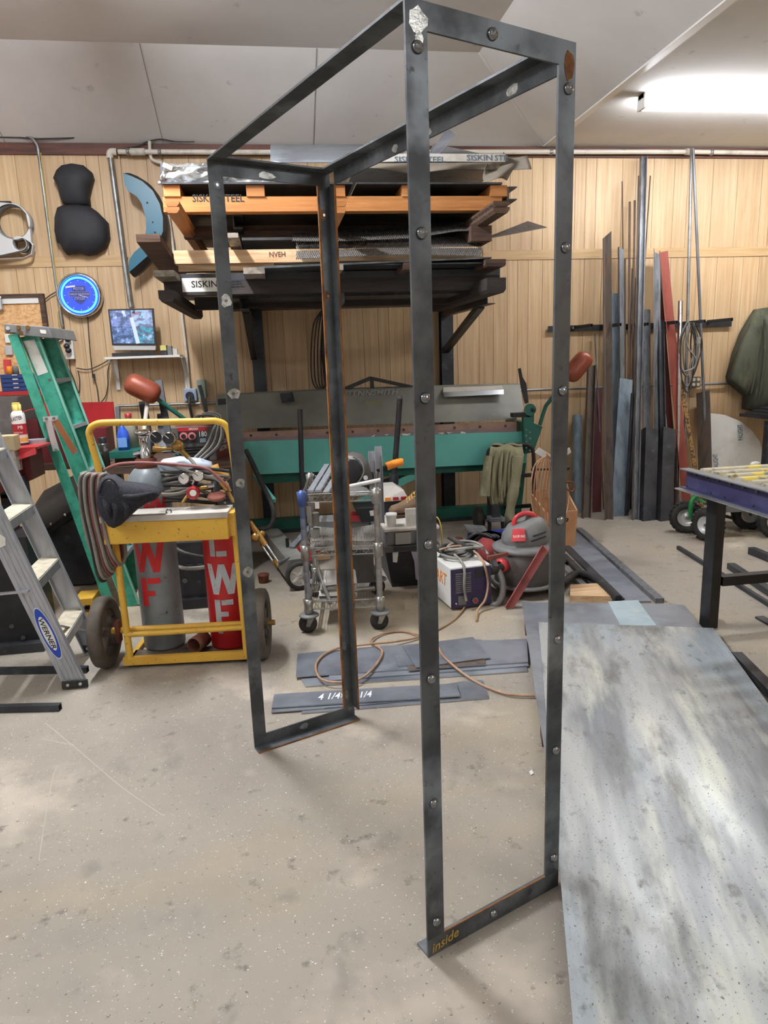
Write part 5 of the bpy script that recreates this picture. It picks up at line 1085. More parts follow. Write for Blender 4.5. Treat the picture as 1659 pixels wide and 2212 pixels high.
def screen(name, label, x0, x1, y0, y1, z, curl_):
    mb = MB(); nx, ny = 26, 16
    def P(i, j):
        u, v = i/nx, j/ny; return (x0+(x1-x0)*u, y0+(y1-y0)*v, z+curl_*(math.sin(u*5+v*2)*.3+.4)*(.5+abs(u-.5)))
    for j in range(ny+1):
        mb.tube([P(i, j) for i in range(nx+1)], .0026, 4, caps=False)
    for i in range(nx+1): mb.tube([P(i, j) for j in range(ny+1)], .0026, 4, caps=False)
    return loose(name, label, mb, m_meshbright, 'mesh')
screen('wire_mesh', 'folded bright wire mesh lying on top in the cart middle shelf', .03, .39, .02, .33, zm+.055, .03)
screen('wire_mesh', 'bright wire mesh underneath on the cart middle shelf', .02, .37, .01, .3, zm+.012, .012)
# bottom shelf
for k in range(4):
    loose('work_pad', 'crumpled grey work pad on the bottom cart shelf, %s of the pile' % ('lowest', 'second', 'third', 'top')[k], pillow(MB(), [(.04+.01*k, .10, zl+.03*k), (.15, .08+.01*k, zl+.03*k), (.27, .12, zl+.03*k), (.26, .34, zl+.03*k), (.15, .38-.02*k, zl+.03*k), (.05, .32, zl+.03*k)], .034, nrm=(0, 0, 1), flat=.6), m_offwhite if k % 2 else m_concgrey, 'pad')
loose('bent_tube', 'bent grey tube lying on the bottom cart shelf', MB().tube(curve([(.12, .02, zl+.01), (.05, .2, zl+.16), (.04, .33, zl+.2), (.12, .4, zl+.21), (.22, .4, zl+.19)], 6), .011, 8), m_concgrey, 'pipe')
loose('short_pipe', 'short perforated grey pipe at the right of the bottom shelf', MB().tube([(.2, .12, zl+.05), (.37, .14, zl+.05)], .014, 10), m_wire, 'pipe')
loose('wood_mallet', 'wooden mallet head under the middle cart shelf', MB().cyl((.06, .05, .42), (.13, .06, .42), .02, 12), m_pale_pine, 'mallet')
loose('dark_box', 'dark grey ribbed box at the back of the bottom cart shelf', MB().bx((.24, .4, zl), (.37, .56, zl+.17)), m_dustplastic, 'box')
# orange handled saw
t = T('hand_saw', 'hand saw with an orange grip sticking out right of the wire cart', 'saw', at(850, 1010, 4.35))
MB().tube(curve([at(835, 1008, 4.3), at(848, 1003, 4.3), at(862, 999, 4.3), at(871, 998, 4.3)], 4), [.026]*4+[.024, .027, .024, .027, .024, .026, .025, .024, .02], 10).build('grip', m_orange, t, w=True)
MB().bar(at(838, 1007, 4.3), at(800, 1022, 4.25), .03, .02).build('neck', m_dkplastic, t, w=True)
MB().bar(at(802, 1021, 4.25), at(742, 1040, 4.22), .05, .003, (0, 1, 0)).build('blade', m_stock, t, w=True)
# ---------------------------------------------------------------- grey tool chest with things on it
gb = T('tool_chest', 'dusty grey plastic tool chest on a black bin right of the wire cart', 'tool chest', (.84, 4.6, .27))
zc = at(880, 1139, 4.3).z; x0, x1 = at(833, 1150, 4.3).x, at(945, 1150, 4.3).x; z0 = at(880, 1178, 4.3).z
MB().prism([(x0, 4.32, z0), (x1, 4.32, z0), (x1-.005, 4.30, zc-.02), (x0+.005, 4.30, zc-.02)], (0, .6, 0)).build('body', m_greyplastic, gb, w=True, bevel=.008)
MB().bx((x0-.01, 4.28, zc-.02), (x1+.01, 4.92, zc)).build('lid', m_dustlid, gb, w=True, bevel=.006)
for k in range(2): MB().bx((x0+.06+k*.14, 4.29, z0+.012), (x0+.16+k*.14, 4.31, zc-.03)).build('latch_panel', m_concgrey, gb, w=True)
zb_ = at(880, 1190, 4.3).z
MB().bx((x0-.01, 4.29, zb_), (x1+.01, 4.9, z0)).build('base_tray', m_dustplastic, gb, w=True)
MB().bx((x0+.05, 4.28, zb_+.008), (x0+.23, 4.29, z0-.006)).build('handle', m_dkplastic, gb, w=True)
bb = T('storage_bin', 'black storage bin with labels under the grey tool chest', 'bin', (.84, 4.6, 0))
MB().prism([(x0+.04, 4.36, 0), (x1-.02, 4.36, 0), (x1+.005, 4.32, zb_), (x0-.005, 4.32, zb_)], (0, .52, 0)).build('tub', m_dkplastic, bb, w=True)
p = [at(847, 1190, 4.33), at(860, 1190, 4.33), at(857, 1214, 4.34), at(848, 1213, 4.34)]; MB().prism([q-V((0, .012, 0)) for q in p], (0, -.002, 0)).build('paper_label', m_label_white, bb, w=True)
p = [at(887, 1190, 4.33), at(905, 1190, 4.33), at(905, 1252, 4.355), at(897, 1250, 4.355), at(894, 1212, 4.34)]; MB().prism([q-V((0, .014, 0)) for q in p], (0, -.002, 0)).build('printed_label', mat('violet printed label', (190, 176, 196), .5, 0, [((220, 216, 214), 14, I3, .5, .6), ((206, 120, 110), 10, I3, .66, .7)]), bb, w=True)
t = T('paper_cup', 'white printed tub standing on the grey tool chest', 'cup', (at(846, 1136, 4.36).x, 4.36, zc))
MB().lathe([(0, 0), (.028, 0), (.034, .075), (.036, .078)], (0, 0, 0), (0, 0, 1), 20).build('cup', m_label_white, t)
MB().lathe([(.037, .074), (.037, .086), (.0, .087)], (0, 0, 0), (0, 0, 1), 20).build('lid', m_white, t)
t = T('parts_organizer', 'clear plastic organizer box standing on the grey tool chest', 'box', (at(892, 1134, 4.34).x, 4.34, zc))
MB().bx((-.045, -.015, 0), (.06, .025, .11)).build('case', mat('milky plastic', (214, 210, 198), .3), t)
for k in range(6): MB().bx((-.04+k*.017, -.018, .012), (-.028+k*.017, -.015, .078)).build('compartment', m_offwhite, t)
def boot(name, label, o, rz, tall):
    t = T(name, label, 'boot', o, rz)
    sec = [(-.135, .045, .038, .012), (-.12, .062, .046, .02), (-.07, .075, .05, .04), (-.02, .1, .046, .06), (.03, .13, .042, .09), (.09, .13, .042, .1), (.12, .12, .036, .1)]
    mb = MB(); n = 12; P = []
    for x, h_, w_, _ in sec: P += [(x, w_*math.cos(2*math.pi*k/n), .02+h_/2+h_/2*math.sin(2*math.pi*k/n)) for k in range(n)]
    F = [tuple(range(n)), tuple(range((len(sec)-1)*n, len(sec)*n))]+[(i*n+k, i*n+(k+1) % n, (i+1)*n+(k+1) % n, (i+1)*n+k) for i in range(len(sec)-1) for k in range(n)]
    mb.add(P, F, True); mb.build('upper', m_leather if not tall else m_rustbrown, t)
    MB().tube([(.065, 0, .1), (.075, 0, .15), (.07, 0, tall or .165)], [.05, .05, .052], 12, caps=False).build('shaft', m_leather if not tall else m_rustbrown, t)
    MB().prism([(-.145, -.03, 0), (-.12, -.048, 0), (.03, -.044, 0), (.125, -.038, 0), (.13, .038, 0), (.03, .044, 0), (-.12, .048, 0), (-.145, .03, 0)], (0, 0, .024)).build('sole', m_oldwood, t)
    if tall:
        for k in range(7): MB().tube([(-.0, -.03, .12+.028*k), (.02, -.052, .125+.028*k), (.06, -.056, .12+.028*k)], .004, 5).build('lace', m_oldwood, t)
    else:
        for k in range(5): MB().tube([(-.02+.018*k, -.035, .10+.012*k), (-.015+.018*k, 0, .123+.012*k), (-.02+.018*k, .035, .10+.012*k)], .0045, 5).build('lace', m_yellow, t)
        MB().tube(curve([(.05, -.02, .17), (.06, -.06, .13), (.09, -.075, .05), (.12, -.07, .0)], 5), .0045, 5).build('lace', m_yellow, t)
    return t
boot('work_boot', 'worn brown work boot with yellow laces on the tool chest', (at(885, 1112, 4.6).x, 4.62, zc), .12, 0)
boot('tall_boot', 'tall rust brown laced boot behind the yellow laced boot', (at(898, 1060, 4.82).x+.02, 4.82, zc), .3, .33)
t = T('parts_case', 'dusty black parts case with orange stripe behind the paper cup', 'tool box', (at(852, 1108, 4.75).x, 4.78, zc))
a, b = at(826, 1110, 4.7), at(884, 1110, 4.7)
MB().bx((a.x, 4.7, zc), (b.x-.03, 4.89, at(850, 1082, 4.7).z)).build('body', m_dkplastic, t, w=True)
z1, z2 = at(850, 1082, 4.7).z, at(850, 1052, 4.7).z
MB().prism([(a.x-.01, 4.69, z1), (b.x, 4.69, z1), (b.x-.03, 4.72, z2-.03), (b.x-.08, 4.76, z2), (a.x, 4.76, z2)], (0, .14, 0)).build('lid', m_dustlid, t, w=True)
for k in range(3): MB().bx((a.x+.02+k*.055, 4.685, z1+.006), (a.x+.06+k*.055, 4.69, z1+.028)).build('latch', m_orange if k == 0 else m_redpaint, t, w=True)
MB().tube(curve([V((x1-.02, 4.5, zc)), V((x1+.03, 4.45, zc+.02)), V((x1+.05, 4.4, zc-.06)), V((x1+.05, 4.38, .1)), V((x1+.06, 4.36, .01))], 5), .004, 6).build('cord', m_yelchalk, None, label='thin yellow cord hanging over the right end of the tool chest', cat='cord')
# ---------------------------------------------------------------- purple and white inverter welder
pc = T('inverter_machine', 'purple and white inverter machine on the floor with cables on top', 'welder', (fl(973, 1320).x, fl(973, 1320).y, 0), math.radians(7.5))
PW, PH, PD = .262, .262, .42
MB().bx((.004, .004, .012), (PW-.004, PD, PH)).build('case', m_white, pc, bevel=.008)
MB().bx((.006, -.002, .012), (PW-.002, .006, PH-.012)).build('front_panel', m_purple, pc)
for x in (.03, PW-.03):
    for y in (.04, PD-.05): MB().cyl((x, y, 0), (x, y, .014), .014, 10).build('foot', m_rubber, pc)
for k in range(10): MB().bx((.035, -.005, .105+k*.0125), (.132, -.002, .112+k*.0125)).build('vent_slot', m_greyplastic, pc)
MB().bx((.155, -.004, .185), (.225, -.002, .24)).build('rating_plate', m_dkplastic, pc)
MB().bx((.05, -.004, .03), (.1, -.002, .085)).build('rating_plate', m_greyplastic, pc)
MB().cyl((.155, -.002, .048), (.155, -.014, .048), .02, 6).build('connector', m_stock, pc); MB().cyl((.155, -.014, .048), (.155, -.018, .048), .011, 12).build('connector_core', m_redpaint, pc)
MB().ball((.035, -.004, .04), .01, 8).build('screw', m_bolt, pc)
PM_ = XF[pc.name]
stamp('SMART', PM_ @ V((.0035, .36, .13)), PM_.to_3x3() @ V((0, -1, 0)), (0, 0, 1), .075, m_orange, pc, width=.30, shear=.15)
t = T('welding_cables', 'heap of grey welding cables coiled on the purple machine', 'cable', PM_ @ V((.13, .2, PH)), math.radians(7.5))
rd = random.Random(12)
for k in range(6):
    cx, cy = rd.uniform(-.03, .05), rd.uniform(-.02, .06); r0 = rd.uniform(.06, .1)
    MB().tube(curve([(cx+r0*math.cos(a_)*1.2, cy+r0*math.sin(a_)*.9, .012+.012*k+.01*math.sin(a_*2+k)) for a_ in [i*.785 for i in range(8)]], 4, True), .0085, 7, True).build('loop', m_graycable if k % 2 else m_cable, t)
MB().tube([(-.05, .02, .13), (.07, -.1, .05)], [.014, .018], 10).build('torch_handle', m_rubber, t)
MB().tube(curve([(-.12, .0, .06), (-.02, -.04, .085), (.05, -.08, .07), (.08, -.17, .03), (.09, -.215, -.03), (.10, -.225, -.12), (.07, -.25, -.2), (.0, -.3, -.24), (-.06, -.42, -.255)], 6), .007, 7).build('hanging_lead', m_tancable, t)
MB().tube(curve([(-.06, -.1, .05), (-.05, -.18, .03), (-.045, -.216, -.02), (-.05, -.222, -.12), (-.04, -.23, -.2)], 6), .008, 7).build('hanging_lead', m_graycable, t)
MB().tube(curve([(.05, .05, .06), (.12, .03, .06), (.16, -.04, .04), (.15, -.12, .03)], 5), .008, 7).build('lead', m_graycable, t)
MB().bar((.13, -.15, .02), (.26, -.16, .035), .025, .02).build('electrode_holder', m_rustbrown, t)
MB().ball((-.12, .05, .06), .025, 8).build('ground_clamp', m_greyplastic, t)
# red bag and straps
t = T('tool_bag', 'red canvas tool bag behind the purple machine', 'bag', fl(1065, 1225))
o_ = fl(1062, 1222)
pillow(MB(), wp([(1037, 1180), (1052, 1168), (1072, 1172), (1076, 1205), (1070, 1218), (1045, 1214), (1034, 1205)], 4.45), .1, back=.1, flat=.3).build('body', m_redcloth, t, w=True)
pillow(MB(), wp([(1015, 1180), (1040, 1178), (1042, 1212), (1018, 1210)], 4.55), .06, back=.06, flat=.4).build('side_pocket', m_cloth, t, w=True)
t = T('strap_harness', 'black strap harness heaped on the floor behind the red bag', 'harness', fl(1050, 1175))
pillow(MB(), wp([(1004, 1168), (1030, 1158), (1060, 1152), (1085, 1158), (1095, 1172), (1070, 1178), (1030, 1177)], 4.75), .05, back=.08, flat=.1, nrm=(0, 0, 1)).build('webbing', m_cloth, t, w=True)
for k in range(3): MB().tube(curve([at(1006+k*20, 1168, 4.65), at(1030+k*18, 1152+k*2, 4.62), at(1062+k*8, 1162, 4.6)], 5), .012, 6).build('strap', m_dkplastic, t, w=True)
# ---------------------------------------------------------------- shop vacuum
vx, vy = 1.47, 4.08
vc = T('shop_vacuum', 'grey and red shop vacuum on casters right of the purple machine', 'vacuum', (vx, vy, 0))
VR = .185
MB().lathe([(0, .06), (VR*.9, .06), (VR*.98, .075), (VR, .2), (VR, .28), (VR*.96, .285)], (0, 0, 0), (0, 0, 1), 36).build('drum', m_dustplastic, vc)
MB().lathe([(VR*.98, .275), (VR*1.05, .28), (VR*1.06, .30), (VR*.9, .315), (VR*.55, .325), (0, .325)], (0, 0, 0), (0, 0, 1), 36).build('lid', m_greyplastic, vc)
def head(u, v):
    a_ = u*2*math.pi; prof_ = [(.135, .32), (.14, .345), (.13, .40), (.105, .445), (.06, .468), (.0, .472)]
    i = min(int(v*5), 4); f_ = v*5-i; r = prof_[i][0]*(1-f_)+prof_[i+1][0]*f_; z = prof_[i][1]*(1-f_)+prof_[i+1][1]*f_
    return (r*1.1*math.cos(a_)+.01, r*.9*math.sin(a_), z-.03*math.cos(a_)*(-1)*(v > .3)*.6)
MB().grid(head, 32, 10).build('motor_head', m_greyplastic, vc)
MB().tube(curve([(-.07, -.02, .42), (-.065, -.02, .475), (-.02, -.02, .505), (.04, -.02, .5), (.075, -.02, .46), (.08, -.02, .42)], 5), [.016]*26, 8).build('carry_handle', m_redplastic, vc)
MB().prism([(-.115, -.105, .355), (-.035, -.135, .36), (-.03, -.1, .43), (-.095, -.075, .425)], (-.008, -.012, .006)).build('switch_panel', m_redplastic, vc)
stamp('SHOP-VAC', V((vx-.112, vy-.126, .385)), (.935, -.30, .05), (-.15, .3, .9), .016, m_label_white, vc, width=.075, ext=.012)
for k in range(2): MB().tube([(.0+.01*k, -.137, .36+.03*k), (.1, -.105-.004*k, .375+.03*k)], .006, 6).build('vent', m_dkplastic, vc)
MB().lathe([(.03, 0), (.045, 0), (.045, .04), (.03, .045)], (-VR*.86, -.09, .21), (-.8, -.55, 0), 18).build('hose_port', m_redplastic, vc)
MB().tube(curve([(-VR*.9, -.11, .21), (-VR*1.25, -.16, .205), (-VR*1.5, -.17, .2)], 4), .024, 12).build('hose_cuff', m_rubber, vc)
for a_ in (.6, 2.5, 4.2, 5.6):
    p = V((VR*.95*math.cos(a_), VR*.95*math.sin(a_), 0)); MB().ball((p.x, p.y, .03), .03, 10, (1, .6, 1)).build('caster', m_dkplastic, vc); MB().bx((p.x-.02, p.y-.02, .045), (p.x+.02, p.y+.02, .075)).build('caster_mount', m_dkplastic, vc)
MB().lathe([(VR*.95, .06), (VR*1.12, .062), (VR*1.12, .075), (VR*.98, .08)], (0, 0, 0), (0, 0, 1), 36).build('base_rim', m_greyplastic, vc)
def corr(pts, r, name, label, m_=m_rubber, per=2):
    c = curve(pts, 14); mb = MB(); mb.tube(c, [r*(1.12 if i % per else .9) for i in range(len(c))], 12); return mb.build(name, m_, None, label=label, cat='hose')
corr([at(1063, 1208, 3.95), at(1072, 1225, 3.93), at(1084, 1250, 3.9), at(1086, 1280, 3.88), at(1076, 1303, 3.86), at(1063, 1305, 3.88), at(1061, 1290, 3.95)], .019, 'vacuum_hose', 'ribbed grey vacuum hose curving down beside the purple machine', m_greyplastic)
corr([fl(1215, 1262, .05), fl(1245, 1240, .05), fl(1285, 1248, .05), fl(1310, 1268, .05), fl(1336, 1294, .05)], .024, 'vacuum_hose', 'black ribbed hose lying over the steel lengths on the floor', m_rubber)
a, b = at(1172, 1178, 3.82), fl(1092, 1312)
MB().prof(b+V((0, 0, .004)), a, angle(.045, .006), (0, -1, .3), .4).build('angle_bar', mat('red worn bar', (170, 92, 88), .5, .3, [((120, 70, 66), 6, I3, .5, .7), ((190, 180, 174), 8, I3, .62, .72)]), None, label='worn red angle bar leaning against the shop vacuum', cat='metal bar')
# ---------------------------------------------------------------- cord reel stand and cardboard box
cs = T('cord_stand', 'steel stand with copper coloured cord hung over it behind the frame', 'stand', (1.78, 4.5, 0))
cx_, cy_ = at(1197, 1000, 4.5).x, 4.5
MB().cyl((cx_, cy_, .0), (cx_, cy_, .84), .014, 10).build('column', m_black, cs, w=True)
for s, px in ((-1, ((1196, 995), (1160, 972))), (1, ((1200, 995), (1232, 972)))):
    a, b = at(*px[0], 4.5), at(*px[1], 4.5); MB().bar(a, b, .045, .004, (0, 1, .6)).build('cradle_arm', m_white, cs, w=True)
for s, px in ((-1, ((1196, 1014), (1152, 1014))), (1, ((1198, 1012), (1226, 1011)))):
    a, b = at(*px[0], 4.5), at(*px[1], 4.5); MB().tube([a, b], .007, 8).build('peg', m_black, cs, w=True); MB().ball(b, .017, 10).build('peg_knob', m_black, cs, w=True)
for a_ in range(3): MB().bar((cx_, cy_, .02), (cx_+.2*math.cos(a_*2.09+.4), cy_+.2*math.sin(a_*2.09+.4), .01), .03, .02).build('base_leg', m_black, cs, w=True)
t = T('cord_hank', 'hank of copper coloured cord hanging on the stand', 'cord', (cx_, cy_-.06, .3))
rd = random.Random(2)
for k in range(7):
    xl = 1147+k*6.5; xr = 1218+rd.uniform(-4, 10); yb = 1120+rd.uniform(0, 75); Y = 4.36+.012*k
    MB().tube(curve([at(1180, 985-k, Y), at(xl+8, 1005, Y), at(xl, 1060, Y), at(xl+6, 1110, Y), at(1178+k*2, yb+6, Y), at(xr-6, 1115, Y), at(xr, 1060, Y), at(1208, 1000, Y), at(1195, 986, Y)], 5), .0048, 6).build('loop', m_copper if k % 3 else m_tancable, t, w=True)
MB().tube(curve([at(1178, 1120, 4.33), at(1196, 1180, 4.3), at(1215, 1215, 4.28), at(1216, 1250, 4.2), at(1214, 1275, 4.12)], 6), .0062, 6).build('loose_end', m_tancable, t, w=True)
MB().tube(curve([at(1218, 1050, 4.35), at(1234, 1062, 4.35), at(1242, 1052, 4.35), at(1236, 1041, 4.35), at(1222, 1042, 4.35)], 5), .006, 6).build('tied_loop', m_rustbrown, t, w=True)
MB().tube(curve([at(1214, 1122, 4.35), at(1226, 1120, 4.34), at(1224, 1126, 4.35), at(1214, 1125, 4.35)], 4), .005, 6).build('wire_tie', m_black, t, w=True)
bxo = T('cardboard_box', 'open cardboard box standing behind the cord stand', 'box', (2.05, 5.1, 0))
a, b = fl(1190, 1190), fl(1246, 1188); bxr = V((b.x, 4.95, 0)); bxl = V((a.x, 4.95, 0)); zt1 = at(1230, 1104, 4.95).z; zt2 = at(1230, 1062, 5.25).z
MB().prism([(bxl.x, 4.95, 0), (bxr.x, 4.95, 0), (bxr.x+.02, 4.95, zt1), (bxl.x-.02, 4.95, zt1)], (0, .012, 0)).build('front', m_cardboard, bxo, w=True)
MB().prism([(bxl.x, 5.24, 0), (bxr.x+.03, 5.24, 0), (bxr.x+.04, 5.24, zt2+.03), (bxl.x, 5.24, zt2+.03)], (0, .012, 0)).build('back', m_cardboard, bxo, w=True)
MB().prism([(bxr.x, 4.95, 0), (bxr.x+.03, 5.25, 0), (bxr.x+.05, 5.25, zt2+.03), (bxr.x+.02, 4.95, zt1)], (.012, 0, 0)).build('side', m_cardboard, bxo, w=True)
MB().prism([(bxl.x, 4.95, 0), (bxl.x, 5.25, 0), (bxl.x-.02, 5.25, zt2), (bxl.x-.02, 4.95, zt1)], (-.012, 0, 0)).build('side', m_cardboard, bxo, w=True)
MB().prism([(bxr.x-.16, 5.23, zt2-.03), (bxr.x+.05, 5.23, zt2-.03), (bxr.x+.06, 5.2, zt2+.045), (bxr.x-.16, 5.2, zt2+.045)], (0, -.012, 0)).build('flap', m_pale_pine, bxo, w=True)
# ---------------------------------------------------------------- welding gas cart at the left
CF = fl(275, 1444); CG = fl(535, 1430); cang = math.atan2(CG.y-CF.y, CG.x-CF.x); CL = (CG-CF).length
gcx = T('gas_cart', 'chipped yellow gas cylinder cart with large dark wheels', 'cart', (CF.x, CF.y, 0), cang)
def L2(p): return XF[gcx.name] @ V(p)
def loc(p): return XF[gcx.name].inverted() @ V(p)
CW = CL+.0
# base: front bar and floor plate
MB().bx((-.012, -.012, .02), (CW+.012, .012, .062)).build('base_bar', m_yellow, gcx)
MB().bx((0, .0, .02), (CW, .16, .03)).build('base_plate', m_rustbar, gcx)
for X in (.0, CW): MB().bx((X-.012, .0, .02), (X+.012, .40, .03)).build('base_runner', m_yellow, gcx)
# uprights, axle bar, handle
tz = at(360, 1166, 3.4).z; tz2 = at(360, 1112, 3.4).z
for X in (.02, CW-.0):
    mb = MB().tube([(X, 0, .05), (X-.012, .02, tz+.02)], .017, 10); mb.build('front_upright', m_yellow, gcx)
MB().tube([(-.07, .05, .185), (CW+.09, .05, .185)], .017, 10).build('axle', m_yellow, gcx)
MB().prism([(-.045, .02, .13), (-.045, .06, .13), (-.045, .06, .24), (-.045, .02, .24)], (.02, 0, 0)).build('axle_plate', m_rustbrown, gcx)
MB().tube([(.005, .0, .178), (CW+.01, .0, .185)], .0135, 10).build('cross_bar', m_yellow, gcx)
for X in (.05, CW-.05): MB().tube([(X, .36, .05), (X-.0, .33, tz+.02)], .013, 8).build('rear_upright', m_yellow, gcx)
hl = [loc(at(x, y, 3.62)) for x, y in ((228, 1085), (212, 1010), (197, 955), (193, 932), (205, 918), (235, 913), (340, 912), (440, 910), (468, 910), (488, 920), (498, 950), (507, 1010), (513, 1070))]
MB().tube(curve(hl, 5), .017, 10).build('handle', m_yellow, gcx)
# tray with lid
c0, c1 = loc(at(223, 1166, 3.38)), loc(at(497, 1158, 3.36)); tx0, tx1 = c0.x, c1.x
MB().bx((tx0, c0.y, tz), (tx1, c0.y+.15, tz2-.015)).build('tray', m_yellow, gcx, bevel=.004)
MB().bx((tx1, c0.y+.02, tz+.01), (tx1+.03, c0.y+.15, tz2)).build('tray_end', m_yellow, gcx)
MB().bx((tx0-.004, c0.y-.008, tz2-.015), (tx1+.004, c0.y+.165, tz2+.012)).build('lid', m_dustlid, gcx)
MB().torus((tx0+.31, c0.y+.03, tz2+.018), (0, 1, 0), .012, .004, 14, 6).build('lid_ring', m_bolt, gcx)
def wheel(X):
    w_ = MB().lathe([(.125, -.03), (.16, -.034), (.176, -.026), (.18, 0), (.176, .026), (.16, .034), (.125, .03), (.118, .0), (.125, -.03)], (X, .05, .182), (1, 0, 0), 40).build('tyre', mat('dusty brown rubber', (74, 66, 58), .75, 0, [((104, 94, 82), 6, I3, .45, .7)]), gcx)
    MB().lathe([(.118, -.02), (.128, -.022), (.128, .022), (.118, .02)], (X, .05, .182), (1, 0, 0), 40).build('rim', m_rustbar, w_)
    MB().cyl((X-.035, .05, .182), (X+.035, .05, .182), .03, 16).build('hub', m_rustbar, w_)
    for k in range(5):
        a_ = k*1.2566+.3; MB().bar((X, .05+.025*math.cos(a_), .182+.025*math.sin(a_)), (X, .05+.122*math.cos(a_), .182+.122*math.sin(a_)), .018, .034, (1, 0, 0)).build('spoke', m_rustbar, w_)
wheel(-.105); wheel(CW+.075)
MB().cyl((CW+.09, .05, .185), (CW+.145, .05, .185), .014, 12).build('axle_end', m_brass, gcx)
# cylinders
def bottle(name, label, X, Y, r, h, m_, zb=.03):
    o = L2((X, Y, 0)); t = T(name, label, 'gas cylinder', (o.x, o.y, zb))
    MB().lathe([(0, 0), (r*.97, 0), (r, .012), (r, h-.11), (r*.96, h-.075), (r*.84, h-.04), (r*.62, h-.012), (r*.42, h)], (0, 0, 0), (0, 0, 1), 36).build('body', m_, t); return t
gx, gy = .135, .23; gr = .106
g1 = bottle('gas_cylinder', 'tall grey gas cylinder with red stencilled letters on the cart', gx, gy, gr, .95, m_gas_grey)
MB().lathe([(.046, .93), (.054, .935), (.054, .985), (.04, .995)], (0, 0, 0), (0, 0, 1), 20).build('neck_ring', m_rustbrown, g1)
MB().lathe([(.026, .98), (.026, 1.03), (.018, 1.04), (.018, 1.09), (.026, 1.095), (.026, 1.105), (0, 1.11)], (0, 0, 0), (0, 0, 1), 14).build('valve', m_chrome, g1)
MB().lathe([(.012, 1.11), (.04, 1.112), (.044, 1.122), (.038, 1.134), (.0, 1.136)], (0, 0, 0), (0, 0, 1), 18).build('hand_wheel', m_chrome, g1)
MB().tube([(-.0, 0, 1.02), (-.055, -.0, 1.01)], .014, 8).build('safety_plug', m_chrome, g1)
rx = .49; ry = .2
g2 = bottle('gas_cylinder', 'red gas cylinder with grey stencilled letters on the cart', rx, ry, .105, .72, m_gas_red)
MB().lathe([(.035, .70), (.035, .74), (.02, .75), (.02, .80), (0, .81)], (0, 0, 0), (0, 0, 1), 16).build('valve', m_mill_dark, g2)
def stencil(t, r, strokes, m_, ang0, name='stencil_letter'):     # strokes: quads in (arc, height) metres wrapped on the cylinder
    mb = MB()
    for si, (a, b, c, d) in enumerate(strokes):
        P = []; n = 8; rr = r+.0012+.0004*si
        for i in range(n+1):
            f_ = i/n
            for p, q in ((a, d), (b, c)):
                x = p[0]+(q[0]-p[0])*f_; z = p[1]+(q[1]-p[1])*f_; an = ang0+x/r
                P.append((rr*math.sin(an), -rr*math.cos(an), z))
        mb.add(P, [(2*i, 2*i+2, 2*i+3, 2*i+1) for i in range(n)])
    return mb.build(name, m_, t, recalc=False)
def hst(x0, x1, z0, z1): return ((x0, z0), (x0, z1), (x1, z1), (x1, z0))
def Wl(x, z, s):
    k = s*.028; w_ = s*.125; h_ = s*.145; out = []
    for p, q in (((0, h_), (w_*.2, 0)), ((w_*.2, 0), (w_*.48, h_)), ((w_*.48, h_), (w_*.76, 0)), ((w_*.76, 0), (w_, h_))):
        out.append(((x+p[0]-k/2, z+p[1]), (x+p[0]+k/2, z+p[1]), (x+q[0]+k/2, z+q[1]), (x+q[0]-k/2, z+q[1])))
    return out
def Fl(x, z, s): return [hst(x, x+s*.03, z, z+s*.135), hst(x+s*.036, x+s*.092, z+s*.108, z+s*.135), hst(x+s*.03, x+s*.066, z+s*.05, z+s*.075)]
def Ll(x, z, s): return [hst(x, x+s*.028, z, z+s*.145), hst(x+s*.034, x+s*.085, z, z+s*.028)]
stencil(g1, gr, Wl(-.06, .425, 1.12), m_stencil_red, -.3); stencil(g1, gr, Fl(-.045, .245, 1.12), m_stencil_red, -.3)
stencil(g1, gr, [hst(-.05, -.01, .645, .655), hst(-.0, .05, .645, .655)], m_stencil_red, -.15); stencil(g1, gr, Wl(-.05, .70, .9), m_stencil_red, .35)
stencil(g2, .105, Ll(-.06, .5, 1), m_stencil_grey, -.05); stencil(g2, .105, Wl(-.065, .3, 1.1), m_stencil_grey, -.12); stencil(g2, .105, Fl(-.055, .13, 1.05), m_stencil_grey, -.08)
stencil(g2, .105, [hst(-.055, -.027, .09, .15)], m_stencil_grey, -.02, 'stencil_letter')
stencil(g1, gr, [hst(-.07, .03, .80, .86)], m_label_white, .05, 'paper_label'); stencil(g1, gr, [hst(-.095, -.07, .80, .86)], m_yellow, .05, 'paper_label')
# regulators
def gauge(t, c, d, r, m_face, ring=m_chrome):
    MB().lathe([(0, -.022), (r*.9, -.022), (r, -.015), (r, .012), (r*.86, .016)], c, d, 24).build('gauge_case', ring, t, w=True)
    f = MB().cyl(V(c)+V(d).normalized()*.006, V(c)+V(d).normalized()*.013, r*.87, 24).build('gauge_face', m_face, t, w=True)
    sd, u, n = frame(V(d)); MB().bar(V(c)+n*.0145, V(c)+n*.0145+(sd*.6+u*.55)*r, .003, .001, n).build('needle', m_black if m_face is m_gloss else m_white, f, w=True)
RY = 3.62
t = T('argon_regulator', 'brass regulator with two dark gauges on the grey cylinder', 'regulator', at(370, 990, RY))
MB().tube([at(330, 1062-92, RY), at(350, 972, RY)], .016, 10).build('inlet_nut', m_brass, t, w=True)
MB().tube([at(345, 971, RY), at(385, 967, RY)], .010, 10).build('inlet_stem', m_brass, t, w=True)
MB().lathe([(0, -.03), (.024, -.03), (.03, -.01), (.03, .015), (.02, .03), (0, .03)], at(384, 964, RY), (.3, -1, .4), 16).build('body', m_brass, t, w=True)
MB().tube([at(372, 958, RY), at(384, 962, RY)], .01, 8).build('gauge_stem', m_brass, t, w=True); MB().tube([at(356, 950, RY), at(376, 962, RY)], .008, 8).build('gauge_stem', m_brass, t, w=True)
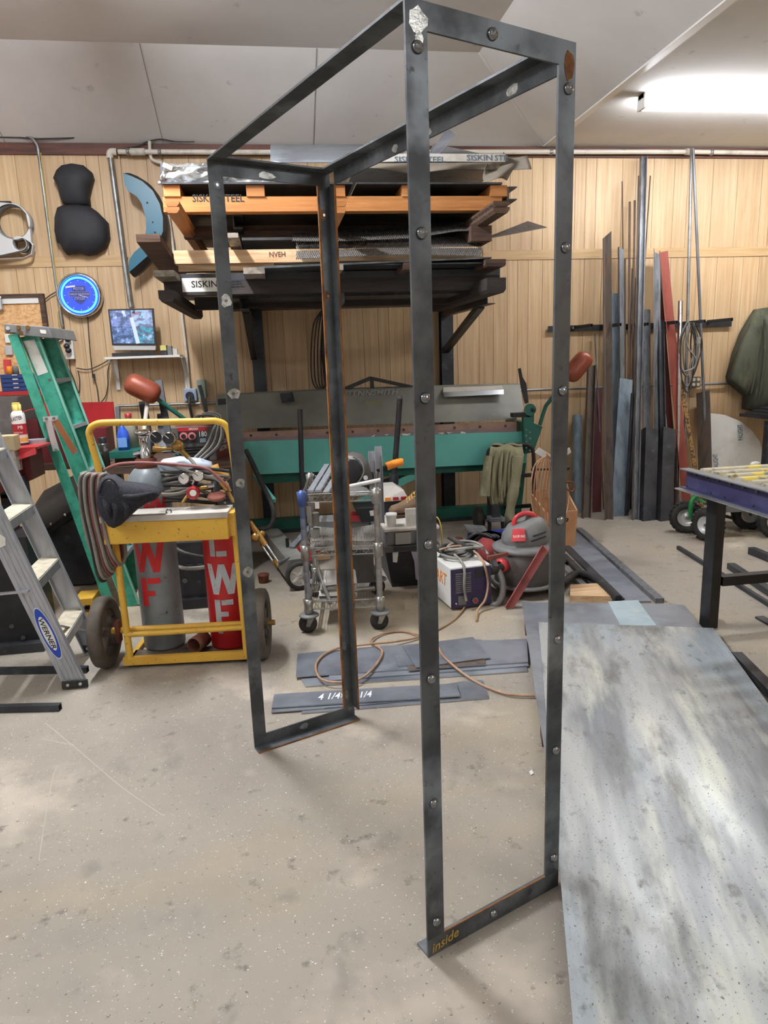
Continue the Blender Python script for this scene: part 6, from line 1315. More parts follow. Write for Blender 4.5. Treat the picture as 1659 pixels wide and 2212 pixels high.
MB().tube([at(388, 970, RY), at(408, 989, RY)], .012, 10).build('outlet', m_brass, t, w=True)
gauge(t, at(337, 944, RY-.03), (.15, -1, .05), .032, m_dkplastic); gauge(t, at(366, 947, RY-.03), (-.1, -1, .1), .032, m_dkplastic)
MB().lathe([(0, 0), (.028, 0), (.032, .03), (.02, .05), (0, .05)], at(376, 966, RY+.02), (.6, .7, -.3), 16).build('adjust_knob', m_dkgreen, t, w=True)
MB().bar(at(377, 962, RY-.01), at(384, 954, RY-.01), .012, .012).build('green_tab', m_green, t, w=True)
t = T('fuel_regulator', 'red knobbed regulator with two white gauges lying on the cart lid', 'regulator', at(420, 1075, 3.5))
gauge(t, at(398, 1034, 3.46), (-.1, -1, .1), .028, m_gloss); gauge(t, at(428, 1028, 3.46), (.1, -1, .1), .028, m_gloss)
MB().tube([at(402, 1040, 3.49), at(418, 1052, 3.5), at(427, 1036, 3.49)], .011, 8).build('body', m_dkplastic, t, w=True)
MB().lathe([(0, -.02), (.026, -.02), (.032, -.01), (.034, .015), (.03, .03), (.016, .034), (0, .034)], at(418, 1063, 3.46), (-.05, -1, -.15), 12, smooth=False).build('knob', m_redpaint, t, w=True)
MB().cyl(at(417, 1065, 3.424), at(417, 1065, 3.42), .016, 12).build('knob_label', m_label_white, t, w=True)
MB().tube([at(430, 1055, 3.49), at(452, 1052, 3.49)], .010, 8).build('outlet', m_brass, t, w=True); MB().tube([at(405, 1070, 3.45), at(394, 1086, 3.44)], .008, 8).build('hose_nut', m_brass, t, w=True)
t = T('cylinder_valve', 'dark valve with a rusty hand wheel above the red cylinder', 'valve', at(465, 1082, 3.5))
MB().tube([at(466, 1040, 3.5), at(466, 1072, 3.48)], .022, 10).build('stem', m_mill_dark, t, w=True)
MB().lathe([(0, -.006), (.04, -.008), (.046, 0), (.04, .008), (0, .006)], at(468, 1072, 3.44), (0, -.35, 1), 18).build('hand_wheel', m_rustbrown, t, w=True)
MB().tube([at(448, 1052, 3.47), at(462, 1050, 3.48)], .013, 8).build('side_nut', m_chrome, t, w=True)
for a, b in (((476, 1042), (490, 1060)), ((486, 1040), (497, 1062)), ((492, 1062), (505, 1085))): MB().tube([at(*a, 3.46), at(*b, 3.45)], .010, 8).build('brass_fitting', m_brass, t, w=True)
def hose(name, label, px, r, m_, cat='hose'): return MB().tube(curve([at(*p) for p in px], 7), r, 8).build(name, m_, None, label=label, cat=cat)
m_redhose = mat('dusty red hose', (140, 84, 80), .6, 0, [((104, 60, 58), 6, I3, .5, .7)]); m_greyhose = mat('grey hose', (138, 132, 122), .55, 0, [((106, 100, 92), 7, I3, .5, .7)])
hose('gas_hose', 'grey hose curving from the brass regulator to the black cloth', [(408, 989, 3.6), (421, 1005, 3.57), (424, 1030, 3.53), (410, 1055, 3.5), (385, 1066, 3.47), (350, 1068, 3.44), (334, 1062, 3.44)], .0085, m_greyhose)
hose('gas_hose', 'dusty red hose arching over the cart to the right fittings', [(225, 1015, 3.55), (260, 1002, 3.52), (320, 1000, 3.5), (400, 1005, 3.48), (445, 1012, 3.47), (470, 1030, 3.46), (492, 1052, 3.45)], .0075, m_redhose)
hose('gas_hose', 'dark grey hose running behind the red hose to the brass fittings', [(330, 1000, 3.54), (370, 1006, 3.5), (420, 1022, 3.48), (460, 1032, 3.47), (478, 1042, 3.46)], .007, m_greyhose)
t = T('hose_coil', 'thick bundle of worn twin hose hung on the left cart corner', 'hose', at(205, 1230, 3.4))
for k in range(9):
    x0 = 172+k*5.2; Y = 3.42-.012*(k % 3); yb = 1205+(k*37 % 42)
    MB().tube(curve([at(x0+24, 1028, Y+.09), at(x0+10, 1024, Y), at(x0, 1040, Y-.01), at(x0+4, 1100, Y-.02), at(x0+19, 1170, Y-.02), at(x0+34, yb, Y), at(x0+48, yb+12, Y+.05), at(x0+58, yb-14, Y+.1), at(x0+46, 1120, Y+.12), at(x0+30, 1040, Y+.1)], 5), .0085, 7).build('loop', (m_greyhose, m_redhose, m_greyhose)[k % 3] if yb < 1240 else m_rubber, t, w=True)
rd = random.Random(31)
t = T('cable_heap', 'tangle of black welding cables heaped on the cart lid', 'cable', at(430, 1085, 3.62))
for k in range(13):
    y0 = 1018+k*5.4; Y = 3.56+rd.uniform(-.05, .08); lift = lambda y: y
    MB().tube(curve([at(352+rd.uniform(-6, 6), y0+rd.uniform(-3, 6), Y), at(385, y0+rd.uniform(-6, 6), Y-.02), at(420, y0+rd.uniform(-8, 6), Y-.01), at(460, y0+rd.uniform(-6, 8), Y), at(494, min(1078, y0+rd.uniform(-3, 10)), Y+.02)], 5), .0085, 7).build('strand', (m_cable, m_cable, m_greyhose)[k % 3], t, w=True)
t = T('plastic_bag', 'white and blue plastic bag under the cables on the cart', 'bag', at(390, 1010, 3.75))
pillow(MB(), wp([(338, 1006), (350, 994), (385, 988), (430, 992), (455, 1000), (462, 1018), (420, 1022), (360, 1024)], 3.72), .05, back=.05, flat=.3).build('bag', mat('pale bag', (196, 206, 220), .4, 0, [((96, 124, 190), 7, I3, .58, .66)], (14, .7, I3)), t, w=True)
t = T('leather_glove', 'tan leather glove tucked at the right end of the cart', 'glove', at(470, 1020, 3.62))
pillow(MB(), wp([(455, 1008), (470, 1003), (474, 1016), (494, 1024), (498, 1034), (470, 1030), (456, 1020)], 3.6), .03, back=.03, flat=.2).build('glove', mat('tan leather', (196, 146, 66), .7), t, w=True)
# black cloth hood draped over the front left corner
t = T('cloth_hood', 'black knit hood draped over the front corner of the cart', 'cloth', at(260, 1140, 3.3))
O_ = [(208, 1064), (214, 1040), (222, 1032), (240, 1031), (254, 1040), (262, 1046), (300, 1050), (334, 1058), (344, 1070), (336, 1080), (318, 1086), (300, 1098), (278, 1118), (262, 1134), (246, 1141), (235, 1137), (215, 1112), (208, 1090)]
pillow(MB(), wp(O_, 3.31), .05, 8, back=.09, flat=.12).build('hood', m_cloth, t, w=True)
ring = [(214, 1064), (220, 1046), (228, 1036), (242, 1036), (252, 1048), (256, 1062), (252, 1068), (236, 1069), (222, 1068)]
MB().tube(curve([at(x, y, 3.275) for x, y in ring], 5, True), .005, 6, True).build('opening_hem', m_cloth, t, w=True)
pillow(MB(), wp(ring, 3.29), .015, back=.01, flat=.3).build('opening', m_black, t, w=True)
for (a, b, c_) in (((258, 1070), (290, 1074), (332, 1064)), ((240, 1080), (252, 1105), (246, 1134)), ((222, 1078), (232, 1098), (240, 1128)), ((262, 1082), (275, 1098), (268, 1122))):
    MB().tube(curve([at(a[0], a[1], 3.275), at(b[0], b[1], 3.258), at(c_[0], c_[1], 3.29)], 6), [.002+.012*math.sin(i/12*3.14) for i in range(13)], 8).build('fold', m_cloth, t, w=True)
q = L2((.32, .08, .03)); MB().lathe([(.036, 0), (.04, .0), (.04, .10), (.036, .10), (.036, 0)], (q.x, q.y, .071), (.45, .9, .0), 20).build('pipe_stub', mat('copper rusty pipe', (150, 96, 76), .6, .3, [((112, 70, 56), 7, I3, .45, .7)]), None, label='rusty copper coloured pipe stub lying between the two cylinders', cat='pipe')
# cutting torch hanging on the right side of the cart
t = T('cutting_torch', 'brass cutting torch hanging beside the right cart wheel', 'torch', at(580, 1180, 3.5))
MB().tube([at(541, 1126, 3.5), at(549, 1142, 3.5), at(560, 1158, 3.5)], [.008, .014, .017], 10).build('handle', m_brass, t, w=True)
MB().ball(at(552, 1160, 3.48), .022, 10).build('valve_knob', m_brass, t, w=True); MB().ball(at(566, 1153, 3.52), .017, 10).build('valve_knob', m_brass, t, w=True)
MB().tube([at(556, 1152, 3.5), at(573, 1178, 3.49)], .016, 10).build('valve_body', m_brass, t, w=True)
for dx in (-4, 4): MB().tube([at(570+dx, 1176-dx*.5, 3.49), at(596+dx, 1214-dx*.5, 3.47)], .0055, 8).build('gas_tube', m_chrome, t, w=True)
MB().tube([at(592, 1208, 3.47), at(600, 1222, 3.47), at(608, 1216, 3.46)], .013, 8).build('head', m_brass, t, w=True)
MB().tube([at(604, 1217, 3.46), at(616, 1210, 3.44), at(626, 1204, 3.43)], [.014, .01, .003], 10).build('tip', m_mill_dark, t, w=True)
# dark engine driven welder and red welder behind the cart
t = T('engine_welder', 'dark welding machine standing behind the two gas cylinders', 'machine', fl(410, 1330))
a, b = fl(345, 1325), fl(460, 1322)
MB().bx((a.x, 4.3, .05), (b.x+.15, 4.75, .42)).build('case', m_dkplastic, t, w=True, bevel=.01)
MB().bx((a.x-.02, 4.25, 0), (b.x+.17, 4.78, .06)).build('base', m_black, t, w=True)
for k in range(7): MB().bx((a.x+.12+(k % 4)*.06, 4.285, .24+.022*(k//4)), (a.x+.15+(k % 4)*.06, 4.3, .25+.022*(k//4))).build('vent', m_mill_dark, t, w=True)
for k in range(5):
    c = V((a.x+.08+k*.08, 4.27, .15+.03*(k % 2))); MB().cyl(c, c+V((0, .035, 0)), .016, 10).build('terminal', m_chrome if k % 2 else m_black, t, w=True)
MB().tube(curve([(a.x+.1, 4.2, .44), (a.x+.2, 4.1, .40), (a.x+.34, 4.12, .36), (a.x+.5, 4.2, .38)], 6), .012, 8).build('cable', m_cable, t, w=True)
MB().tube(curve([(a.x+.05, 4.2, .34), (a.x+.2, 4.12, .3), (a.x+.4, 4.15, .3)], 6), .012, 8).build('cable', m_graycable, t, w=True)
bn = T('work_bench', 'cluttered low workbench behind the gas cart', 'bench', (-1.4, 5.2, 0))
bz = at(380, 1000, 4.9).z
MB().bx((-1.18, 4.86, bz-.05), (-.28, 5.6, bz)).build('top', m_oldwood, bn, w=True); MB().bx((-2.9, 5.25, bz-.05), (-1.18, 5.6, bz)).build('top', m_oldwood, bn, w=True)
for X in (-2.8, -1.1, -.35):
    for Y in ((4.91, 5.55) if X > -2 else (5.3, 5.55)): MB().bx((X-.04, Y-.04, 0), (X+.04, Y+.04, bz-.05)).build('leg', m_mill_dark, bn, w=True)
MB().bx((-1.15, 4.95, .25), (-.32, 5.55, .28)).build('lower_shelf', m_wood_dk, bn, w=True)
wl = T('mig_welder', 'red and grey wire feed welder on the bench behind the gas cart', 'welder', (at(430, 1000, 4.9).x, 5.1, bz))
A, B = at(376, 1000, 4.9), at(463, 920, 4.9); zt_ = at(420, 921, 4.9).z
MB().bx((A.x, 4.9, bz), (B.x, 4.95, zt_)).build('front_panel', m_dustplastic, wl, w=True, bevel=.008)
MB().bx((A.x+.01, 4.95, bz), (B.x+.0, 5.5, zt_)).build('case', m_dkred, wl, w=True, bevel=.01)
SX = at(498, 950, 4.98).x
MB().prism([(B.x, 4.94, bz), (B.x, 4.94, zt_), (SX, 5.3, zt_), (SX, 5.3, bz)], (0, .1, 0)).build('side_panel', m_dkred, wl, w=True)
def wf(x, y, d=0): p = at(x, y, 4.9); return V((p.x, 4.9-d, p.z))
MB().prism([wf(383, 924), wf(449, 922), wf(449, 930), (wf(383, 932))], (0, -.004, 0)).build('red_band', m_redpaint, wl, w=True)
MB().prism([wf(384, 934), wf(446, 932), wf(446, 955), wf(386, 958)], (0, -.003, 0)).build('control_plate', m_dkplastic, wl, w=True)
for x in (397, 415):
    MB().cyl(wf(x, 942, .003), wf(x, 942, .008), .026, 20).build('dial_ring', mat('pink dial', (214, 120, 116), .5), wl, w=True); MB().cyl(wf(x, 942, .008), wf(x, 942, .03), .015, 14).build('dial_knob', m_black, wl, w=True)
p = wf(431, 943, .0035); stamp('180', p, (1, 0, 0), (0, 0, 1), .034, m_white, wl, width=.05)
p = wf(408, 929, .0045); stamp('LINCOLN', p, (1, 0, 0), (0, 0, 1), .014, m_white, wl, width=.06)
MB().prism([wf(432, 947), wf(445, 946), wf(445, 955), wf(432, 956)], (0, -.0045, 0)).build('control_label', m_bluegrey, wl, w=True)
for k in range(9): MB().bx(wf(380, 966+k*3.2), wf(452, 967.4+k*3.2, .006)).build('grille_bar', m_dustplastic if k % 2 else m_black, wl, w=True)
sdv = (V((SX, 5.3, 0))-V((B.x, 4.94, 0))).normalized()
p = at(477, 956, 5.12); stamp('LINCOLN', V((B.x, 4.937, p.z))+sdv*.06, sdv, (0, 0, 1), .03, m_white, wl, width=.16); stamp('ELECTRIC', V((B.x, 4.937, p.z-.045))+sdv*.06, sdv, (0, 0, 1), .03, m_white, wl, width=.16)
rd = random.Random(5)
for k in range(6):
    MB().tube(curve([at(408+k*6, 912+rd.uniform(-4, 4), 4.84), at(430+k*4, 898-k*1.5, 4.83), at(462+k*3, 900, 4.82), at(482-k*4, 925, 4.8), at(476-k*6, 962, 4.79), at(440-k*5, 994, 4.78)], 6), .0085, 7).build('gun_cable', m_graycable if k % 2 else m_cable, wl, w=True)
# things on the bench
def can(name, label, x, y, Y, r, h, m_, capm=None, cat='spray can', z=None):
    p = at(x, y, Y); t = T(name, label, cat, (p.x, Y, bz if z is None else z))
    MB().lathe([(0, 0), (r, 0), (r, h*.74), (r*.9, h*.79), (r*.6, h*.82), (0, h*.82)], (0, 0, 0), (0, 0, 1), 22).build('body', m_, t)
    MB().lathe([(r*.8, h*.79), (r*.82, h*.97), (r*.7, h), (0, h)], (0, 0, 0), (0, 0, 1), 18).build('cap', capm or m_dkplastic, t); return t
can('spray_can', 'black capped spray can with a pink oval on the bench', 225, 985, 4.88, .033, .2, mat('can grey', (84, 80, 78), .35, .5, [((176, 170, 164), 14, I3, .6, .66)]), m_dkplastic)
t = T('spray_bottle', 'blue spray bottle with an orange nozzle on the bench', 'bottle', (at(266, 975, 4.95).x, 5.0, at(266, 973, 4.95).z))
MB().lathe([(0, 0), (.04, 0), (.042, .09), (.03, .13), (.016, .15), (.014, .17), (0, .17)], (0, 0, 0), (0, 0, 1), 18).build('body', m_skyblue, t)
MB().prism([(-.03, -.012, .165), (.015, -.012, .165), (.01, -.012, .2), (-.02, -.012, .2)], (0, .024, 0)).build('nozzle', m_orange, t)
MB().bx((-.03, -.045, .02), (.03, -.042, .085)).build('label', mat('pale blue label', (120, 166, 226), .5), t)
t = T('clear_bottle', 'grey jug with dusty sides behind the blue spray bottle', 'bottle', (at(284, 975, 5.1).x, 5.12, at(266, 973, 4.95).z))
MB().lathe([(0, 0), (.055, 0), (.057, .14), (.04, .18), (.02, .2), (.02, .22), (0, .22)], (0, 0, 0), (0, 0, 1), 18).build('jug', mat('smoky plastic', (150, 146, 132), .35, 0, [((90, 88, 82), 8, I3, .5, .65)]), t); MB().lathe([(.024, .21), (.024, .235), (0, .237)], (0, 0, 0), (0, 0, 1), 14).build('cap', m_redpaint, t)
zt3 = at(266, 973, 4.95).z
MB().bx((at(236, 980, 4.9).x, 4.88, zt3-.045), (at(300, 980, 4.9).x, 5.2, zt3)).build('green_case', m_dkgreen, None, label='flat dark green tool case under the blue spray bottle', cat='case')
MB().bx((at(238, 980, 4.9).x+.02, 4.92, bz), (at(300, 980, 4.9).x-.03, 5.18, zt3-.045)).build('wooden_box', m_oldwood, None, label='dark wooden box under the green case on the bench', cat='box')
t = T('red_valve', 'small red handled valve on a pipe behind the grey cylinder', 'valve', (at(311, 935, 5.2).x, 5.2, bz))
p = at(311, 934, 5.2); MB().tube([(p.x, 5.2, bz), (p.x, 5.2, p.z)], .012, 8).build('pipe', m_galv, t, w=True); MB().bar((p.x-.035, 5.19, p.z-.02), (p.x+.035, 5.19, p.z-.02), .015, .01).build('handle', m_redpaint, t, w=True); MB().tube([(p.x, 5.2, p.z), (p.x-.02, 5.62, at(305, 858, 5.62).z)], .016, 8).build('white_pipe', m_pvc, t, w=True)
for k, (x0, y0, x1, y1, w_, lab) in enumerate(((343, 822, 372, 1000, .05, 'tall dark steel bar standing behind the welder'), (308, 868, 330, 1000, .055, 'dark bar with a slanted top standing left of the tall bar'), (350, 895, 358, 1000, .07, 'notched dark bar standing beside the tall dark bar'), (254, 880, 260, 990, .03, 'short dark rod behind the spray bottle'))):
    a, b = at(x0, y0, 5.7), at(x1, y1, 5.52); b.z = bz; MB().bar(b, a, w_, .03, (0, 1, 0)).build('dark_bar', m_mill_dark, None, label=lab, cat='metal bar')
t = T('toolbox', 'open red metal toolbox lid behind the ladder', 'toolbox', (at(195, 990, 5.5).x, 5.5, bz))
p, q = at(120, 868, 5.55), at(245, 915, 5.55)
MB().prism([at(70, 872, 5.51), at(244, 868, 5.51), at(249, 916, 5.51), at(70, 920, 5.51)], (0, .02, 0)).build('lid', m_redpaint, t, w=True)
MB().bx((at(70, 900, 5.4).x, 5.27, bz), (at(238, 930, 5.4).x, 5.5, at(150, 925, 5.4).z)).build('body', m_dkred, t, w=True)
can('grease_can', 'yellow and green can standing behind the ladder rail', 184, 1005, 4.95, .045, .2, mat('yellow green can', (206, 182, 48), .4, 0, [((60, 130, 70), 9, I3, .56, .62)]), m_yellow, 'can')
# ---------------------------------------------------------------- left foreground of the bench: red tray, can, wood blocks
rtb = T('red_tool_stand', 'red metal tool stand with a bent front lip at far left', 'stand', (-1.6, 4.4, 0))
zr = at(70, 958, 4.3).z; xr_ = at(112, 955, 4.35).x
MB().bx((-2.6, 4.06, zr-.012), (xr_, 4.34, zr)).build('top', m_redpaint, rtb, w=True)
MB().prism([(-2.6, 4.06, zr), (xr_, 4.06, zr), (xr_-.0, 4.05, zr-.035), (xr_-.22, 4.05, zr-.10), (-2.6, 4.05, zr-.10)], (0, .02, 0)).build('front_lip', m_redpaint, rtb, w=True)
MB().prism([(-1.68, 4.1, zr-.01), (xr_-.05, 4.1, zr-.01), (xr_-.05, 4.1, zr-.18), (-1.68, 4.1, zr-.30)], (0, .22, 0)).build('body', m_dkred, rtb, w=True)
for X in (-2.3, -1.6): MB().bx((X, 4.25, 0), (X+.06, 4.31, zr-.28)).build('leg', m_black, rtb, w=True); MB().bx((X, 4.25, zr-.3), (X+.06, 4.31, zr-.1)).build('leg_top', m_black, rtb, w=True)
t = T('penetrant_can', 'white and red aerosol can with a yellow cap on the red stand', 'spray can', (at(47, 958, 4.25).x, 4.25, zr))
MB().lathe([(0, 0), (.036, 0), (.037, .004), (.037, .165), (.033, .18), (.022, .192), (0, .195)], (0, 0, 0), (0, 0, 1), 26).build('body', m_white, t)
MB().lathe([(.0374, .06), (.0374, .12)], (0, 0, 0), (0, 0, 1), 26).build('red_band', m_redpaint, t); MB().lathe([(.0374, .022), (.0374, .042)], (0, 0, 0), (0, 0, 1), 26).build('yellow_band', m_yellow, t); MB().lathe([(.0373, 0), (.0373, .012)], (0, 0, 0), (0, 0, 1), 26).build('base_rim', m_black, t)
MB().lathe([(.022, .19), (.024, .225), (.014, .232), (0, .232)], (0, 0, 0), (0, 0, 1), 16).build('cap', mat('pale yellow cap', (232, 208, 110), .5), t); MB().bx((-.016, -.02, .205), (.016, .01, .238)).build('nozzle', mat('pale yellow cap', (0, 0, 0)), t); MB().tube([(.03, -.01, .185), (.1, -.01, .20)], .003, 6).build('straw', m_redpaint, t)
TM = XF[t.name]
def bend_can(p):
    q = TM.inverted() @ p; a_ = q.x/.0378; return TM @ V((.0378*math.sin(a_), -.0378*math.cos(a_), q.z))
stamp('BLASTER', TM @ V((-.034, -.038, .134)), (1, 0, .18), (-.18, 0, 1), .021, m_ink, t, width=.07, bend=bend_can)
stamp('PB', TM @ V((.004, -.038, .092)), (1, 0, 0), (0, 0, 1), .018, m_white, t, width=.026, bend=bend_can)
stamp('PENETRATING', TM @ V((-.026, -.038, .068)), (1, 0, 0), (0, 0, 1), .008, m_white, t, width=.052, bend=bend_can)
zbl = at(20, 1068, 4.0).z
for k, (yt, yb, x1, lab) in enumerate(((945, 975, 34, 'top weathered wood block with pale paint marks at the left edge'), (975, 1020, 38, 'lower cracked wood block under the painted block at the left edge'))):
    a, b = at(-60, yt, 4.0), at(x1, yb, 4.0); MB().bx((a.x, 4.0, b.z+.002), (b.x, 4.09, a.z)).build('wood_block', m_greywood if k else mat('painted block', (176, 158, 120), .8, 0, [((226, 206, 140), 12, I3, .6, .66), ((110, 92, 70), 8, I3, .5, .7)]), None, label=lab, cat='wood block', bevel=.004)
a = at(38, 1020, 4.0); MB().bx((-2.2, 4.02, a.z-.06), (a.x-.01, 4.12, a.z)).build('support_bar', m_dkred, rtb, w=True)
t = T('steel_tube_stub', 'upright dark square tube with bolts below the wood blocks', 'metal bar', at(48, 1080, 4.0))
a, b = at(32, 1030, 4.05), at(58, 1085, 4.05); MB().bx((a.x, 4.05, b.z-.02), (b.x, 4.13, a.z)).build('tube', m_mill_dark, t, w=True)
for y in (1022, 1050): MB().ball(at(30, y, 4.0), .02, 8).build('bolt', m_chrome, t, w=True)
MB().bx((at(0, 860, 4.7).x-.6, 4.7, at(0, 950, 4.7).z), (at(78, 860, 4.7).x, 4.74, at(40, 856, 4.7).z)).build('tool_cabinet_lid', m_dustplastic, None, label='dark sheet metal lid standing open behind the aerosol can', cat='lid')
a, b = at(62, 940, 4.6), at(86, 905, 4.6); MB().bx((a.x, 4.55, zr), (b.x, 4.68, b.z)).build('red_box', m_dkred, None, label='small dark red box standing behind the aerosol can', cat='box')
MB().cyl((at(77, 955, 4.3).x, 4.32, zr), (at(77, 955, 4.3).x, 4.32, zr+.022), .055, 18).build('metal_dish', m_alu, None, label='flat metal dish with parts right of the aerosol can', cat='dish')
# small parts cabinet and hung things on the strand board
t = T('parts_cabinet', 'small blue parts cabinet with shallow drawers behind the ladder', 'cabinet', (at(30, 850, 6.2).x, 6.25, at(30, 846, 6.2).z))
p, q = at(5, 846, 6.2), at(66, 807, 6.2)
MB().bx((p.x, 6.2, p.z), (q.x, 6.4, q.z)).build('case', m_bluedk, t, w=True)
for k in range(4): z = p.z+(q.z-p.z)*(k+.08)/4; MB().bx((p.x+.01, 6.188, z), (q.x-.01, 6.2, z+(q.z-p.z)*.2)).build('drawer', m_bluedk, t, w=True); MB().bx(((p.x+q.x)/2-.02, 6.18, z+.02), ((p.x+q.x)/2+.02, 6.188, z+.03)).build('drawer_pull', m_silver, t, w=True)
MB().bx((p.x-1, 6.15, p.z-.03), (q.x+.2, 6.45, p.z)).build('wall_ledge', m_redpaint, None, label='red ledge carrying the small blue parts cabinet', cat='shelf')
for k, (x0, y0, x1, y1, m_, lab) in enumerate(((7, 722, 20, 740, m_label_white, 'small white card pinned on the strand board'), (7, 746, 25, 766, m_silver, 'framed silver tag pinned on the strand board'), (4, 777, 22, 803, m_redplastic, 'red packaged tool hanging on the strand board'), (24, 790, 36, 806, m_orange, 'small amber jar on the blue cabinet'), (37, 788, 48, 806, m_greyplastic, 'small grey jar on the blue cabinet'))):
    a, b = at(x0, y0, 6.40), at(x1, y1, 6.40)
    if k < 3: MB().bx((a.x, 6.425, b.z), (b.x, 6.454, a.z)).build(('card', 'tag', 'packaged_tool')[k], m_, None, label=lab, cat=('card', 'tag', 'tool')[k])
    else: MB().lathe([(0, 0), (.024, 0), (.024, .05), (.018, .065), (0, .066)], ((a.x+b.x)/2, 6.3, q.z), (0, 0, 1), 16).build('jar', m_, None, label=lab, cat='jar')
a, b = at(-6, 640, 6.42), at(9, 671, 6.42); MB().bx((a.x, 6.40, b.z), (b.x, 6.44, a.z)).build('chrome_plate', m_chrome, None, label='chrome plate hanging at the left edge above the ladder', cat='plate', bevel=.01)
# ---------------------------------------------------------------- dark machine at the left
dm = T('dark_machine', 'black machine with a rounded hood behind the green ladder', 'machine', (-1.6, 5.0, 0))
def hood(u, v):
    a = at(60+u*150, 1195-u*110, 4.95); top = at(95+u*115, 1060-u*60, 5.2)
    t_ = math.sin(v*math.pi/2); p = a.lerp(top, v); return p+V((0, -.10*math.sin(v*math.pi)+.0*u, .05*math.sin(v*math.pi)))
MB().grid(hood, 10, 12, (0, .03, 0)).build('hood', m_dustplastic, dm, w=True)
MB().prism([at(40, 1195, 4.92), at(215, 1085, 4.92), at(222, 1235, 4.92), at(200, 1262, 4.92), at(40, 1262, 4.92)], (0, .3, 0)).build('side_panel', m_mill_dark, dm, w=True)
MB().bar(at(60, 1180, 4.9), at(190, 1085, 4.9), .03, .04, (0, 0, 1)).build('trim_strip', m_black, dm, w=True)
for x, y in ((111, 1132), (141, 1112)): MB().ball(at(x, y, 4.88), .011, 8).build('trim_bolt', m_chrome, dm, w=True)
a, b = fl(78, 1420)+V((-.01, .13, 0)), fl(-60, 1428)
dm = T('black_cabinet', 'black steel case with bolt heads on the floor behind the aluminium ladder', 'cabinet', (-1.9, 4.1, 0))
MB().bx((-2.4, a.y, .05), (a.x, a.y+.28, .62)).build('front_case', m_black, dm, w=True)
MB().bx((-2.4, a.y-.06, .0), (a.x+.03, a.y+.28, .05)).build('base_lip', m_mill_dark, dm, w=True)
for x, y in ((25, 1353), (50, 1378), (52, 1391), (20, 1395)): MB().cyl(at(x, y, a.y), at(x, y, a.y-.012), .012, 10).build('case_bolt', m_mill_dark, dm, w=True)
t = T('yellow_box', 'yellow open box on the floor between the ladders', 'box', fl(185, 1335))
a, b = fl(160, 1338), fl(206, 1328); z1 = at(180, 1292, 4.3).z
MB().bx((a.x, 4.28, 0), (b.x, 4.32, .02)).build('bottom_rail', m_yellow, t, w=True); MB().bx((a.x, 4.28, z1-.04), (b.x, 4.45, z1)).build('top', m_yellow, t, w=True)
for X in (a.x, b.x-.02): MB().bx((X, 4.28, .02), (X+.02, 4.32, z1-.04)).build('side', m_yellow, t, w=True)
MB().bx((a.x+.02, 4.42, .0), (b.x-.02, 4.44, z1-.04)).build('back', m_black, t, w=True)
# ---------------------------------------------------------------- ladders
def rail(t, foot, top, wdt, fl_, m_, side, name='rail'):       # channel whose web faces the viewer
    f, tp = V(foot), V(top); return MB().prof(f, tp, [(-wdt/2, 0), (wdt/2, 0), (wdt/2, fl_*side), (wdt/2-.005, fl_*side), (wdt/2-.005, .005*side), (-wdt/2+.005, .005*side), (-wdt/2+.005, fl_*side), (-wdt/2, fl_*side)], (0, 1, 0)).build(name, m_, t, w=True)
gl = T('step_ladder', 'folded green fibreglass step ladder leaning left over the bench', 'ladder', fl(270, 1300))
Yn = 4.40; f0 = at(284, 1304, Yn); f0.z = 0; t0 = at(62, 724, Yn)
dv = (t0-f0).normalized(); nv2 = V((-dv.z, 0, dv.x))*-1         # across the rails, towards the upper right
nv2 = V((dv.z, 0, -dv.x)); DY = .38
rail(gl, f0, t0, .092, .03, m_fibre, 1, 'front_rail'); rail(gl, f0+V((0, DY, 0)), t0+V((0, DY, 0)), .092, .03, m_fibre, -1, 'front_rail')
g0 = at(238, 1302, Yn-.05); g0.z = 0; h0 = at(27, 722, Yn-.05)
m_fibre2 = mat('painted pale green edge highlight', (130, 190, 170), .55)  # lighter green strips that paint in the highlights along the rail flanges
for dy_ in (-.002, DY-.03): MB().bar(f0+nv2*.046+V((0, dy_, 0)), t0+nv2*.046+V((0, dy_, 0)), .012, .006, (0, 1, 0)).build('rail_edge', m_fibre2, gl, w=True, label='painted pale green edge highlight')
MB().bar(f0-nv2*.046+V((0, -.002, 0)), t0-nv2*.046+V((0, -.002, 0)), .004, .004, (0, 1, 0)).build('rail_edge', m_fibre2, gl, w=True, label='painted pale green edge highlight')
rail(gl, g0, h0, .052, .025, m_fibre, 1, 'rear_rail'); rail(gl, g0+V((0, DY+.05, 0)), h0+V((0, DY+.05, 0)), .052, .025, m_fibre, -1, 'rear_rail')
Ln = (t0-f0).length
for k in range(1, 6):
    c = f0+dv*(Ln*k/6.0); MB().prism([c-nv2*.04+V((0, .005, .0)), c+nv2*.045+V((0, .005, 0)), c+nv2*.045+V((0, DY-.005, 0)), c-nv2*.04+V((0, DY-.005, 0))], dv*.022).build('step', m_alu, gl, w=True)
MB().prism([at(8, 699, Yn-.06), at(104, 706, Yn-.06), at(113, 731, Yn-.06), at(40, 724, Yn-.06), at(32, 719, Yn-.06), at(10, 720, Yn-.06)], (0, DY+.14, 0)).build('top_cap', m_greyplastic, gl, w=True, bevel=.004)
for x, y in ((17, 709), (40, 707), (45, 718), (60, 707)): MB().cyl(at(x, y, Yn-.06), at(x, y, Yn-.068), .011, 10).build('cap_rivet', m_brass if y != 709 else m_silver, gl, w=True)
MB().prism([at(86, 712, Yn-.061), at(99, 713, Yn-.061), at(100, 721, Yn-.061), at(88, 720, Yn-.061)], (0, -.001, 0)).build('cap_label', m_label_white, gl, w=True)
